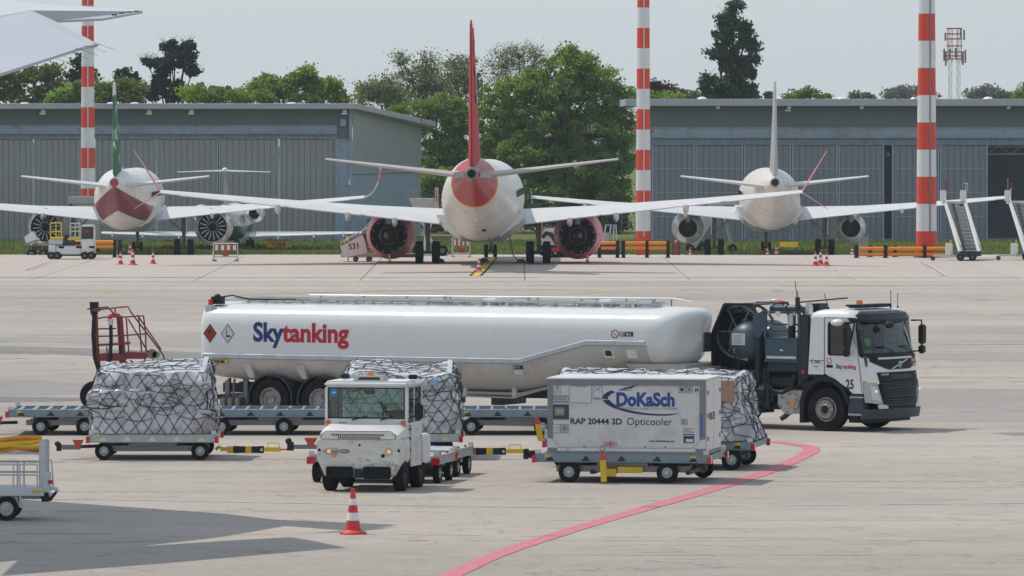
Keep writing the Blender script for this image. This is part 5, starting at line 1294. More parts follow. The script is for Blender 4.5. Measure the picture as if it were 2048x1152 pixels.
# black swooping logo panel
ys = [-1.05 + 2.1 * i / 16 for i in range(17)]
def sw(y):
    t = (abs(y) / 1.05); return 1.42 + .26 * max(0, t - .45) ** 1.3 * 1.6
mbk.grid(lambda u, v: front(-1.05 + 2.1 * u, sw(-1.05 + 2.1 * u) * (1 - v) + 1.71 * v, .006), 20, 3); lp = mbk.build('logo_panel', BLKG, tr, 40, normals=False)
b = MB(); b.grid(lambda u, v: front(-.82 + 1.5 * u, 1.655 + .045 * v - .0 * u, .014), 12, 1); b.build('chrome_strip', ALU, lp, 40, normals=False)
b = MB(); c0 = front(0, 1.53); b.bar((front(-.38, 1.44)[0] + .02, -.38, 1.43), (front(.38, 1.62)[0] + .02, .38, 1.63), .02, .03)
b.lathe([(.045, .01), (.075, .01), (.075, .035), (.045, .035)], (front(0, 1.53)[0], 0, 1.53), 'x', 20); b.build('badge', ALU, lp, 0)
b = MB(); x_ = front(.86, 1.5)[0]; b.hexa([front(.62, 1.46, .01), front(1.02, 1.46, .01), front(1.02, 1.46, .0), front(.62, 1.46, .0), front(.62, 1.65, .02), front(1.02, 1.65, .02), front(1.02, 1.65, .0), front(.62, 1.65, .0)]); wp = b.build('warning_plate', RED, tr, 0)
fd = Vector(front(1.0, 1.55)) - Vector(front(.64, 1.55))
for z_, s_ in ((1.57, 'ROHR'), (1.49, 'Flughafen')):
    text(s_, .07, TEXTWHITE, wp, 'lettering', facing(Vector(front(.66, z_, .03)), fd), xs=.9)
fpatch('upper_grille', ((-.86, 1.16), (.86, 1.16), (.9, 1.36), (-.9, 1.36)), BLKG, off=.01, nu=14, nv=2)
ug = fpatch('grille_slot', ((-.45, 1.2), (.45, 1.2), (.47, 1.3), (-.47, 1.3)), DARKM, off=.018, nu=8, nv=1)
text('VOLVO', .065, TEXTWHITE, tr, 'lettering', facing(Vector(front(-.82, 1.29, .02)), Vector(front(-.55, 1.29)) - Vector(front(-.82, 1.29))), xs=1.3)
text('FM', .05, TEXTWHITE, tr, 'lettering', facing(Vector(front(.72, 1.29, .02)), Vector(front(.85, 1.29)) - Vector(front(.72, 1.29))), xs=1.2)
HLG = mat('headlight_housing', (.38, .39, .4), .25, metal=.3, coat=.5)
gr = fpatch('grille', ((-.74, .52), (.74, .52), (.86, 1.15), (-.86, 1.15)), BLKG, off=.0, nu=14, nv=4)
for i, z in enumerate((.6, .66, .72, .80, .86, .92, .99, 1.05, 1.1)):
    b = MB(); b.grid(lambda u, v: front(-.7 - .012 * i + (1.4 + .024 * i) * u, z + .022 * v, .02 + .01 * (i % 3 == 0)), 12, 1); b.build('grille_bar', FENDER if i % 3 == 0 else DARKM, gr, 0, normals=False)
for sg in (-1, 1):
    hl = fpatch('headlight', ((sg * .78, .62), (sg * 1.22, .68), (sg * 1.245, 1.15), (sg * .95, 1.14)) if sg > 0 else ((-1.22, .68), (-.78, .62), (-.95, 1.14), (-1.245, 1.15)), HLG, off=.012, nu=4, nv=4)
    yl = sg * 1.0
    fpatch('lens', tuple((sg * a, z) for a, z in ((.86, .70), (1.08, .74), (1.13, 1.05), (1.0, 1.04))) if sg > 0 else tuple((sg * a, z) for a, z in ((1.08, .74), (.86, .70), (1.0, 1.04), (1.13, 1.05))), ALU, hl, off=.02, nu=3, nv=3)
    b = MB(); c = front(yl, .93, .035); b.sphere(c, .032); b.build('lamp', mat('warm_lamp', (1, .75, .4), .2, emit=.5) if sg < 0 else MATS['warm_lamp'], hl, 50)
    fpatch('fog_lamp', ((sg * .8 - .13, .53), (sg * .8 + .18, .53), (sg * .8 + .16, .62), (sg * .8 - .14, .62)), ALU, hl, off=.02, nu=3, nv=1)
bm_ = fpatch('bumper', ((-1.25, .30), (1.25, .30), (1.25, .52), (-1.25, .52)), FENDER, off=.05, nu=20, nv=3, th=.1)
b = MB(); b.box(.5, .98, -1.0, 1.0, .2, .31); b.build('bumper_skirt', BLACKP, tr, 0)
# wipers, mirrors
for y0, y1 in ((-.75, -.1), (.2, .8)):
    b = MB(); b.tube([front(y1, 1.76, .03), front(y0 + .3, 1.93, .04), front(y0, 1.95, .03)], .014, 5); b.build('wiper', BLACKP, tr)
def mirror(sg, near):
    b = MB(); x = 1.0; 
    b.tube([(.86, sg * 1.25, 2.5), (x + .02, sg * 1.45, 2.5), (x + .03, sg * 1.47, 2.2), (x + .02, sg * 1.45, 1.8), (.9, sg * 1.25, 1.78)], .022, 6)
    m_ = b.build('mirror_arm', BLACKP, tr)
    b = MB(); b.box(x - .02, x + .1, sg * 1.34, sg * 1.56, 1.95, 2.4); b.box(x - .02, x + .1, sg * 1.34, sg * 1.54, 1.73, 1.92); b.build('mirror_housing', BLACKP, m_, 30, bevel=.03)
mirror(-1, 1); mirror(1, 0)
# shift near mirror back along the door as in the photograph
for o in [k for k in kids(tr) if k.name.startswith('mirror_arm')][:1]: o.location.x = -.35
b = MB(); b.sphere((.42, -1.4, 2.5), .15, sc=(1.1, .8, .55)); b.tube([(.42, -1.24, 2.56), (.42, -1.4, 2.52)], .02, 5); b.build('kerb_mirror', CABW, tr, 60)
b = MB(); b.sphere(front(-.35, 2.44, .22), .14, sc=(.7, 1.1, .6)); b.tube([front(-.35, 2.53, .1), front(-.35, 2.46, .2)], .02, 5); b.build('front_mirror', BLACKP, tr, 60)
# roof fittings
b = MB(); b.box(.35, .6, -.8, .7, 2.82, 2.86); b.box(.3, .64, -.85, .75, 2.86, 2.90); b.tube([(.45, .75, 2.88), (.5, .85, 2.86), (.5, .95, 2.82)], .03, 6); b.build('light_bar', BLACKP, tr, 30, bevel=.02)
b = MB(); b.cyl((.45, -.45, 2.88), (.45, -.45, 3.0), .09, .075, 14); b.build('beacon', AMBER, tr, 40)
for x, y, h, t in ((-.1, -.9, .36, -.12), (.6, .75, .4, 0), (.7, .9, .34, .0), (.3, .6, .1, 0)):
    b = MB(); b.tube([(x, y, 2.8), (x + t, y, 2.8 + h)], .008, 4); b.cyl((x, y, 2.79), (x, y, 2.84), .02, n=6); b.build('aerial', BLACKP, tr)
# lettering on the cab side
def cs(x, z, y=-1.2525): return facing((x, y, z), (1, 0, 0))
text('Sky', .135, TEXTBLUE, tr, 'lettering', cs(.29, 1.45), xs=.95, bold=.004)
text('tanking', .135, TEXTRED, tr, 'lettering', cs(.485, 1.45), xs=.87, bold=.004)
text('25', .3, TEXTBLK, tr, 'number', cs(.56, .99), xs=.72, bold=.008)
b = MB(); b.lathe([(.05, 0), (.07, 0), (.07, -.004), (.05, -.004)], (.12, -1.251, 1.62), 'y', 18); b.build('round_emblem', TEXTRED, tr, 0)
b = MB(); b.box(-.3, -.1, -1.253, -1.25, 1.55, 1.64); o = b.build('side_sticker', STICKER, tr, 0)
b = MB(); b.box(-.27, -.13, -1.256, -1.2535, 1.6, 1.62); b.box(-.27, -.13, -1.256, -1.2535, 1.565, 1.585); b.build('print_bars', TEXTBLK, o, 0)
b = MB(); b.prism([(-.38, 1.6), (-.3, 1.66), (-.34, 1.6), (-.31, 1.52)], -1.254, -1.251, 'y'); b.build('swoosh_emblem', TEXTRED, tr, 0)
text('GEBAU', .045, TEXTGREY, tr, 'lettering', cs(-.3, 1.47), xs=.9)
# wheels
for sg in (-1, 1):
    w_ = wheel(tr, (0, sg * 1.07, .5), .505, .3, 'y', .55, RIMW, n=36)
    b = MB(); b.lathe([(.06, sg * 1.14), (.1, sg * 1.25), (.11, sg * 1.25), (.16, sg * 1.2), (.2, sg * 1.19), (.215, sg * 1.23), (.2, sg * 1.235), (.12, sg * 1.2)], (0, 0, .5), 'y', 24); b.build('hub_ring', RIMW, w_, 40)
    for q in range(10):
        an = 2 * math.pi * q / 10; b = MB(); b.cyl((.17 * math.cos(an), sg * 1.19, .5 + .17 * math.sin(an)), (.17 * math.cos(an), sg * 1.24, .5 + .17 * math.sin(an)), .018, n=6); b.build('wheel_nut', ALU, w_, 0)
    b = MB(); b.cyl((0, sg * 1.1, .5), (0, sg * 1.255, .5), .075, n=16); b.build('hub_cap', BLACKP, w_, 40)
    for yy in (1.07, .76): wheel(tr, (-3.55, sg * yy, .5), .505, .29, 'y', .55, RIMW, n=28)
b = MB(); b.cyl((0, -1, .5), (0, 1, .5), .08); b.cyl((-3.55, -1, .5), (-3.55, 1, .5), .1); b.box(-4.2, 1.0, -.45, -.36, .75, 1.0); b.box(-4.2, 1.0, .36, .45, .75, 1.0); b.build('chassis', DARKM, tr)
# cabin interior
b = MB(); b.box(-.3, .95, -1.2, 1.2, 1.3, 1.36); b.build('cab_floor', BLACKP, tr, 0)
b = MB(); b.prism([(.62, 1.5), (1.05, 1.5), (1.02, 1.74), (.75, 1.78), (.62, 1.7)], -1.15, 1.15, 'y'); b.build('dashboard', mat('dash_grey', (.06, .075, .08), .6), tr, 0)
b = MB(); b.hexa([(.85, -.1, 1.8), (.9, .15, 1.8), (.88, .15, 1.8), (.83, -.1, 1.8), (.98, -.18, 1.97), (1.02, .08, 1.97), (1.0, .08, 1.97), (.96, -.18, 1.97)]); b.build('paper', mat('paper_pale_blue', (.35, .5, .55), .7), tr, 0)
for y in (-.62, .62):
    b = MB(); b.box(-.1, .32, y - .24, y + .24, 1.5, 1.62); b.hexa([(-.2, y - .22, 1.6), (-.05, y - .22, 1.6), (-.05, y + .22, 1.6), (-.2, y + .22, 1.6), (-.28, y - .18, 2.3), (-.16, y - .18, 2.3), (-.16, y + .18, 2.3), (-.28, y + .18, 2.3)]); b.build('seat', DARKM, tr, 30, bevel=.03)
b = MB(); b.lathe([(.2, -.015), (.22, 0), (.2, .015), (.19, 0)], (0, 0, 0), 'z', 24); b.bar((-.2, 0, 0), (.2, 0, 0), .03, .02); sw_ = b.build('steering_wheel', BLACKP, tr); sw_.location = (.58, .62, 1.9); sw_.rotation_euler = (0, R(-35), 0)
# ---- pump deck behind the cab (all dark blue steel)
dk = thing('pump_unit', 'dark blue refuelling pump unit with hose reel and round vessel behind the cab', 'pump unit', (pc.x, pc.y, 0), -CA)
b = MB(); b.box(-3.6, -.75, -1.0, 1.1, .78, .9); b.box(-3.3, -.8, -.8, .9, .45, .8); b.box(-2.6, -1.9, -1.05, -.3, .36, .5); b.build('deck_base', BLUED, dk, 0)
# cabinet with open top
MB().box(-3.1, -.8, .1, .95, .9, 2.0).build('inner_tank', BLUED, dk, 0, bevel=.04)
MB().box(-2.3, -.75, -.75, .1, .88, 1.3).build('pump_housing', BLUED, dk, 0, bevel=.04)
MB().cyl((-2.1, -.8, 1.15), (-2.1, -.2, 1.15), .22, n=20).build('pump_body', BLUEG, dk, 40)
b = MB(); b.box(-1.62, -.72, -1.2, .9, 1.58, 2.12); b.box(-1.64, -.7, -1.22, -1.16, 1.56, 1.60); c_ = b.build('cabinet', BLUEG, dk, 0)
b = MB(); b.box(-1.58, -.75, -1.215, -1.2, 1.64, 2.1); b.build('cabinet_door', BLUEG, c_, 0, bevel=.008)
b = MB(); b.box(-1.56, -.78, -1.232, -1.216, 1.64, 1.70); b.build('reflective_strip', mat('strip_pale', (.5, .52, .55), .4), c_, 0)
b = MB(); b.lathe([(.001, -1.22), (.065, -1.22)], (-1.17, 0, 1.83), 'y', 16); b.build('round_sticker', mat('sticker_navy', (.04, .05, .12), .4), c_, 0)
b = MB(); b.box(-1.21, -1.13, -1.225, -1.221, 1.82, 1.85); b.build('sticker_print', TEXTWHITE, c_, 0)
b = MB(); b.prism([(-1.6, 1.56), (-.73, 1.56), (-.8, 1.34), (-1.55, 1.34)], -1.15, .8, 'y'); b.build('cabinet_skirt', BLUED, dk, 0)
b = MB()
for x in (-1.62, -.72):
    for y in (-1.18, .85): b.box(x - .03, x + .03, y - .03, y + .03, 2.12, 2.72)
b.box(-1.65, -.69, -1.21, -1.15, 2.68, 2.74); b.box(-1.65, -.69, .82, .88, 2.68, 2.74); b.box(-1.6, -.75, -.9, -.84, 2.4, 2.44); b.box(-1.6, -.75, -.9, -.84, 2.25, 2.28)
b.build('upper_frame', BLUEG, dk, 0)
b = MB(); b.box(-.76, -.46, -1.2, .9, 1.0, 2.66); b.build('bulkhead', BLUED, dk, 0, bevel=.02)
for s_, x in (('2', -1.55), ('1', -.85)): text(s_, .1, TEXTWHITE, dk, 'number', cs(x, 2.66, -1.216))
b = MB(); b.box(-1.33, -1.2, -1.225, -1.212, 2.62, 2.73); b.build('small_label', STICKER, dk, 0)
b = MB(); b.cyl((-1.75, -.7, 2.78), (-1.0, -.7, 2.78), .09); b.cyl((-1.35, -.7, 2.78), (-1.3, -.7, 2.78), .12); b.cyl((-1.72, -.7, 2.78), (-1.68, -.7, 2.78), .12); b.cyl((-1.05, -.7, 2.78), (-1.0, -.7, 2.78), .12); b.tube([(-1.0, -.7, 2.78), (-.85, -.7, 2.75), (-.8, -.7, 2.6)], .08, 10); b.cyl((-1.35, -.7, 2.86), (-1.35, -.7, 2.94), .06); b.build('top_pipe', BLUEG, dk, 40)
b = MB(); b.cyl((-1.05, -.95, 2.4), (-1.05, -.95, 2.66), .1); b.build('filter_bowl', ALU, dk, 40)
b = MB(); b.cyl((-1.05, -.95, 2.1), (-1.05, -.95, 2.4), .09); b.build('filter_body', BLACKP, dk, 40)
b = MB(); b.tube([(-1.75, -.75, 2.96), (-1.55, -.75, 2.98), (-1.4, -.75, 2.92)], .02, 6); b.tube([(-1.7, -.6, 2.99), (-1.45, -.6, 2.94)], .02, 6); b.build('valve_handle', RED, dk)
b = MB(); b.bar((-1.0, -.8, 2.93), (-.3, .3, 3.02), .06, .03); b.box(-1.02, -.95, -.85, -.75, 2.75, 3.05); b.box(-.9, -.7, -.3, .1, 2.7, 2.9); b.build('boom', BLUED, dk, 0)
b = MB(); b.cyl((-.62, -.9, 2.6), (-.62, -.9, 2.88), .09); b.cyl((-.62, -.9, 2.86), (-.62, -.9, 2.95), .06); b.build('pressure_pot', ALU, dk, 40)
for x, y, h in ((-1.0, -.8, .38), (-.72, -1.15, .8)):
    b = MB(); b.tube([(x, y, 3.05 if h < .5 else 2.1), (x - .06, y, 3.43 if h < .5 else 3.2)], .009, 4); b.build('aerial', BLACKP, dk)
# side fin plate between vessel and cabinet
b = MB(); b.prism([(-1.82, 2.1), (-1.66, 2.3), (-1.66, 2.72), (-1.9, 2.68), (-2.0, 2.5), (-1.95, 2.15)], -1.15, -1.1, 'y'); b.build('side_plate', BLUEG, dk, 0)
# vessel
dv = MB().box(-2.5, -2.0, -.4, .4, 1.3, 1.5).build('vessel_cradle', BLUED, dk, 0); dv.location.x = .37
b = MB(); prof = [(.02, -.99), (.22, -.96), (.36, -.88), (.46, -.74), (.5, -.56), (.5, .5), (.4, .66), (.02, .75)]
b.lathe(prof, (-2.72, -.1, 1.98), 'y', 32); v_ = b.build('round_vessel', BLUEG, dk, 50); v_.location.x = .37
b = MB(); b.box(-2.95, -2.6, -1.09, -1.03, 1.93, 2.2); b.build('data_plate', STICKER, v_, 0)
for k in range(5): 
    b = MB(); b.box(-2.92, -2.65 - .05 * (k % 2), -1.095, -1.091, 1.97 + k * .042, 1.982 + k * .042); b.build('print_line', TEXTGREY, v_, 0)
b = MB(); b.hexa([(-2.9, -.95, 1.62), (-2.6, -.95, 1.55), (-2.6, -.9, 1.55), (-2.9, -.9, 1.62), (-2.95, -1.06, 1.85), (-2.66, -1.08, 1.88), (-2.66, -1.0, 1.88), (-2.95, -1.0, 1.85)]); b.build('foil_patch', ALU, v_, 30)
b = MB(); b.cyl((-2.3, -.75, 2.25), (-2.1, -.75, 2.25), .12); b.cyl((-2.75, -.4, 2.4), (-2.75, -.4, 2.5), .12); b.cyl((-2.3, -.7, 2.4), (-2.3, -.7, 2.75), .035); b.cyl((-2.3, -.7, 2.5), (-2.3, -.7, 2.62), .06); b.box(-2.95, -2.5, -.6, -.45, 2.4, 2.46); b.build('vessel_fittings', GREYM, v_, 40)
# pipes
b = MB(); b.tube([(-1.88, -1.05, 2.3), (-1.88, -1.05, 1.1), (-2.0, -1.05, 1.0), (-2.6, -1.05, 1.0)], .075, 10); b.tube([(-2.6, -1.05, 1.05), (-2.6, -1.0, 1.3), (-2.9, -.95, 1.36)], .07, 10); b.tube([(-3.3, -.9, 1.15), (-2.6, -1.0, 1.0)], .1, 10)
b.cyl((-2.62, -1.08, .92), (-2.62, -1.08, 1.12), .14); b.tube([(-4.3, -.5, 1.2), (-3.6, -.7, 1.2), (-3.2, -.8, 1.15)], .085, 10); b.cyl((-3.95, -.6, 1.2), (-3.88, -.62, 1.2), .12); b.build('pipework', BLUED, dk, 40)
b = MB(); b.tube([(-1.65, -1.18, 1.35), (-1.6, -1.2, 1.1), (-1.4, -1.2, .9), (-1.15, -1.2, .86), (-.9, -1.2, 1.0), (-.8, -1.2, 1.3)], .045, 8); b.tube([(-2.2, -1.0, 1.2), (-2.0, -1.1, .8), (-1.75, -1.1, .6), (-1.7, -1.0, 1.2)], .025, 6); b.build('hose_loops', BLACKP, dk)
b = MB(); b.box(-3.55, -1.9, -1.12, -1.04, 1.28, 1.36); b.box(-3.55, -3.45, -1.12, .9, .9, 1.36); b.box(-2.3, -2.2, -1.1, -.9, .5, 1.3); b.box(-1.75, -1.6, -1.05, -.9, .5, 1.4); b.box(-2.0, -1.0, -1.0, -.7, 1.0, 1.2); b.build('frame_rails', BLUED, dk, 0)
for i in range(7):
    x, z = -3.2 + .27 * i, .7 + .12 * (i % 3); b = MB(); b.cyl((x, -1.0, z), (x, -.7, z), .07 + .02 * (i % 2)); b.build('coupling_valve', GREYM if i % 2 else BLUED, dk, 40)
# hose reel with guard frame
b = MB(); b.lathe([(.58, -.12), (.63, -.12), (.63, -.06), (.58, -.06), (.58, -.12)], (-3.0, -.45, 2.22), 'y', 40); b.lathe([(.58, .5), (.63, .5), (.63, .56), (.58, .56), (.58, .5)], (-3.0, -.45, 2.22), 'y', 40)
for k in range(6):
    an = math.pi * k / 3; 
    for yy in (-.54, .08): b.bar((-3.0, yy, 2.22), (-3.0 + .6 * math.cos(an), yy, 2.22 + .6 * math.sin(an)), .03, .03)
b.build('reel_frame', GREYM, dk, 40, loc=(.28, 0, 0))
for k in range(6):
    b = MB(); b.lathe([(.2 + .045, 0), (.2, .045), (.2 - .045, 0), (.2, -.045), (.245, 0)], (-3.0, -.5 + k * .1, 2.22), 'y', 24); b.lathe([(.45, 0), (.41, .04), (.37, 0), (.41, -.04), (.45, 0)], (-3.0, -.5 + k * .1, 2.22), 'y', 30)
    b.build('hose_turn', BLACKP if k != 2 else mat('hose_yellow_band', (.35, .35, .03), .5), dk, 50, loc=(.28, 0, 0))
b = MB(); P = [(-3.62, 1.2), (-3.62, 2.2), (-3.3, 2.86), (-2.55, 2.86), (-2.4, 2.55)]
for y in (-.72, .72):
    for p, q in zip(P[:-1], P[1:]): b.bar((p[0], y, p[1]), (q[0], y, q[1]), .06, .06, up=(0, 1, 0))
b.prism([(-3.62, 2.2), (-3.3, 2.86), (-3.27, 2.86), (-3.59, 2.2)], -.75, .75, 'y'); b.prism([(-3.3, 2.84), (-2.55, 2.84), (-2.55, 2.87), (-3.3, 2.87)], -.75, .75, 'y'); b.prism([(-3.64, 1.2), (-3.6, 1.2), (-3.6, 2.2), (-3.64, 2.2)], -.75, .75, 'y')
b.build('reel_guard', BLUED, dk, 0, loc=(.3, 0, 0))
b = MB(); b.box(-3.95, -3.65, -.95, -.7, 1.75, 2.2); b.cyl((-3.8, -.82, 2.2), (-3.8, -.82, 2.25), .05); b.build('junction_box', mat('box_dark_grey', (.05, .055, .065), .5), dk, 0, bevel=.015, loc=(.28, 0, 0))
# battery box / exhaust silencer behind the front wheel
b = MB(); b.prism([(-1.3, .92), (-.62, .92), (-.62, .38), (-1.1, .38), (-1.3, .56)], -1.18, -.6, 'y'); b.build('silencer_box', mat('silencer_grey', (.4, .38, .35), .5, metal=.2, dirt=(.25, .2, .15), da=.5), dk, 0, bevel=.02)
b = MB(); b.lathe([(.02, -1.22), (.24, -1.22), (.26, -1.2), (.26, -1.16)], (-.98, 0, .62), 'y', 28); b.build('silencer_cover', mat('silencer_cover', (.42, .41, .39), .45, metal=.3, dirt=(.25, .2, .15), da=.5), dk, 40)
for k in range(6):
    an = 2 * math.pi * k / 6 + .4; b = MB(); b.cyl((-.98 + .21 * math.cos(an), -1.235, .62 + .21 * math.sin(an)), (-.98 + .21 * math.cos(an), -1.22, .62 + .21 * math.sin(an)), .018, n=8); b.build('bolt', DARKM, dk, 0)
b = MB(); b.box(-.9, -.8, -1.25, -1.22, .58, .66); b.build('side_reflector', AMBER, dk, 0)
b = MB(); b.tube([(-1.0, -1.1, .42), (-1.1, -1.15, .32), (-1.2, -1.2, .25)], .06, 10); b.build('exhaust_tip', DARKM, dk, 40)
b = MB(); b.lathe([(.02, -1.21), (.05, -1.21)], (-.6, 0, 1.35), 'y', 12); b.build('tail_marker', REDLENS, dk, 0)
# ================================================================ CARGO TRAIN
FILM = mat('white_wrap', (.56, .565, .60), .3, var=.14, vs=2.2, bump=.9, bs=7, dirt=(.27, .255, .26), da=.8, ds=1.3, dt=.5, coat=.3)
NETC = mat('net_cord', (.035, .037, .045), .7, var=.3, vs=9)
CARD = mat('cardboard', (.36, .24, .16), .75, var=.1, vs=3)
DECKA = mat('deck_aluminium', (.6, .62, .64), .3, metal=.7, var=.1, vs=5)
DECKB = mat('side_rail_blue_steel', (.2, .26, .3), .45, metal=.3, var=.15, vs=4, dirt=(.1, .11, .12), da=.5, ds=3)
DECKW = mat('end_stop_white', (.6, .6, .58), .4, var=.1, dirt=(.3, .25, .2), da=.5, ds=6)
def dolly(label, loc, rz, L_, Dp, wheels, z=.48, wr=.19, rail=None, drawbar=True, group='cargo dollies', ww=.13, rollers=8):
    """origin: middle of near edge on the ground; x along the train, y away from the camera"""
    d = thing('cargo_dolly', label, 'dolly', loc, rz, group); h = L_ / 2; rail = rail or GALV
    b = MB(); b.box(-h, h, 0, .05, z - .07, z + .07); b.box(-h, h, 0, .12, z + .07, z + .085); b.box(-h, h, -.02, 0, z - .09, z - .07); b.build('side_rail', rail, d, 0, bevel=.006, seg=1)
    b = MB(); b.box(-h, h, Dp - .05, Dp, z - .07, z + .07); b.build('side_rail', rail, d, 0)
    for s in (-1, 1):
        b = MB(); b.box(s * h, s * (h - .06), .05, Dp - .05, z - .06, z + .06); b.build('end_rail', rail, d, 0)
        for y in (0, Dp - .1):
            b = MB(); b.box(s * (h - .02), s * (h + .06), y - .03, y + .13, z - .1, z + .04); b.build('corner_marker', REDLENS, d, 0, bevel=.005)
            b = MB(); b.box(s * (h - .1), s * h, y, y + .1, z + .06, z + .16); b.build('end_stop', DECKW, d, 0, bevel=.01)
    b = MB(); b.box(-h + .06, h - .06, .05, Dp - .05, z - .03, z); b.build('deck_plate', DECKB, d, 0)
    n = rollers
    for i in range(n):
        x = -h + .2 + (L_ - .4) * i / (n - 1); b = MB(); b.cyl((x, .12, z + .04), (x, Dp - .12, z + .04), .035, n=8, cap=True); b.build('roller', DECKA, d, 40)
    for i in range(5):
        x = -h + .3 + (L_ - .6) * i / 4; b = MB(); b.prism([(x - .09, z - .06), (x + .09, z - .06), (x, z + .05)], -.004, -.001, 'y'); b.build('triangle_cutout', DARKM if rail is DECKB else DECKA, d, 0)
    for x, m in ((-h + .25, AMBER), (h - .3, AMBER), (.2, RED), (-.5, RED)):
        b = MB(); b.box(x - .06, x + .06, -.006, -.0015, z + .01, z + .05) if m is AMBER else b.cyl((x, .04, z + .085), (x, .04, z + .13), .025, n=8); b.build('side_marker' if m is AMBER else 'lock_pin', YELLOW if m is AMBER else REDLENS, d, 0)
    b = MB(); b.box(-h + .45, h - .45, Dp * .3, Dp * .3 + .1, z - .3, z - .16); b.box(-h + .45, h - .45, Dp * .65, Dp * .65 + .1, z - .3, z - .16); b.box(-h + .4, h - .4, .18, .26, z - .28, z - .16)
    b.box(-.5, .5, .1, Dp - .1, z - .16, z - .07); b.build('chassis', GREYM, d, 0)
    for x, y in wheels: 
        wheel(d, (x, y, wr), wr, ww, 'y', .5, GALV, n=22)
        b = MB(); b.lathe([(.001, y - ww / 2 - .012), (.03, y - ww / 2 - .01), (.035, y - ww / 2 + .02)], (x, 0, wr), 'y', 10); b.build('hub_cap', DECKW, d, 40)
    xs = sorted({round(x, 2) for x, y in wheels})
    b = MB()
    for x in xs: b.box(x - .04, x + .04, .1, Dp - .1, wr - .04, wr + .04); b.bar((x, .25, wr), (x * .6, .4, z - .08), .06, .06)
    b.build('axle', DARKM, d, 0)
    if drawbar:
        b = MB(); b.bar((-h + .1, Dp * .5, .24), (-h - .55, .35, .26), .08, .07); b.bar((-h - .2, .35, .26), (-h - .62, .35, .26), .09, .1); b.build('drawbar', GREYM, d, 0)
        b = MB(); b.box(-h - .7, -h - .6, .28, .42, .18, .34); b.sphere((-h - .68, .33, .33), .06); b.build('coupling', BLACKP, d, 30)
        b = MB(); b.hexa([(-h - .28, .2, .26), (-h - .2, .2, .26), (-h - .2, .3, .26), (-h - .28, .3, .26), (-h - .36, .2, .42), (-h - .12, .2, .42), (-h - .12, .3, .42), (-h - .36, .3, .42)]); b.build('red_catch', REDLENS, d, 0)
    return d
def towbar(label, p, L_, name='tow_bar'):
    t = thing(name, label, 'tow bar', p, 0, 'striped tow bars'); n = 6; w = L_ * .62 / n
    b = MB(); b.box(-.02, .12, -.05, .05, -.03, .05); b.tube([(-.12, 0, .0), (-.05, 0, .06), (.03, 0, .02)], .035, 7); b.build('hook', YELLOW, t, 30)
    for i in range(n):
        b = MB(); q = .005 * (i % 2); b.box(.12 + i * w, .12 + (i + 1) * w, -.055, .055, -.07 - q, .07 + q); b.build('bar_segment', BLACKP if i in (1, 2, 4, 5) else YELLOW, t, 0, bevel=.006)
    x = .12 + n * w
    b = MB(); b.box(x, L_, -.05, .05, -.04, .05); b.tube([(x + .08, 0, .05), (x + .08, 0, .14), (x + .32, 0, .14), (x + .32, 0, .05)], .012, 5); b.build('handle', YELLOW, t, 30)
    b = MB(); b.tube([(L_, 0, 0), (L_ + .25, 0, .01)], .018, 6); b.build('pin', REDLENS, t)
    b = MB(); b.lathe([(.001, -.06), (.03, -.06)], (x - .05, 0, 0), 'y', 10); b.build('reflector', DECKW, t, 0)
    return t
def vn(v, sc, sd=0): return mnoise.noise(Vector((v[0] * sc + sd * 7.3, v[1] * sc + sd * 3.1, v[2] * sc)))
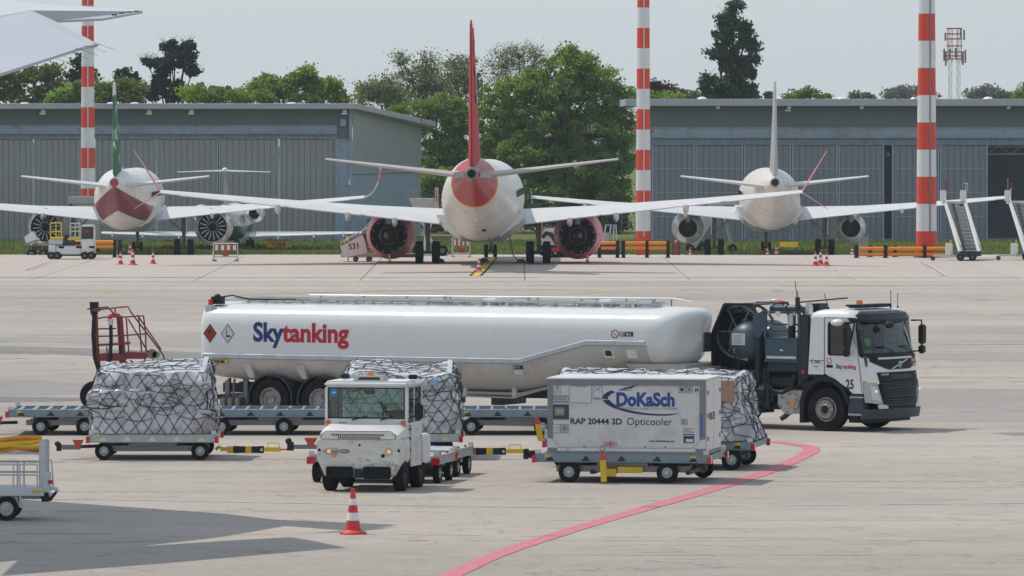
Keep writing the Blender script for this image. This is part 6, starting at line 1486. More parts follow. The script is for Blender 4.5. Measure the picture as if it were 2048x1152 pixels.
def load(label, loc, rz, L_, Dp, H, seed, topf=None, bulge=.13, flare=.05, boxes=(), group='netted cargo loads', blue=(), gaps=()):
    """film-wrapped, netted pile; origin at middle of near bottom edge"""
    t = thing('cargo_load', label, 'cargo', loc, rz, group); rnd = random.Random(seed); hx = L_ / 2
    topf = topf or (lambda u, v: 0.0)
    def T(x, y): return H + topf((x + hx) / L_, y / Dp) + .05 * vn((x, y, 0), 2.2, seed)
    per = [(-hx, 0), (hx, 0), (hx, Dp), (-hx, Dp)]; lens = [L_, Dp, L_, Dp]; tot = sum(lens)
    def P(s, h, off=0.):
        s = (s % 1) * tot
        for k in range(4):
            if s <= lens[k] or k == 3: break
            s -= lens[k]
        a, c = per[k], per[(k + 1) % 4]; u = min(1, s / lens[k]); x, y = a[0] + (c[0] - a[0]) * u, a[1] + (c[1] - a[1]) * u
        n = ((0, -1), (1, 0), (0, 1), (-1, 0))[k]
        e = min(u, 1 - u) * lens[k]; rc = .1 * (1 - min(1, e / .12)) ** 2
        z = h * (T(x, y) - .03)
        # stacked boxes: steps between columns; film creases
        cell = vn((math.floor(x * 1.7 + seed), math.floor(y * 1.7), math.floor(z * 2.2 + seed)), .9, seed)
        cr = .09 * abs(vn((x, y, z), 3.5, seed)) + .07 * vn((x * 1.0, y, z * .35), 5, seed) + .018 * vn((x, y, z), 14, seed)
        d = bulge * (.3 + .7 * cell) * math.sin(math.pi * min(1, max(0, h))) ** .5 + cr + flare * (1 - h) ** 3 * 2.2 - rc + off - .05 * max(0, h - .85) / .15
        return (x + n[0] * d - (0 if n[0] else math.copysign(rc * .5, x) if e < .12 else 0), y + n[1] * d, z)
    nu, nv = int(tot / .05), int(H / .045); b = MB(); b.grid(lambda u, v: P(u, v), nu, nv)
    def Tp(x, y, off=0.):
        c = .035 * vn((x, y, 1), 5, seed) + .02 * abs(vn((x, y, 2), 11, seed)); m = min(hx - abs(x), y, Dp - y); 
        return (x, y, T(x, y) + c - .10 * max(0, 1 - m / .1) ** 2 + off)
    s_ = .96
    b.grid(lambda u, v: Tp(-hx * s_ + L_ * s_ * u, Dp * (.02 + .96 * v)), int(L_ / .05), int(Dp / .06))
    w = b.build('wrapped_pile', FILM, t, 50, normals=False)
    b = MB(); nc = int(tot / .27)
    def cord(fn, n, sag=.02, r=.008):
        pts = []
        for i in range(n + 1): pts.append(fn(i / n))
        b.tube(pts, r, 4)
    for sgn in (-1, 1):
        for k in range(nc):
            w1, w2 = rnd.uniform(0, 9), rnd.uniform(.6, 1.3)
            cord(lambda q: P((k / nc + sgn * q * .10 + .003 * math.sin(q * 9 + w1)), 1 - q * 1.0, .02 + .015 * math.sin(q * 7 + w1)), 18, r=.008)
    for k in range(3):
        hh = (.3, .55, .8)[k] ; w1 = rnd.uniform(0, 9)
        for q0 in range(16):
            a0 = q0 / 16; cord(lambda q: P(a0 + q / 16 * 1.02, hh + .06 * math.sin(q0 * 2.1 + w1) - .05 * math.sin(q * math.pi), .025), 7, r=.0075)
    for k in range(26):        # slack tangled loops
        a0, h0, rr = rnd.uniform(-.03, .46), rnd.uniform(.4, .97), rnd.uniform(.02, .05); ph = rnd.uniform(0, 6); ln = rnd.uniform(2.5, 5.5)
        cord(lambda q: P(a0 + rr * math.cos(ph + q * ln) + q * .02, min(.99, max(.05, h0 + rr * 2.6 * math.sin(ph + q * ln))), .03), 12, r=.0075)
    for k in range(int(L_ / .3)):
        x = -hx + .15 + k * .3; w1 = rnd.uniform(0, 6); cord(lambda q: Tp(max(-hx, min(hx, x + .12 * math.sin(q * 6 + w1))), Dp * q, .012), 12)
    for k in range(int(Dp / .32)):
        y = .12 + k * .32; w1 = rnd.uniform(0, 6); cord(lambda q: Tp(-hx + L_ * q, max(.0, min(Dp, y + .12 * math.sin(q * 6 + w1))), .012), 14)
    q = b.build('cargo_net', NETC, t, 0, normals=False); q['kind'] = 'stuff'
    for (x0, x1, z0, z1) in boxes:
        b = MB(); b.box(x0, x1, -.105, .3, z0, z1); b.build('carton', CARD, t, 0, bevel=.015)
    for (x0, x1, z0, z1, side_) in blue:
        b = MB(); b.box(x0, x1, -.10 if side_ == 0 else -.02, .1, z0, z1); b.build('blue_wrap_patch', mat('blue_wrap', (.25, .42, .62), .35) if 'blue_wrap' not in MATS else MATS['blue_wrap'], t, 0, bevel=.02)
    b = MB(); b.box(-hx - .1, hx + .1, -.05, Dp + .05, -.035, 0); b.build('pallet_sheet', DARKM, t, 0)
    for x in (-hx * .62, hx * .62):
        b = MB(); b.cyl((x, -.08, 0), (x, -.08, .06), .04, n=8); b.build('net_tag', REDLENS, t, 30)
    return t
D1 = 136.0; s1_ = FPX / D1
def pos(px, D): return ((px - 1024) * D / FPX, D, 0)
dolly('dolly under the leftmost netted white load', pos(304, D1), 0, 2.66, 2.5, [(-1.02, .1), (1.0, .1), (-1.02, 2.3), (1.0, 2.3)], z=.46)
x_, y_, _ = pos(303, D1 + .1)
load('leftmost netted white load, sloping up to the right', (x_, y_, .56), 0, 2.3, 2.3, 1.3, 3, lambda u, v: .1 * v + (.12 * max(0, u - .25) * v) + .04 * (u > .55) * v, bulge=.2)
towbar('striped tow bar right of the leftmost netted load', ((440 - 1024) / s1_, D1 + .5, .2), 1.25)
q = thing('dolly_drawbar', 'grey drawbar with red catches just left of the white tow tractor', 'drawbar', pos(620, D1))
b = MB(); b.bar((-.4, .5, .26), (.6, .5, .26), .1, .09); b.build('beam', GREYM, q, 0)
b = MB(); b.box(-.5, -.36, .44, .56, .18, .36); b.sphere((-.47, .5, .38), .07); b.build('coupling', BLACKP, q, 30)
for x in (-.0, .32):
    b = MB(); b.hexa([(x - .05, .4, .28), (x + .05, .4, .28), (x + .05, .5, .28), (x - .05, .5, .28), (x - .14, .4, .45), (x + .14, .4, .45), (x + .14, .5, .45), (x - .14, .5, .45)]); b.build('red_catch', REDLENS, q, 0)
dolly('dolly under the netted load behind the white tow tractor', pos(795, D1 + .3), 0, 2.62, 2.5, [(-1.0, .1), (.95, .1), (-1.0, 2.3), (.95, 2.3)], z=.46, drawbar=False)
x_, y_, _ = pos(800, D1 + .4)
load('netted load with blue wrap, behind the white tow tractor', (x_, y_, .56), 0, 2.26, 2.3, 1.25, 11, lambda u, v: .16 * v + .05 * math.sin(u * 7), boxes=(), blue=((.35, .85, .02, .14, 0), (.62, .8, .98, 1.1, 0)))
towbar('striped tow bar between the white tow tractor and the reefer container', ((922 - 1024) / s1_, D1 + .4, .17), 1.32)
# end-on dollies coupled to the tow tractor
for i, (D, X, lb) in enumerate(((127.9, -2.74, 'low empty dolly directly behind the white tow tractor'), (130.3, -2.4, 'second low empty dolly behind the white tow tractor'))):
    d = dolly(lb, (X + 1.3, D - .9, 0), R(90 - 11), 1.7, 2.6, [(-.55 + .85, .08), (.55 + .85 - .0, .08), (-.55 + .85, 2.5), (.55 + .85, 2.5)], z=.47, wr=.2, drawbar=False, group='low empty dollies', rollers=6)
    for k in kids(d): k.location.x += 0 if k.name.startswith(('wheel', 'hub_cap', 'axle')) else .85
# second row of empty dollies
D2 = 147.0
for px, wl, w_, lb in ((160, [80, 168], 290, 'empty dolly at the far left of the back row'), (560, [442, 567], 290, 'empty dolly left of the white tow tractor, back row'), (1055, [942, 1085], 292, 'empty dolly behind the left end of the reefer container')):
    s_ = FPX / D2
    dolly(lb, pos(px, D2), 0, w_ / s_, 2.4, [((w - px) / s_, .1) for w in wl] + [((w - px) / s_ + .1, 2.2) for w in wl], z=.5, wr=.195, rail=DECKB, group='empty dollies in the back row', rollers=10)

# ---------------- container dolly and container
CA2 = R(-10)
ux, uy = math.cos(CA2), math.sin(CA2); vx, vy = -math.sin(CA2), math.cos(CA2)
o0 = Vector(((1070 - 1024) * 127.6 / FPX, 127.6, 0)); cm = o0 + Vector((ux, uy, 0)) * 1.72
dolly('dolly carrying the white reefer container', cm, CA2, 3.44, 2.4, [(-1.05, .08), (.9, .08), (-.6, 2.2), (1.3, 2.2)], z=.49, wr=.21, rail=DECKB, ww=.16, drawbar=False)
ct = thing('reefer_container', 'white air cargo cooling container lettered DoKaSch Opticooler', 'container', o0 + Vector((ux, uy, 0)) * .24 + Vector((vx, vy, 0)) * .04 + Vector((0, 0, .575)), CA2)
CW, CD, CH = 3.14, 2.0, 1.485
CWHT = mat('container_white', (.60, .60, .60), .4, var=.04, vs=1.5, dirt=(.42, .40, .38), da=.45, ds=1.4, dt=.5)
CGRY = mat('container_grey_edge', (.21, .22, .24), .45, metal=.2, var=.1, dirt=(.4, .39, .38), da=.5, ds=5, dt=.6)
CALU = mat('container_sheet', (.62, .62, .61), .38, metal=.35, var=.08, vs=2, dirt=(.3, .28, .26), da=.6, ds=4, dt=.56)
box_obj('body', (0, CW, .02, CD, .1, CH - .02), CWHT, ct)
b = MB(); b.box(-.2, -.02, .3, .42, -.04, .1); b.box(-.28, -.2, .25, .47, -.06, .14); b.build('coupling_block', BLACKP, [k for k in bpy.data.objects if k.get('label') == 'dolly carrying the white reefer container'][0], 0, bevel=.01, loc=(-1.72, 0, .5))
box_obj('lid', (-.02, CW + .03, -.03, CD + .02, CH - .03, CH), WHITE, ct, bevel=.008)
b = MB(); b.box(.0, CW, .0, .018, CH - .145, CH - .032); b.build('top_band', CGRY, ct, 0)
for x0, x1 in ((0, .11), (CW - .12, CW - .0)):
    b = MB(); b.box(x0, x1, .001, .0185, .15, CH - .147); b.build('edge_band', CGRY, ct, 0)
b = MB(); b.box(-.01, CW + .01, -.02, CD, .0, .045); b.box(.0, CW, -.01, .018, .047, .11); b.build('base_rail', CGRY, ct, 0, bevel=.004, seg=1)
b = MB(); b.box(.2, CW - .2, -.012, .017, .048, .105); b.build('forklift_rail', CALU, ct, 0)
for x, s in ((0, 1), (CW, -1)):
    b = MB(); b.prism([(x, .11), (x + s * .22, .11), (x + s * .1, .28), (x, .3)], -.006, .0, 'y'); b.build('corner_gusset', CALU, ct, 0)
b = MB(); b.box(CW, CW + .02, .03, CD * .48, .06, CH - .04); b.build('door_leaf', CALU, ct, 0, bevel=.004)
b = MB(); b.box(CW, CW + .02, CD * .5, CD - .02, .06, CH - .04); dl = b.build('door_leaf', CALU, ct, 0, bevel=.004)
for y in (.16, 1.8):
    for z in (.3, .75, 1.2): b = MB(); b.box(CW + .02, CW + .04, y - .04, y + .04, z - .04, z + .04); b.build('hinge', CGRY, ct, 0)
text('BB33', .2, TEXTBLK, ct, 'lettering', facing((CW + .0225, .35, .66), (0, 1, 0)), xs=1.9, bold=.004)
b = MB(); b.box(CW - .11, CW - .06, -.003, .0, .35, .8); b.build('blue_seal_strip', mat('strip_blue', (.06, .14, .4), .4), ct, 0)
CNB = mat('logo_blue', (.012, .06, .24), .4); CND = mat('logo_navy', (.015, .025, .11), .4)
def cf(x, z, y=.0165): return facing((x, y, z), (1, 0, 0))
text('DoKaSch', .36, CNB, ct, 'lettering', cf(1.36, .945), xs=.86, bold=.016)
text('TEMPERATURE SOLUTIONS', .066, TEXTGREY, ct, 'lettering', cf(1.37, .865), xs=1.36, spacing=1.12)
text('Opticooler', .205, CND, ct, 'lettering', cf(1.57, .565), xs=.98)
text('RAP 20444 3D', .165, TEXTBLK, ct, 'lettering', cf(.45, .575), xs=1.03, bold=.004)
text('www.dokasch-ts.com', .062, TEXTBLK, ct, 'lettering', cf(2.02, .235), xs=.93, bold=.001)
fk = text('FORKLIFT', .075, TEXTRED, ct, 'lettering', cf(1.12, .175), xs=.85)
b = MB(); b.box(1.1, 1.42, .012, .0165, .155, .162); b.box(1.255, 1.265, .012, .0165, .12, .25); b.build('forklift_arrow', TEXTRED, ct, 0)
# swoosh
def swoosh(pts_o, pts_i, name):
    b = MB(); n = len(pts_o); b.add([(x, .0155, z) for x, z in pts_o] + [(x, .0155, z) for x, z in pts_i], [(i, i + 1, n + i + 1, n + i) for i in range(n - 1)]); return b.build(name, CND, ct, 0, normals=False)
def arc(cx, cz, rx, rz_, a0, a1, n, rot=0.):
    out = []
    for i in range(n + 1):
        a = R(a0 + (a1 - a0) * i / n); x, z = rx * math.cos(a), rz_ * math.sin(a); x, z = rot2(x, z, R(rot)); out.append((cx + x, cz + z))
    return out
cx, cz = 2.08, 1.04
lo = arc(cx, cz, .99, .285, 188, 292, 22, -3); li = arc(cx + .06, cz + .01, .915, .262, 189, 290, 22, -3)
swoosh(lo + [(2.62, .80)], li + [(2.62, .805)], 'logo_swoosh')
swoosh(arc(cx, cz, .99, .285, 146, 183, 12, -3), arc(cx + .05, cz - .01, .93, .255, 148, 184, 12, -3), 'logo_swoosh')
swoosh([(1.40, 1.24), (1.55, 1.3), (1.75, 1.345), (1.98, 1.365)], [(1.44, 1.235), (1.52, 1.255), (1.73, 1.32), (1.98, 1.362)], 'logo_swoosh')
b = MB(); b.prism([(1.5, 1.245), (1.68, 1.245), (1.56, 1.262), (1.53, 1.25)], .012, .0158, 'y'); b.prism([(1.6, 1.29), (1.72, 1.315), (1.66, 1.275)], .012, .0158, 'y'); b.build('logo_swoosh', CND, ct, 0)
# labels and control box
def lab(x0, x1, z0, z1, m, name='label_plate', y=.0125, fr=None):
    b = MB(); b.box(x0, x1, y - .003, .0195, z0, z1); o = b.build(name, fr or CGRY, ct, 0); b = MB(); b.box(x0 + .008, x1 - .008, y - .005, y - .0031, z0 + .008, z1 - .008); b.build('label_face', m, o, 0); return o
def lines(o, x0, x1, z0, z1, n, m=None, y=.0065):
    for i in range(n):
        z = z0 + (z1 - z0) * (i + .5) / n; b = MB(); b.box(x0, x1 - (x1 - x0) * .25 * (i % 2), y - .002, y, z - .004, z + .004); b.build('print_line', m or TEXTGREY, o, 0)
o = lab(.14, .27, 1.18, 1.33, STICKER); lines(o, .16, .25, 1.2, 1.24, 2); b = MB(); b.lathe([(.02, .0055), (.032, .0055)], (.205, 0, 1.285), 'y', 14); b.build('symbol', TEXTBLK, o, 0)
o = lab(.44, .88, .99, 1.33, CWHT, 'document_pouch'); lines(o, .55, .78, 1.3, 1.32, 1, TEXTBLK)
o = lab(.91, 1.09, 1.06, 1.33, STICKER); lines(o, .93, 1.07, 1.07, 1.11, 2, TEXTBLK)
b = MB(); b.bar((.94, .0055, 1.22), (1.06, .0055, 1.31), .008, .002, up=(0, 1, 0)); b.bar((.94, .0055, 1.31), (1.06, .0055, 1.22), .008, .002, up=(0, 1, 0)); b.build('crossed_symbol', TEXTBLK, o, 0)
o = lab(.06, .42, .99, 1.14, CWHT, 'vent_grille')
for k in range(4): b = MB(); b.box(.08, .4, .0, .007, 1.01 + k * .033, 1.02 + k * .033); b.build('vent_slot', DARKM, o, 0)
o = lab(.04, .43, .66, .96, mat('control_navy', (.03, .045, .1), .35), 'control_panel'); b = MB(); b.box(.14, .34, .003, .0074, .74, .9); b.build('display', mat('display_grey', (.2, .22, .2), .2), o, 0); b = MB(); b.box(.17, .31, .0, .003, .78, .87); b.build('display_face', mat('display_face', (.3, .32, .28), .2), o, 0)
o = lab(.05, .25, .4, .56, STICKER); lines(o, .07, .14, .42, .52, 3); lines(o, .16, .23, .42, .52, 3)
o = lab(.26, .42, .4, .57, mat('label_grey', (.4, .4, .37), .5)); b = MB(); b.box(.31, .38, .003, .0072, .44, .52); b.build('code_block', TEXTGREY, o, 0)
o = lab(2.6, 2.74, 1.2, 1.33, MATS['label_grey']); b = MB(); b.box(2.64, 2.7, .003, .0072, 1.24, 1.3); b.build('code_block', TEXTBLK, o, 0)
o = lab(2.75, 2.88, 1.2, 1.33, MATS['label_grey']); b = MB(); b.box(2.785, 2.845, .003, .0072, 1.24, 1.3); b.build('code_block', TEXTGREY, o, 0)
b = MB(); b.box(2.93, 2.99, .012, .0165, 1.255, 1.27); b.box(2.93, 2.945, .012, .0165, 1.22, 1.3); b.box(2.975, 2.99, .012, .0165, 1.22, 1.3); b.build('arrow_mark', TEXTBLK, ct, 0)
o = lab(2.66, 2.78, .58, .69, CWHT); lines(o, 2.67, 2.77, .59, .68, 5, TEXTBLK)
o = lab(2.7, 2.91, .43, .51, STICKER); lines(o, 2.72, 2.88, .44, .5, 3)
o = lab(2.7, 2.91, .22, .4, CND); b = MB(); b.box(2.75, 2.89, .003, .0072, .24, .3); b.build('label_field', STICKER, o, 0); b = MB(); b.box(2.72, 2.89, .003, .0072, .36, .375); b.build('label_bar', STICKER, o, 0)
for x in (.73, 1.94, 2.34):
    b = MB(); b.prism([(x - .018, .15), (x + .018, .15), (x, .115)], .012, .0165, 'y'); b.build('triangle_mark', TEXTBLK, ct, 0)
# raised yellow tow bars
def raised(label, p, tilt, H):
    t = thing('raised_tow_bar', label, 'tow bar', p, 0, 'raised yellow tow bars'); t.rotation_euler = (0, tilt, 0)
    b = MB(); b.box(-.06, .06, -.05, .05, 0, H * .62); b.build('lower_bar', YELLOW, t, 0, bevel=.008)
    b = MB(); b.hexa([(-.07, -.05, H * .62), (.07, -.05, H * .62), (.07, .05, H * .62), (-.07, .05, H * .62), (-.025, -.03, H * .86), (.025, -.03, H * .86), (.025, .03, H * .86), (-.025, .03, H * .86)]); b.build('red_sleeve', REDLENS, t, 0)
    b = MB(); b.lathe([(.035, -.015), (.055, -.015), (.055, .015), (.035, .015), (.035, -.015)], (0, 0, H * .93), 'y', 16); b.build('tow_eye', GREYM, t, 40)
    return t
raised('raised yellow tow bar standing before the container dolly', ((1208 - 1024) * 126.9 / FPX, 126.9, .05), R(-3), .70)
raised('raised yellow tow bar leaning left of the container', ((1082 - 1024) * 129.6 / FPX, 129.6, .72), R(-11), .55)
b = MB(); b.box(0, .5, 0, .12, .12, .24); b.box(-.22, -.02, -.05, .15, .05, .2); o = b.build('steering_link', YELLOW, None, 0, bevel=.01, loc=((1235 - 1024) * 127.3 / FPX, 127.3, .08)); o.name = 'steering_link'; tag(o, 'yellow steering link lying under the container dolly', 'link')
# loads behind the container
D3 = 132.2
dolly('dolly under the netted load right of the container', (lambda p: (p[0], p[1], 0))(pos(1385, D3)), R(-10), 2.45, 2.4, [(.2, .08), (.8, .08), (-.9, 2.2), (.8, 2.2)], z=.5, wr=.21, rail=DECKB, drawbar=False)
x_, y_, _ = pos(1380, D3 + .15)
load('netted load with brown cartons, half hidden by the container', (x_ - .06, y_, .6), R(-10), 2.1, 2.1, 1.3, 21, lambda u, v: .06 * v, boxes=((.62, .98, .78, 1.22), (.5, 1.0, .1, .5)), flare=.14)
x_, y_, _ = pos(1212, D3 + 1.2)
dolly('dolly hidden behind the container, under the low-topped load', (x_, y_, 0), 0, 2.5, 2.3, [(-.9, .08), (.9, .08)], z=.5, wr=.21, rail=DECKB, drawbar=False)
load('netted load showing only its top over the container', (x_, y_ + .1, .6), 0, 1.85, 2.1, 1.30, 27, lambda u, v: .05 * v)

# ================================================================ WHITE TOW TRACTOR (faces the camera)
TG = thing('tow_tractor', 'scuffed white airport tow tractor with orange beacon facing the camera', 'tow tractor', ((730 - 1024) * 124.7 / FPX, 124.7, 0), R(180 - 12))
TUGW = mat('tug_white', (.72, .72, .71), .38, var=.04, coat=.15, dirt=(.35, .31, .26), da=.4, ds=2.5, dt=.56)
TUGS = mat('tug_scuffed', (.66, .645, .61), .5, var=.1, vs=3, dirt=(.1, .08, .06), da=.75, ds=3.2, dt=.55, stretch=(1, 1, 2.6))
HWX = .82
def fr_box(name, a, m, bevel=.0, parent=TG, smooth=30): 
    b = MB(); b.box(*a); return b.build(name, m, parent, smooth, bevel=bevel)
# lower body / bumper: front plane y = .62
b = MB(); b.prism([(-.83, .98), (-.80, 1.03), (.80, 1.03), (.83, .98), (.82, .62), (.66, .28), (-.66, .28), (-.82, .62)], -.3, .55, 'y'); bp_ = b.build('front_bumper', TUGS, TG, 30, bevel=.03)
for x0, x1 in ((-.64, -.1), (.1, .62)):
    b = MB(); b.box(x0, x1, .55, .66, .26, .49); b.build('rubber_pad', RUBBER, TG, 0, bevel=.02)
b = MB(); b.box(-.07, .07, .53, .62, .27, .45); b.cyl((0, .6, .3), (0, .6, .44), .03); b.box(-.05, .05, .6, .7, .33, .36); b.build('front_hitch', DARKM, TG, 30)
for x, am in ((-.60, 0), (.58, 0)):
    b = MB(); b.lathe([(.001, .575), (.045, .575), (.06, .56), (.068, .55), (.068, .585), (.055, .585)], (x, 0, .78), 'y', 20); h_ = b.build('headlight', ALU, TG, 40)
    b = MB(); b.sphere((x, .572, .78), .045, sc=(1, .3, 1)); b.build('bulb', mat('bulb_warm', (.9, .45, .15), .2, emit=.5) if x < 0 else MATS['bulb_warm'], h_, 50)
for x, m in ((.47, AMBER), (-.48, BLACKP)):
    b = MB(); b.lathe([(.001, .575), (.035, .57), (.035, .55)], (x, 0, .70), 'y', 14); b.build('side_lamp', m, TG, 40)
for x in (-.79, .77):
    b = MB(); b.lathe([(.001, .5), (.03, .5)], (x, 0.06, .8), 'y', 12); b.build('bumper_hole', BLACKP, TG, 0)
b = MB(); b.lathe([(.001, .552), (.025, .552)], (-.02, 0, .9), 'y', 12); b.build('bumper_hole', BLACKP, TG, 0)
b = MB(); b.lathe([(.001, .0), (.055, .0), (.06, -.01)], (0, 0, 0), 'y', 18); bd = b.build('badge', GREYM, TG, 40, loc=(.28, .557, .78)); bd.scale = (1.9, 1, .7)
text('MULAG', .05, TEXTWHITE, TG, 'lettering', facing((.36, .5605, .765), (-1, 0, 0)), xs=.8)
# engine hood
b = MB(); P0 = [(-.76, .5, .985), (.76, .5, .985)]
b.loft([[(-.80, -.35, 1.02), (-.80, -.35, 1.24), (-.72, -.35, 1.31), (.72, -.35, 1.31), (.80, -.35, 1.24), (.80, -.35, 1.02)], [(-.79, .1, 1.02), (-.79, .1, 1.19), (-.7, .1, 1.26), (.7, .1, 1.26), (.79, .1, 1.19), (.79, .1, 1.02)], [(-.77, .5, 1.02), (-.77, .5, 1.10), (-.66, .5, 1.175), (.66, .5, 1.175), (.77, .5, 1.10), (.77, .5, 1.02)], [(-.74, .58, 1.02), (-.74, .58, 1.09), (-.63, .58, 1.15), (.63, .58, 1.15), (.74, .58, 1.09), (.74, .58, 1.02)]])
hd = b.build('hood', TUGW, TG, 50)
b = MB(); b.tube([(-.73, .585, 1.03), (-.735, .585, 1.1), (-.64, .585, 1.165), (.64, .585, 1.165), (.735, .585, 1.1), (.73, .585, 1.03)], .008, 5); b.build('hood_seam', BLACKP, hd)
for k in range(26):
    for row, z, lim in ((0, 1.095, .52), (1, 1.045, .42)):
        x = -.5 + k * .04
        if abs(x) > lim or abs(x) < .02: continue
        b = MB(); b.hexa([(x - .011, .581, z - .02), (x + .011, .581, z - .02), (x + .011, .585, z - .02), (x - .011, .585, z - .02), (x - .011 + .012, .581, z + .02), (x + .011 + .012, .581, z + .02), (x + .023, .585, z + .02), (x + .001, .585, z + .02)]); b.build('vent_slot', BLACKP, hd, 0)
# cab
yf, yb = -.1, -1.35
CZ0, CZ1 = 1.02, 2.08
b = MB(); b.box(-.82, .82, yf - .05, yf, 1.24, 1.38); b.build('cowl_panel', TUGW, TG, 0, bevel=.01)
for sg in (-1, 1):
    for a_ in ((sg * .82, sg * .755, yf - .08, yf + .002, 1.38, 1.98), (sg * .82, sg * .76, yb, yb + .08, 1.02, 1.98)): box_obj('cab_pillar', a_, TUGW, TG, .012)
    b = MB(); b.box(sg * .82, sg * .79, yb + .08, yf - .05, .55, 1.3) if sg > 0 else b.box(sg * .82, sg * .79, yb + .08, yf - .3, .45, 1.26); dp = b.build('side_panel', TUGS, TG, 0)
    b = MB(); b.box(sg * .815, sg * .81, yb + .08, yf - .08, 1.3, 1.97); b.build('side_window', GLASSD, TG, 0)
    b = MB(); b.box(sg * .825, sg * .8, -.66, -.62, 1.28, 1.98); b.box(sg * .825, sg * .8, yb + .08, yf - .08, 1.26, 1.3); b.build('door_frame', TUGW, TG, 0)
    for z in (1.15, .95, .75):
        b = MB(); b.box(sg * .826, sg * .818, -.35, -.25, z, z + .05); b.build('scuff_mark' if False else 'latch', BLACKP, TG, 0)
b = MB(); b.box(-.83, .83, yb - .03, yf + .03, 1.975, 2.1); b.build('cab_roof', TUGW, TG, 30, bevel=.045, seg=3)
b = MB(); b.box(-.757, .757, yf - .012, yf - .008, 1.385, 1.965); ws = b.build('windscreen', GLASS, TG, 0)
b = MB()
for a in ((-.757, .757, yf - .02, yf + .004, 1.38, 1.4), (-.757, .757, yf - .02, yf + .004, 1.955, 1.975), (-.757, -.737, yf - .02, yf + .004, 1.4, 1.955), (.737, .757, yf - .02, yf + .004, 1.4, 1.955)): b.box(*a)
b.build('windscreen_seal', BLACKP, TG, 0)
b = MB(); b.lathe([(.001, 0), (.07, 0), (.07, -.004)], (.64, yf - .005, 1.88), 'y', 24); bs_ = b.build('blue_disc', mat('sticker_blue', (.02, .25, .55), .4), ws, 0)
b = MB(); b.box(.6, .68, yf - .003, yf + .0, 1.873, 1.887); b.build('disc_print', TEXTWHITE, bs_, 0)
b = MB(); b.box(-.76, .76, yb, yb + .02, 1.02, 1.32); b.build('rear_panel', TUGW, TG, 0)
b = MB(); b.box(-.75, .75, yb + .005, yb + .01, 1.32, 1.95); b.build('rear_window', GLASS, TG, 0)
b = MB(); b.bar((-.75, yb + .03, 1.62), (.75, yb + .03, 1.62), .015, .015); b.bar((-.1, yb + .03, 1.32), (-.1, yb + .03, 1.95), .015, .015); b.bar((-.75, yb + .03, 1.45), (.75, yb + .03, 1.45), .01, .01); b.build('rear_window_bars', WHITED, TG, 0)
b = MB(); b.box(-.72, .72, -.35, -.12, 1.24, 1.4); b.build('dashboard', BLACKP, TG, 30, bevel=.04)
b = MB(); b.lathe([(.17, -.012), (.185, 0), (.17, .012), (.16, 0), (.17, -.012)], (0, 0, 0), 'z', 22); b.bar((-.17, 0, 0), (.17, 0, 0), .03, .015); o = b.build('steering_wheel', BLACKP, TG, 50, loc=(-.42, -.42, 1.5)); o.rotation_euler = (R(-55), 0, 0)
b = MB(); b.box(-.65, -.2, -1.1, -.7, 1.1, 1.2); b.box(-.65, -.2, -1.2, -1.1, 1.15, 1.5); b.build('seat', BLACKP, TG, 30, bevel=.03)
for x0, x1 in ((-.5, -.28), (.02, .28)):
    b = MB(); b.tube([(x1, yf + .02, 1.35), (x0, yf + .03, 1.42)], .012, 5); b.build('wiper', BLACKP, TG)
b = MB(); b.tube([(-.42, yf + .02, 1.44), (-.25, yf + .02, 1.72)], .01, 5); b.tube([(-.46, yf + .02, 1.44), (-.29, yf + .02, 1.72)], .006, 4); b.build('wiper', BLACKP, TG)
b = MB(); b.box(-.13, .08, -.3, -.27, 1.84, 1.93); b.build('rear_mirror', BLACKP, TG, 0, bevel=.01)
text('F157', .07, TEXTBLK, TG, 'number', facing((.54, yf + .003, 1.27), (-1, 0, 0)), xs=1.1)
for x in (-.73, .75):
    b = MB(); b.box(x - .045, x + .045, yf, yf + .04, 1.255, 1.345); b.build('indicator_lamp', mat('lamp_orange_red', (.75, .1, .02), .3, coat=.4) if x < 0 else MATS['lamp_orange_red'], TG, 0, bevel=.012)
b = MB(); b.hexa([(-.36, -.5, 2.1), (.3, -.5, 2.1), (.3, -.2, 2.1), (-.36, -.2, 2.1), (-.3, -.5, 2.2), (.24, -.5, 2.2), (.24, -.25, 2.2), (-.3, -.25, 2.2)]); rb = b.build('roof_box', mat('roof_box_grey', (.35, .35, .34), .5), TG, 0, bevel=.01)
b = MB(); b.hexa([(-.26, -.215, 2.12), (.2, -.215, 2.12), (.2, -.21, 2.12), (-.26, -.21, 2.12), (-.22, -.235, 2.17), (.16, -.235, 2.17), (.16, -.23, 2.17), (-.22, -.23, 2.17)]); b.build('roof_box_grille', BLACKP, rb, 0)
b = MB(); b.cyl((-.02, -.35, 2.2), (-.02, -.35, 2.27), .075, .065, 14); b.build('beacon', AMBER, TG, 40)
for x in (-.78, .56):
    b = MB(); b.box(x - .09, x + .07, -.75, -.6, 2.12, 2.21); b.bar((x, -.68, 2.08), (x, -.68, 2.12), .03, .03); b.build('work_lamp', BLACKP, TG, 0, bevel=.015)
b = MB(); b.tube([(-.82, -.2, 1.75), (-1.0, -.16, 1.75), (-1.0, -.16, 1.45), (-.84, -.2, 1.4)], .014, 6); ma = b.build('mirror_arm', BLACKP, TG)
b = MB(); b.box(-1.1, -.93, -.2, -.15, 1.38, 1.66); b.build('mirror', BLACKP, ma, 0, bevel=.02)
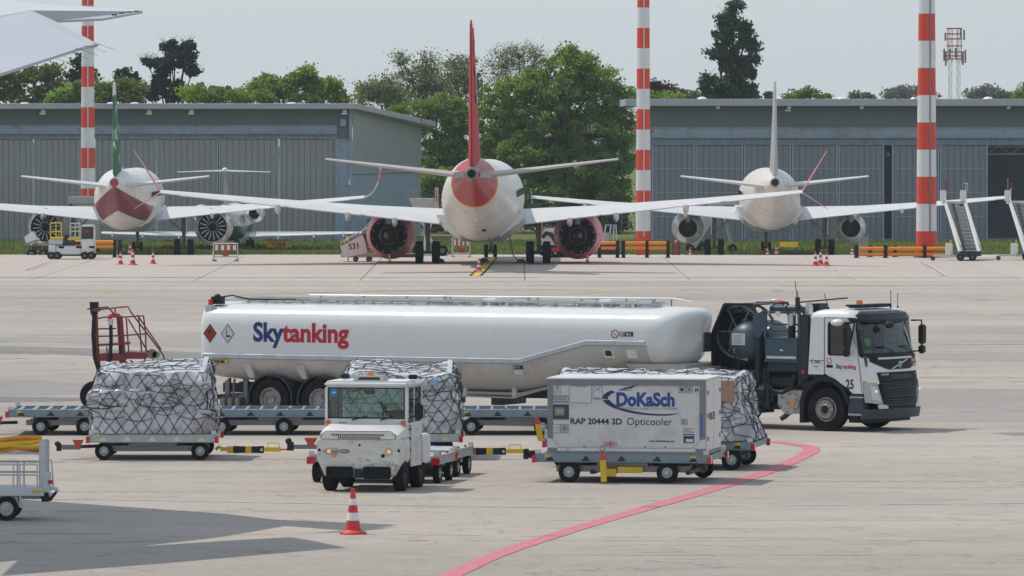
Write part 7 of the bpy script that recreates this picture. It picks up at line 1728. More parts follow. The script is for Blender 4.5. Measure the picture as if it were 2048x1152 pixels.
# rear deck, wheels, steps
b = MB(); b.box(-.82, .82, -2.1, -1.36, .45, 1.02); b.build('rear_deck', TUGW, TG, 0, bevel=.03)
b = MB(); b.box(-.6, .6, -2.0, .45, .3, .55); b.build('chassis', DARKM, TG, 0)
b = MB(); b.tube([(-.84, -1.0, .95), (-.9, -.95, 1.05), (-.88, -1.0, .55)], .014, 6); b.build('grab_rail', WHITED, TG)
for x in (-.7, .68):
    for y, r in ((0, .3), (-1.38, .3)): wheel(TG, (x, y, r), r, .22, 'x', .5, DARKM, n=26)

# ================================================================ FIRST CONE AND OTHER CONES
def cone(label, p, H, group='red and white traffic cones', tip=False):
    c = thing('traffic_cone', label, 'cone', p, 0, group); k = H / .78
    def rr(z): return (.03 + (.145 - .03) * (1 - z / .78)) * k
    b = MB(); n = 28; b.lathe([(.001, .0), (.23 * k, 0), (.24 * k, .015 * k), (.235 * k, .03 * k), (.2 * k, .045 * k), (.165 * k, .06 * k), (.15 * k, .075 * k)], (0, 0, 0), 'z', n); b.build('base', REDC, c, 50)
    Z = [.07, .235, .37, .5, .61, .74]
    for i in range(5):
        b = MB(); a, d = Z[i] * k, Z[i + 1] * k; o_ = .002 * (i % 2); b.lathe([(rr(Z[i]) + o_, a), (rr(Z[i + 1]) + o_, d)], (0, 0, 0), 'z', n); b.build('white_band' if i % 2 else 'red_band', CONEW if i % 2 else REDC, c, 50)
    b = MB(); b.lathe([(rr(.74), .74 * k), (.036 * k, .745 * k), (.034 * k, .775 * k), (.001, .78 * k)], (0, 0, 0), 'z', 16); b.build('tip', REDC, c, 50)
    return c
g0 = G(706, 1068); c0_ = cone('large red and white cone standing alone in front of the tow tractor', g0, .78)
for (px, py, h, lb) in ((241, 529, 27, 'left one of two neighbouring cones below the green-tailed airliner'), (265.5, 530, 32, 'right one of two neighbouring cones below the green-tailed airliner'), (306, 528, 27, 'red cone set apart right of the cone pair, left side'), (779, 527.5, 21, 'cone under the left red engine'), (958, 542, 26, 'cone on the yellow line behind the nose wheel of the red-tailed airliner'), (1175, 527, 21, 'cone under the right red engine'), (1631, 532, 30, 'leftmost of three clustered cones right of the white-tailed airliner'), (1641, 529, 30, 'rearmost of three clustered cones right of the white-tailed airliner'), (1653, 532, 29, 'rightmost of three clustered cones right of the white-tailed airliner')):
    p = G(px, py); s_ = FPX / p.y; c = dup(c0_, p, random.uniform(0, 3), lb, scale=h / s_ / .78)
for (px, py, h, lb) in ((260, 515, 30, 'cone on the grass side, left of the nose wheel of the green-tailed airliner'), (230, 515, 26, 'pinkish cone beside the orange barrier, far left'), (1553, 515, 26, 'cone right of the nose wheel of the white-tailed airliner'), (1535, 515, 22, 'cone in front of the nose wheel of the white-tailed airliner'), (1380, 515, 20, 'cone under the left engine of the white-tailed airliner'), (1704, 515, 22, 'cone under the right engine of the white-tailed airliner')):
    D_ = 442.; c = dup(c0_, ((px - 1024) * D_ / FPX, D_, LZ), random.uniform(0, 3), lb, scale=h * D_ / FPX / .78)

# ================================================================ LEFT FOREGROUND SERVICE CART
D4 = 115.2; s4 = FPX / D4
sc = thing('service_cart', 'white railed service cart with coiled yellow hose, cut off at the left edge', 'service cart', ((12 - 1024) / s4, D4, 0))
def q4(px, py, dy=0.): return ((px - 12) / s4, dy, CAMZ - (py - HZ) / (FPX / (D4)) )
TUBW = mat('cart_white_tube', (.55, .57, .6), .4, metal=.2, var=.06, dirt=(.3, .3, .3), da=.4, ds=5)
for dy in (-.05, .95):
    for y_ in (929, 950): b = MB(); b.tube([q4(-200, y_, dy), q4(72, y_, dy), q4(76, y_ + 4, dy)], .018, 7); b.build('guard_rail', TUBW, sc)
    for x in (-60, 26, 39, 74): b = MB(); b.tube([q4(x, 928, dy), q4(x, 976, dy)], .016, 6); b.build('rail_post', TUBW, sc)
b = MB(); p, q = q4(-220, 0), q4(88, 0); z0, z1 = q4(0, 992)[2], q4(0, 976)[2]; b.box(p[0], q[0], -.1, 1.05, z0, z1); b.build('platform', TUBW, sc, 0, bevel=.01)
b = MB(); b.box(q4(64, 0)[0], q4(86, 0)[0], -.106, -.1, q4(0, 986)[2], q4(0, 980)[2]); b.build('amber_strip', YELLOW, sc, 0)
b = MB(); b.box(p[0], q4(100, 0)[0], 0, .95, z0 - .06, z0); b.build('chassis', GREYM, sc, 0)
for dy in (-.02, .9): 
    b = MB(); b.box(q4(77, 0)[0], q4(90, 0)[0], dy, dy + .12, z1, q4(0, 884)[2]); b.build('corner_post', TUBW, sc, 0, bevel=.01)
b = MB(); b.tube([q4(92, 916, 0), q4(102, 922, 0), q4(104, 945, 0), q4(106, 978, 0)], .016, 7); b.tube([q4(90, 975, 0), q4(112, 978, 0), q4(116, 984, 0)], .03, 7); b.build('end_handle', TUBW, sc)
b = MB(); b.box(q4(86, 0)[0], q4(100, 0)[0], -.05, .2, q4(0, 985)[2], q4(0, 945)[2]); b.build('end_box', TUBW, sc, 0, bevel=.01)
b = MB(); b.box(q4(96, 0)[0], q4(104, 0)[0], -.08, 0, q4(0, 968)[2], q4(0, 960)[2]); b.build('red_lamp', REDLENS, sc, 0)
b = MB(); b.bar(q4(80, 985), q4(98, 1002), .06, .06); b.bar(q4(98, 1002), q4(112, 984), .05, .05); b.box(q4(82, 0)[0], q4(96, 0)[0], -.05, .1, q4(0, 1004)[2], q4(0, 986)[2]); b.build('hitch', BLACKP, sc, 0)
b = MB(); b.tube([q4(40, 990), q4(40, 1016)], .03, 6); b.tube([q4(30, 992), q4(36, 1014)], .02, 6); b.build('support_leg', TUBW, sc)
for dy in (0, .85): wheel(sc, (q4(12, 0)[0], dy, .215), .215, .16, 'y', .58, GALV, n=28)
b = MB(); b.box(q4(-200, 0)[0], q4(78, 0)[0], 0, .9, q4(0, 910)[2], q4(0, 906)[2]); b.build('hose_tray', WHITED, sc, 0)
HY = mat('hose_yellow', (.75, .46, .015), .45, var=.08)
for k, (z_, dy, w) in enumerate(((903, .1, 3.5), (896, .05, 4), (889, .1, 4.5), (882, .2, 4.5), (900, .35, 4), (884, .4, 4), (879, .3, 4))):
    b = MB(); b.tube([(q4(-200 + 280 * i / 14, 0)[0], dy + .03 * math.sin(i + k), q4(0, z_ + (2.2 * math.sin(i * .9 + k * 2)) - (3 if i > 10 and k < 4 else 0))[2]) for i in range(15)], w / s4, 8); b.build('hose_coil', HY if k % 3 else mat('hose_orange', (.75, .30, .01), .45) if k == 0 else MATS['hose_orange'], sc)

# ================================================================ RED HYDRANT PLATFORM (left, behind the loads)
D5 = 159.5; s5 = FPX / D5
rp5 = thing('hose_platform', 'red tubular access platform with hanging black hoses behind the leftmost load', 'access platform', ((240 - 1024) / s5, D5, 0))
REDP = mat('platform_red', (.22, .035, .04), .5, var=.15, vs=5, dirt=(.1, .03, .03), da=.5, ds=5)
def q5(px, py, dy=0.): return ((px - 240) / s5, dy, CAMZ - (py - HZ) / s5)
def tb(name, L5, r, m, parent=rp5):
    b = MB()
    for path in L5: b.tube([q5(*p) for p in path], r, 6)
    return b.build(name, m, parent)
for dy in (0,): 
    tb('main_column', [[(190, 612, 0), (193, 690, 0), (197, 740, 0), (199, 770, 0)]], .06, REDP)
    tb('main_column', [[(237, 632, .3), (242, 700, .3), (244, 760, .3)]], .085, REDP)
b = MB(); b.cyl(q5(188, 628), q5(188, 604), .09, .12, 10); b.cyl(q5(188, 618), q5(188, 632), .07); b.build('column_cap', BLACKP, rp5, 40)
b = MB(); b.box(q5(186, 0)[0], q5(200, 0)[0], -.1, .1, q5(0, 623)[2], q5(0, 616)[2]); b.build('bracket', REDP, rp5, 0)
for k, pth in enumerate(([(174, 618, 0), (215, 614, 0), (222, 622, .1), (232, 636, .3)], [(200, 619, 0), (255, 613, 0), (262, 625, 0), (310, 690, .2), (326, 712, .2), (328, 735, .2)], [(193, 637, 0), (213, 634, 0), (252, 634, 0), (284, 633, .6)], [(228, 616, .3), (229, 632, .3)], [(192, 658, 0), (232, 657, 0)], [(194, 673, 0), (250, 671, 0), (290, 669, .6)], [(252, 634, 0), (256, 690, 0), (258, 712, 0)], [(284, 633, .6), (288, 669, .6), (289, 708, .6)], [(274, 633, .6), (280, 705, .6)], [(240, 634, 0), (248, 712, 0)], [(256, 638, 0), (296, 705, .0)], [(270, 632, .9), (318, 702, .9)], [(292, 712, 0), (285, 730, 0)], [(250, 722, 0), (266, 738, 0)], [(258, 722, .5), (276, 740, .5)], [(213, 694, 0), (214, 706, 0)])):
    tb('tube_rail', [pth], .02, REDP)
b = MB(); b.box(q5(197, 0)[0], q5(250, 0)[0], -.02, .9, q5(0, 722)[2], q5(0, 708)[2]); b.box(q5(250, 0)[0], q5(292, 0)[0], .0, .9, q5(0, 718)[2], q5(0, 705)[2]); b.build('platform_beam', REDP, rp5, 0, bevel=.01)
b = MB(); b.hexa([q5(194, 693, 0), q5(258, 689, 0), q5(258, 689, .8), q5(194, 693, .8), q5(194, 689, 0), q5(258, 685, 0), q5(258, 685, .8), q5(194, 689, .8)]); b.build('upper_deck', REDP, rp5, 0)
for y in (735, 746): b = MB(); b.hexa([q5(262, y + 4, -.1), q5(292, y + 3, -.1), q5(292, y + 3, .5), q5(262, y + 4, .5), q5(262, y, -.1), q5(292, y - 1, -.1), q5(292, y - 1, .5), q5(262, y, .5)]); b.build('step', REDP, rp5, 0)
tb('black_hose', [[(188, 630, -.05), (186, 670, -.05), (189, 715, -.05), (196, 738, -.05), (205, 744, -.05), (213, 738, -.05), (220, 715, -.05), (222, 680, -.05), (221, 645, 0)]], .05, BLACKP)
tb('hose_elbow', [[(220, 640, 0), (218, 634, .1), (226, 630, .2), (236, 632, .3)]], .055, RED)
b = MB(); b.cyl(q5(221, 650), q5(221, 642), .06); b.cyl(q5(220, 642), q5(220, 638), .08); b.build('hose_joint', ALU, rp5, 40)
b = MB(); b.cyl(q5(303, 708, 0), q5(303, 708, .3), .12); b.cyl(q5(311, 710, 0), q5(311, 710, .2), .09); b.tube([q5(305, 716), q5(307, 730)], .02); b.build('cable_reel', mat('reel_grey', (.2, .17, .14), .6, var=.3), rp5, 40)
wheel(rp5, (q5(188, 0)[0], .1, .38), .36, .2, 'y', .5, RED, n=26)
wheel(rp5, (q5(300, 0)[0], .6, .36), .36, .2, 'y', .5, RED, n=22)
b = MB(); b.box(q5(190, 0)[0], q5(320, 0)[0], .2, .8, .55, .7); b.bar(q5(199, 768), q5(184, 790), .12, .1); b.build('chassis', REDP, rp5, 0)
# ================================================================ DRIVER
def skinned(name, pts, edges, rad, m, parent, loc=(0, 0, 0), sub=2):
    me = bpy.data.meshes.new(name); me.from_pydata([tuple(p) for p in pts], edges, [])
    o = bpy.data.objects.new(name, me); col.objects.link(o)
    md = o.modifiers.new('skin', 'SKIN'); 
    if not me.skin_vertices: me.attributes  # layer is created with the modifier data below
    bm = bmesh.new(); bm.from_mesh(me); lay = bm.verts.layers.skin.verify()
    for i, v in enumerate(bm.verts): v[lay].radius = rad[i] if isinstance(rad[i], tuple) else (rad[i], rad[i]); v[lay].use_root = (i == 0)
    bm.to_mesh(me); bm.free()
    sb = o.modifiers.new('sub', 'SUBSURF'); sb.levels = sub; sb.render_levels = sub
    dg = bpy.context.evaluated_depsgraph_get(); nm = bpy.data.meshes.new_from_object(o.evaluated_get(dg))
    bpy.data.objects.remove(o); nm.materials.clear(); nm.materials.append(m)
    nm.polygons.foreach_set('use_smooth', [True] * len(nm.polygons))
    o = bpy.data.objects.new(name, nm); col.objects.link(o)
    if parent: o.parent = parent
    o.location = loc
    return o
CLOTH = mat('dark_clothing', (.05, .06, .08), .8)
VEST = mat('vest_green', (.3, .75, .12), .6)
HAIR = mat('hair_dark', (.03, .02, .015), .6)
def person(label, loc, rz, sitting=True):
    p = thing('person', label, 'person', loc, rz)
    P = [(0, 0, 0), (.0, 0, .22), (-.02, 0, .42), (-.01, 0, .52), (.01, 0, .60), (.03, 0, .70), (.03, 0, .80),
         (.0, -.19, .46), (.16, -.24, .24), (.40, -.16, .28), (.48, -.15, .29), (.0, .19, .46), (.16, .24, .24), (.40, .16, .28), (.48, .15, .29),
         (.05, -.11, -.02), (.42, -.13, .02), (.48, -.13, -.36), (.58, -.13, -.40), (.05, .11, -.02), (.42, .13, .02), (.48, .13, -.36), (.58, .13, -.40)]
    E = [(0, 1), (1, 2), (2, 3), (3, 4), (4, 5), (5, 6), (2, 7), (7, 8), (8, 9), (9, 10), (2, 11), (11, 12), (12, 13), (13, 14), (0, 15), (15, 16), (16, 17), (17, 18), (0, 19), (19, 20), (20, 21), (21, 22)]
    Rr = [(.13, .16), (.12, .15), (.11, .17), (.06, .07), (.055, .06), (.10, .085), (.085, .075), .06, .048, .036, .03, .06, .048, .036, .03, .085, .06, .045, .035, .085, .06, .045, .035]
    b = skinned('body', P, E, Rr, CLOTH, p)
    b.data.materials.append(SKIN)
    for pl in b.data.polygons:
        c = pl.center
        if c.z > .53 or (c.x > .43 and c.z > .2): pl.material_index = 1
    m = MB(); R_ = []
    for z, rx, ry in ((-.02, .155, .19), (.2, .15, .19), (.38, .14, .21), (.47, .10, .16)):
        R_.append([(rx * math.cos(2 * math.pi * i / 18) - .005, ry * math.sin(2 * math.pi * i / 18), z) for i in range(18)])
    m.loft(R_, cap=False); v = m.build('vest', VEST, p, 60)
    m = MB(); m.lathe([(.156, 0), (.156, .05)], (0, 0, .12), 'z', 18); st = m.build('reflective_band', STICKER, v, 60); st.scale = (1, 1.23, 1)
    m = MB(); m.sphere((.01, 0, .78), .11, sc=(1, .85, .85)); m.build('hair', HAIR, p, 60)
    m = MB(); m.hexa([(.115, -.012, .69), (.115, .012, .69), (.10, .012, .69), (.10, -.012, .69), (.135, -.012, .70), (.135, .012, .70), (.11, .008, .74), (.11, -.008, .74)]); m.build('nose', SKIN, p, 40)
    for s in (-1, 1):
        m = MB(); m.sphere((.11, s * .03, .735), .012); m.build('eye', HAIR, p, 60)
    m = MB(); m.box(.105, .118, -.025, .025, .655, .663); m.build('mouth', mat('lips', (.3, .1, .08), .5) if 'lips' not in MATS else MATS['lips'], p, 0)
    return p
_l = Vector((-.02, .62, 1.62)); _m = Matrix.Rotation(-CA, 4, 'Z')
person('driver in a green reflective vest seated behind the truck windscreen', Vector((pc.x, pc.y, 0)) + _m @ _l, -CA)

# ================================================================ FAR GROUND EQUIPMENT
class Far:
    """builder in photograph pixels at a fixed distance; local x = right, y = away, z = up"""
    def __init__(s, name, label, cat, px, D, z0=None, group=None):
        s.s = FPX / D; s.px = px; s.z0 = gz(D) if z0 is None else z0
        s.o = thing(name, label, cat, ((px - 1024) / s.s, D, s.z0), 0, group)
    def p(s, x, y, d=0.): return ((x - s.px) / s.s, d, CAMZ - (y - HZ) / s.s - s.z0)
    def box(s, name, x0, x1, y0, y1, m, d0=0., d1=1., bevel=0.):
        a, c = s.p(x0, y1), s.p(x1, y0); b = MB(); b.box(a[0], c[0], d0, d1, a[2], c[2]); return b.build(name, m, s.o, 30, bevel=bevel)
    def tube(s, name, paths, r, m, n=6):
        b = MB()
        for q in paths: b.tube([s.p(*t) for t in q], r, n)
        return b.build(name, m, s.o)
    def poly(s, name, pts, m, d0=0., d1=1.):
        b = MB(); b.prism([(s.p(*t)[0], s.p(*t)[2]) for t in pts], d0, d1, 'y'); return b.build(name, m, s.o, 0)
    def wheels(s, xs, r, d=(0., 1.2), w=.2):
        for x in xs:
            for y in d: wheel(s.o, (s.p(x, 0)[0], y, r), r, w, 'y', .5, GREYM, n=18)
# white boarding stairs at the right mast
def stairs(px, D, label, clip=None):
    f = Far('boarding_stairs', label, 'boarding stairs', px, D, group='white boarding stairs')
    def sp(x, y): return (x + px - 1925, y)
    # side girders: from foot (1922/1958, 512) to top (1893/1935, 400)
    for k, (xt, xb) in enumerate(((1895, 1919), (1936, 1957))):
        d0 = 3.6
        b = MB()
        for (w, m) in ((6.5, 0),):
            a, c = f.p(*sp(xt, 402), d0), f.p(*sp(xb, 512), 0); a2, c2 = f.p(*sp(xt + w, 402), d0), f.p(*sp(xb + w, 512), 0)
            b.hexa([c, c2, (c2[0], .1, c2[2]), (c[0], .1, c[2]), a, a2, (a2[0], d0 + .1, a2[2]), (a[0], d0 + .1, a[2])])
        b.build('side_girder', TUBW if False else WHITE, f.o, 0)
        b = MB(); b.tube([f.p(*sp(xt + 2, 392), d0), f.p(*sp(xb + 3, 490), 0), f.p(*sp(xb + 5, 512), 0)], .03, 6); b.tube([f.p(*sp(xt + 5, 405), d0), f.p(*sp(xb + 6, 500), 0)], .025, 6); b.build('hand_rail', WHITED, f.o)
        b = MB(); a = f.p(*sp(xt - 1, 404), d0); b.box(a[0] - .1, a[0] + .2, d0 - .1, d0 + .6, a[2], f.p(*sp(0, 382))[2]); b.build('top_post', WHITE, f.o, 0, bevel=.02)
        b = MB()
        for dx in (0, 5, 9): b.tube([f.p(*sp(xt + dx, 383), d0), f.p(*sp(xt + dx, 367), d0)], .02, 5)
        b.tube([f.p(*sp(xt, 368), d0), f.p(*sp(xt + 9, 368), d0)], .025, 5); b.build('gate_rail', WHITED if k else REDP, f.o)
        b = MB(); b.tube([f.p(*sp(xt, 404), d0), f.p(*sp(xt, 357), d0)], .035, 5); b.build('lamp_post', GREYM, f.o)
    n = 15
    for i in range(n):
        t = (i + .5) / n; y = 512 + (404 - 512) * t; x0 = 1922 + (1899 - 1922) * t; x1 = 1957 + (1936 - 1957) * t
        a, c = f.p(*sp(x0, y), d0 * t), f.p(*sp(x1, y), d0 * t)
        b = MB(); b.box(a[0], c[0], d0 * t, d0 * t + .26, a[2] - .03, a[2]); b.box(a[0], c[0], d0 * t + .23, d0 * t + .26, a[2] - .16, a[2] - .03); b.build('step', WHITED, f.o, 0)
    a = f.p(*sp(1908, 404), d0); b = MB(); b.box(f.p(*sp(1896, 0))[0], f.p(*sp(1938, 0))[0], d0, d0 + 1.4, a[2] - .15, a[2]); b.build('top_platform', WHITED, f.o, 0)
    b = MB(); b.box(f.p(*sp(1918, 0))[0], f.p(*sp(1962, 0))[0], -.2, 3.4, .25, .5); b.bar(f.p(*sp(1930, 500), .4), f.p(*sp(1915, 410), 3.4), .12, .12); b.bar(f.p(*sp(1950, 500), 3.2), f.p(*sp(1932, 410), 3.6), .1, .1); b.build('base_frame', DARKM, f.o, 0)
    b = MB(); b.box(f.p(*sp(1868, 0))[0], f.p(*sp(1915, 0))[0], .2, .6, .2, .3); b.build('outrigger', WHITED, f.o, 0)
    b = MB(); b.box(f.p(*sp(1893, 0))[0], f.p(*sp(1906, 0))[0], .2, 1.0, .3, f.p(0, 487)[2]); b.build('control_cabinet', WHITE, f.o, 0, bevel=.02)
    b = MB(); b.tube([f.p(*sp(1904, 514), .2), f.p(*sp(1902, 480), .3)], .04, 6); b.build('yellow_lever', YELLOW, f.o)
    for x in (1921, 1945): wheel(f.o, (f.p(*sp(x, 0))[0], 0, .2), .2, .2, 'y', .5, GREYM, n=16)
    wheel(f.o, (f.p(*sp(1867, 0))[0], .4, .12), .12, .1, 'y', .5, GREYM, n=14)
    return f
stairs(1925, 337.5, 'white boarding stairs standing right of the thickest mast')
stairs(2056, 338.5, 'white boarding stairs cut off by the right edge')
# steps 531 beside the left red engine
f = Far('belt_loader', 'white belt loader numbered 531 beside the left red engine', 'belt loader', 712, 335.5)
f.poly('side_panel', [(680, 494), (725, 470), (729, 479), (735, 506), (691, 515), (686, 508)], WHITE, 0, 1.1)
text('531', .42, TEXTBLK, f.o, 'number', facing(f.p(697, 499, -.012), (1, 0, .12)), xs=.95, bold=.006)
f.poly('belt', [(725, 470), (740, 462), (760, 480), (735, 492)], DARKM, .1, 1.0)
f.tube('guide_rail', [[(682, 491, 0), (682, 480, 0)], [(690, 487, 0), (686, 478, 0)], [(713, 474, 0), (709, 464, 0)], [(719, 471, 0), (715, 463, 0)], [(684, 484, 0), (735, 455, 0)]], .025, WHITED)
f.tube('scissor_frame', [[(712, 510, .1), (740, 488, .1)], [(708, 506, 1.), (742, 496, 1.)], [(725, 508, .1), (752, 490, .1)]], .04, GREYM)
f.box('chassis', 681, 835, 508, 515, WHITED, .1, 1.2)
f.box('beacon', 691, 697, 472, 482, YELLOW, .3, .5)
f.wheels((711, 737), .13, w=.14)
f.box('stabiliser', 695, 697, 514, 523, DARKM, .1, .2); f.box('stabiliser', 742, 744, 514, 523, DARKM, .1, .2)
# lavatory / water truck "10" under the left airliner
f = Far('service_truck', 'small white service truck numbered 10 with yellow rails, below the left mast', 'service truck', 143, 341.5)
f.box('cab', 161, 188, 450, 510, WHITE, 0, 1.4, .06); f.box('windscreen', 162.5, 186.5, 453.5, 478, DARKM, -.03, .0, .02); f.box('windscreen_glass', 164, 185, 455, 477, GLASSD, -.04, -.031)
text('easy', .3, TEXTRED, f.o, 'lettering', facing(f.p(163, 465, -.045), (1, 0, 0)), xs=.9)
text('10', .26, TEXTBLK, f.o, 'number', facing(f.p(180, 508, -.01), (1, 0, 0)), bold=.004)
f.box('chassis_body', 112, 161, 492, 509, WHITE, 0, 1.5, .03); f.box('left_wing', 97, 111, 490, 506, WHITE, 0, 1.5, .02)
f.box('bumper', 112, 186, 509, 512, DARKM, 0, 1.4)
for x in (117, 152, 178): f.box('lamp_recess', x, x + 11, 492, 496.5, BLACKP, -.02, .0)
f.box('deck', 97, 125, 480, 488, WHITED, 0, 1.4); f.box('deck', 125, 160, 484, 490, DARKM, 0, 1.4); f.box('yellow_sill', 100, 126, 475, 479.5, YELLOW, 0, 1.4); f.box('yellow_sill', 135, 160, 476, 480, YELLOW, 0, 1.4)
f.box('engine_box', 128, 136, 469, 482, BLACKP, .2, .8)
f.tube('safety_cage', [[(x, 478, 0), (x, 446, 0)] for x in (101, 112, 123)] + [[(101, y, 0), (123, y, 0)] for y in (446, 463)], .03, YELLOW)
f.tube('safety_cage', [[(x, 478, .5), (x, 446, .5)] for x in (140, 149, 158)] + [[(138, y, .5), (159, y, .5)] for y in (447, 455, 463, 475)], .028, WHITED)
f.wheels((102, 114), .2, w=.25); f.wheels((169, 182), .2, w=.25)
# white tilted conveyor left of it
f = Far('belt_loader', 'tilted white loader left of the small service truck', 'belt loader', 65, 440, LZ)
f.poly('body', [(48, 474), (66, 462), (76, 480), (62, 490), (52, 486)], WHITE, 0, 1.2); f.tube('frame', [[(48, 490, 0), (80, 478, 0)], [(46, 466, 0), (50, 490, 0)], [(62, 492, 0), (62, 512, 0)], [(84, 486, 0), (84, 512, 0)]], .05, GREYM); f.box('chassis', 58, 95, 492, 500, DARKM, 0, 1.4); f.wheels((62, 86), .3)
# hatched barriers
def fence_unit(label, px, D, x0, x1, y0, y1):
    f = Far('hatched_barrier', label, 'barrier', px, D, group='red and white hatched barriers')
    f.tube('frame', [[(x0, y1, 0), (x0, y0, 0), (x1, y0, 0), (x1, y1, 0)], [(x0, y1 - 9, 0), (x1, y1 - 9, 0)]], .045, WHITED)
    n = 7; w = (x1 - x0 - 6) / n; h = (y1 - y0)
    for i in range(n): f.box('board_stripe', x0 + 3 + i * w, x0 + 3 + (i + 1) * w, y0 + 3, y0 + 3 + h * .3, RED if i % 2 else CONEW, -.04, .0)
    f.box('sign_plate', (x0 + x1) / 2 - 6, (x0 + x1) / 2 + 6, y0 + h * .5, y0 + h * .72, RED, -.03, .0); f.box('foot', x0 - 2, x0 + 6, y1 - 3, y1, GREYM, -.3, .3); f.box('foot', x1 - 6, x1 + 2, y1 - 3, y1, GREYM, -.3, .3)
fence_unit('red and white hatched barrier in front of the small jet', 451, 336, 427, 475, 487, 522)
fence_unit('red and white hatched barrier below the belly of the red-tailed airliner', 922, 347, 905, 940, 476, 516)
# pale stair platforms seen behind the aircraft
f = Far('boarding_stairs', 'pale boarding platform behind the left wing of the red-tailed airliner', 'boarding stairs', 850, 352, 0 + gz(352), 'white boarding stairs')
f.poly('platform_box', [(818, 397), (876, 397), (876, 420), (828, 420)], mat('beige_panel', (.42, .4, .38), .6), 0, 1.6); f.tube('hand_rail', [[(822, 397, 0), (814, 382, 0), (845, 382, 0)], [(826, 397, 0), (826, 384, 0)], [(831, 397, 0), (831, 384, 0)]], .03, GREYM); f.box('side_plate', 870, 877, 375, 420, mat('pinkish_panel', (.5, .4, .38), .5), -.1, .1); f.box('red_strip', 872.5, 874.5, 379, 404, RED, -.13, -.1)
f.box('under_frame', 830, 872, 420, 430, DARKM, .2, 1.5); f.tube('legs', [[(835, 428, .3), (880, 515, .3)], [(868, 428, 1.4), (840, 515, 1.4)], [(850, 428, .8), (850, 515, .8)]], .07, WHITED); f.box('chassis', 825, 895, 505, 512, WHITED, 0, 1.6); f.wheels((835, 885), .28)
f = Far('boarding_stairs', 'grey boarding platform behind the fuselage of the green-tailed airliner', 'boarding stairs', 168, 456, LZ, 'white boarding stairs')
f.box('platform_box', 136, 196, 393, 407, MATS['beige_panel'], 0, 1.6); f.tube('hand_rail', [[(137, 393, 0), (139, 386, 0), (165, 386, 0)], [(150, 393, 0), (150, 386, 0)]], .03, GREYM); f.box('body', 156, 200, 407, 506, WHITED, .2, 1.6); f.tube('legs', [[(140, 407, .3), (190, 500, .3)], [(145, 440, .3), (165, 505, .3)]], .07, DARKM); f.wheels((150, 190), .35)
f = Far('boarding_stairs', 'pale slanting stairs behind the left wing of the white-tailed airliner', 'boarding stairs', 1430, 459, LZ, 'white boarding stairs')
for dd in (0, 1.5):
    f.poly('side_girder', [(1378, 492), (1430, 406), (1440, 402), (1480, 402), (1480, 410), (1446, 410), (1392, 496)], TUBW, dd, dd + .08)
    f.tube('hand_rail', [[(1378, 480, dd), (1430, 396, dd), (1480, 396, dd)], [(1385, 475, dd), (1432, 402, dd)]], .04, WHITED)
for i in range(11): t = i / 10; f.box('step', 1386 + 50 * t, 1394 + 50 * t, 490 - 84 * t, 492 - 84 * t, GALV, .08, 1.5)
f.tube('support', [[(1442, 410, .1), (1466, 505, .1)], [(1446, 410, 1.5), (1470, 505, 1.5)]], .09, WHITED); f.box('chassis', 1372, 1412, 484, 508, mat('chassis_navy', (.03, .06, .12), .5), .1, 1.5); f.wheels((1380, 1405, 1466), .3)
# trolley extinguisher
f = Far('fire_extinguisher', 'wheeled fire extinguisher with dark red tank beside the middle mast barrier', 'extinguisher', 1352, 440, LZ)
b = MB(); b.cyl(f.p(1352, 512), f.p(1352, 490), .16); b.sphere(f.p(1352, 489), .16, sc=(1, 1, .8)); b.build('tank', REDP, f.o, 50)
f.tube('frame', [[(1346, 512, 0), (1346, 482, 0), (1358, 482, 0), (1358, 512, 0)]], .03, BLACKP); b = MB(); b.sphere(f.p(1352, 484), .14); b.build('pink_cap', WLRED, f.o, 50); f.wheels((1347, 1357), .15, (.1,), .08)
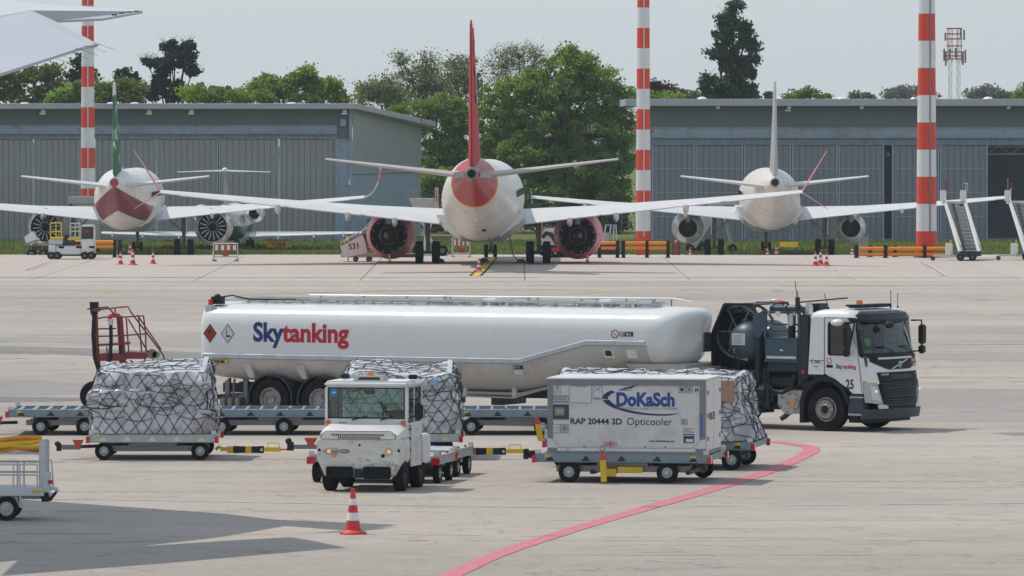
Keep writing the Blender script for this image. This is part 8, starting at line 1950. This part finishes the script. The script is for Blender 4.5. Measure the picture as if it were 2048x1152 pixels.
# dark baggage tractor and white hose unit near the right engine
f = Far('baggage_tractor', 'dark low baggage tractor half hidden by the right red engine', 'baggage tractor', 1130, 345.6)
f.poly('body', [(1100, 490), (1160, 496), (1160, 516), (1100, 517)], BLACKP, 0, 1.4); f.box('hood_panel', 1103, 1118, 495, 503, RED, -.03, 0); f.box('lamp', 1103, 1113, 505, 508, STICKER, -.03, 0); f.wheels((1103, 1130, 1155), .16, w=.2)
f = Far('ground_power_unit', 'white ground unit with thick black hose left of the right red engine', 'ground unit', 1100, 352)
f.poly('body', [(1084, 470), (1090, 460), (1108, 458), (1118, 470), (1118, 490), (1084, 490)], WHITE, 0, 1.3); f.tube('hose', [[(1084, 475, -.2), (1092, 466, -.2), (1102, 468, -.2), (1110, 480, -.2), (1114, 490, -.2)]], .12, BLACKP, 10); f.box('red_panel', 1078, 1086, 440, 465, RED, .3, .4); f.box('chassis', 1080, 1122, 490, 508, DARKM, 0, 1.3); f.wheels((1086, 1114), .25)
f = Far('utility_cabinet', 'light grey cabinet beside the right engine of the white-tailed airliner', 'cabinet', 1728, 452, LZ)
f.box('cabinet_body', 1719, 1737, 470, 513, mat('cabinet_grey', (.5, .49, .47), .6), 0, .8, .03); f.box('cabinet_roof', 1717, 1739, 468, 471, GREYM, -.1, .9)
f = Far('person_carrier', 'grey equipment frame with pale tubes right of the right red engine', 'equipment', 1222, 451, LZ)
f.box('cabinet', 1205, 1218, 466, 490, mat('pale_box', (.4, .42, .43), .6), 0, .8); f.tube('tube_frame', [[(1206, 490, 0), (1212, 450, 0), (1232, 450, 0), (1234, 490, 0)], [(1218, 490, .4), (1222, 450, .4)], [(1226, 490, .4), (1228, 452, .4)]], .05, TUBW); f.o.name = 'equipment_frame'; f.box('base', 1202, 1236, 488, 508, DARKM, 0, .9)
# wheel chocks
for px, py, D_, lb in ((880, 525, 332, 'wheel chock at the left main wheels of the red-tailed airliner'), (1042, 526, 331.5, 'wheel chock at the right main wheels of the red-tailed airliner'), (968, 524, 316.5 + 30, 'wheel chock in front of the nose wheel of the red-tailed airliner')):
    p = G(px, py); o = MB().prism([(-.3, 0), (.3, 0), (.12, .2), (-.12, .2)], 0, .3, 'y').build('wheel_chock', mat('chock_brown', (.16, .11, .07), .8) if 'chock_brown' not in MATS else MATS['chock_brown'], None, 0, loc=p); tag(o, lb, 'chock', 'wheel chocks')
b = MB(); b.box(-1000, 1000, -60, 3000, -4, 45)
hz = b.build('haze', bpy.data.materials.new('haze_air'), None, 0)
tag(hz, kind='stuff'); hz['label'] = 'thin pale air haze over the airfield'
hm = hz.data.materials[0]; hm.use_nodes = True; nt = hm.node_tree
nt.nodes.remove(nt.nodes['Principled BSDF'])
pv = nt.nodes.new('ShaderNodeVolumePrincipled'); pv.inputs['Density'].default_value = .00011
pv.inputs['Color'].default_value = (.84, .93, 1, 1); pv.inputs['Anisotropy'].default_value = .3
nt.links.new(pv.outputs[0], nt.nodes['Material Output'].inputs['Volume'])
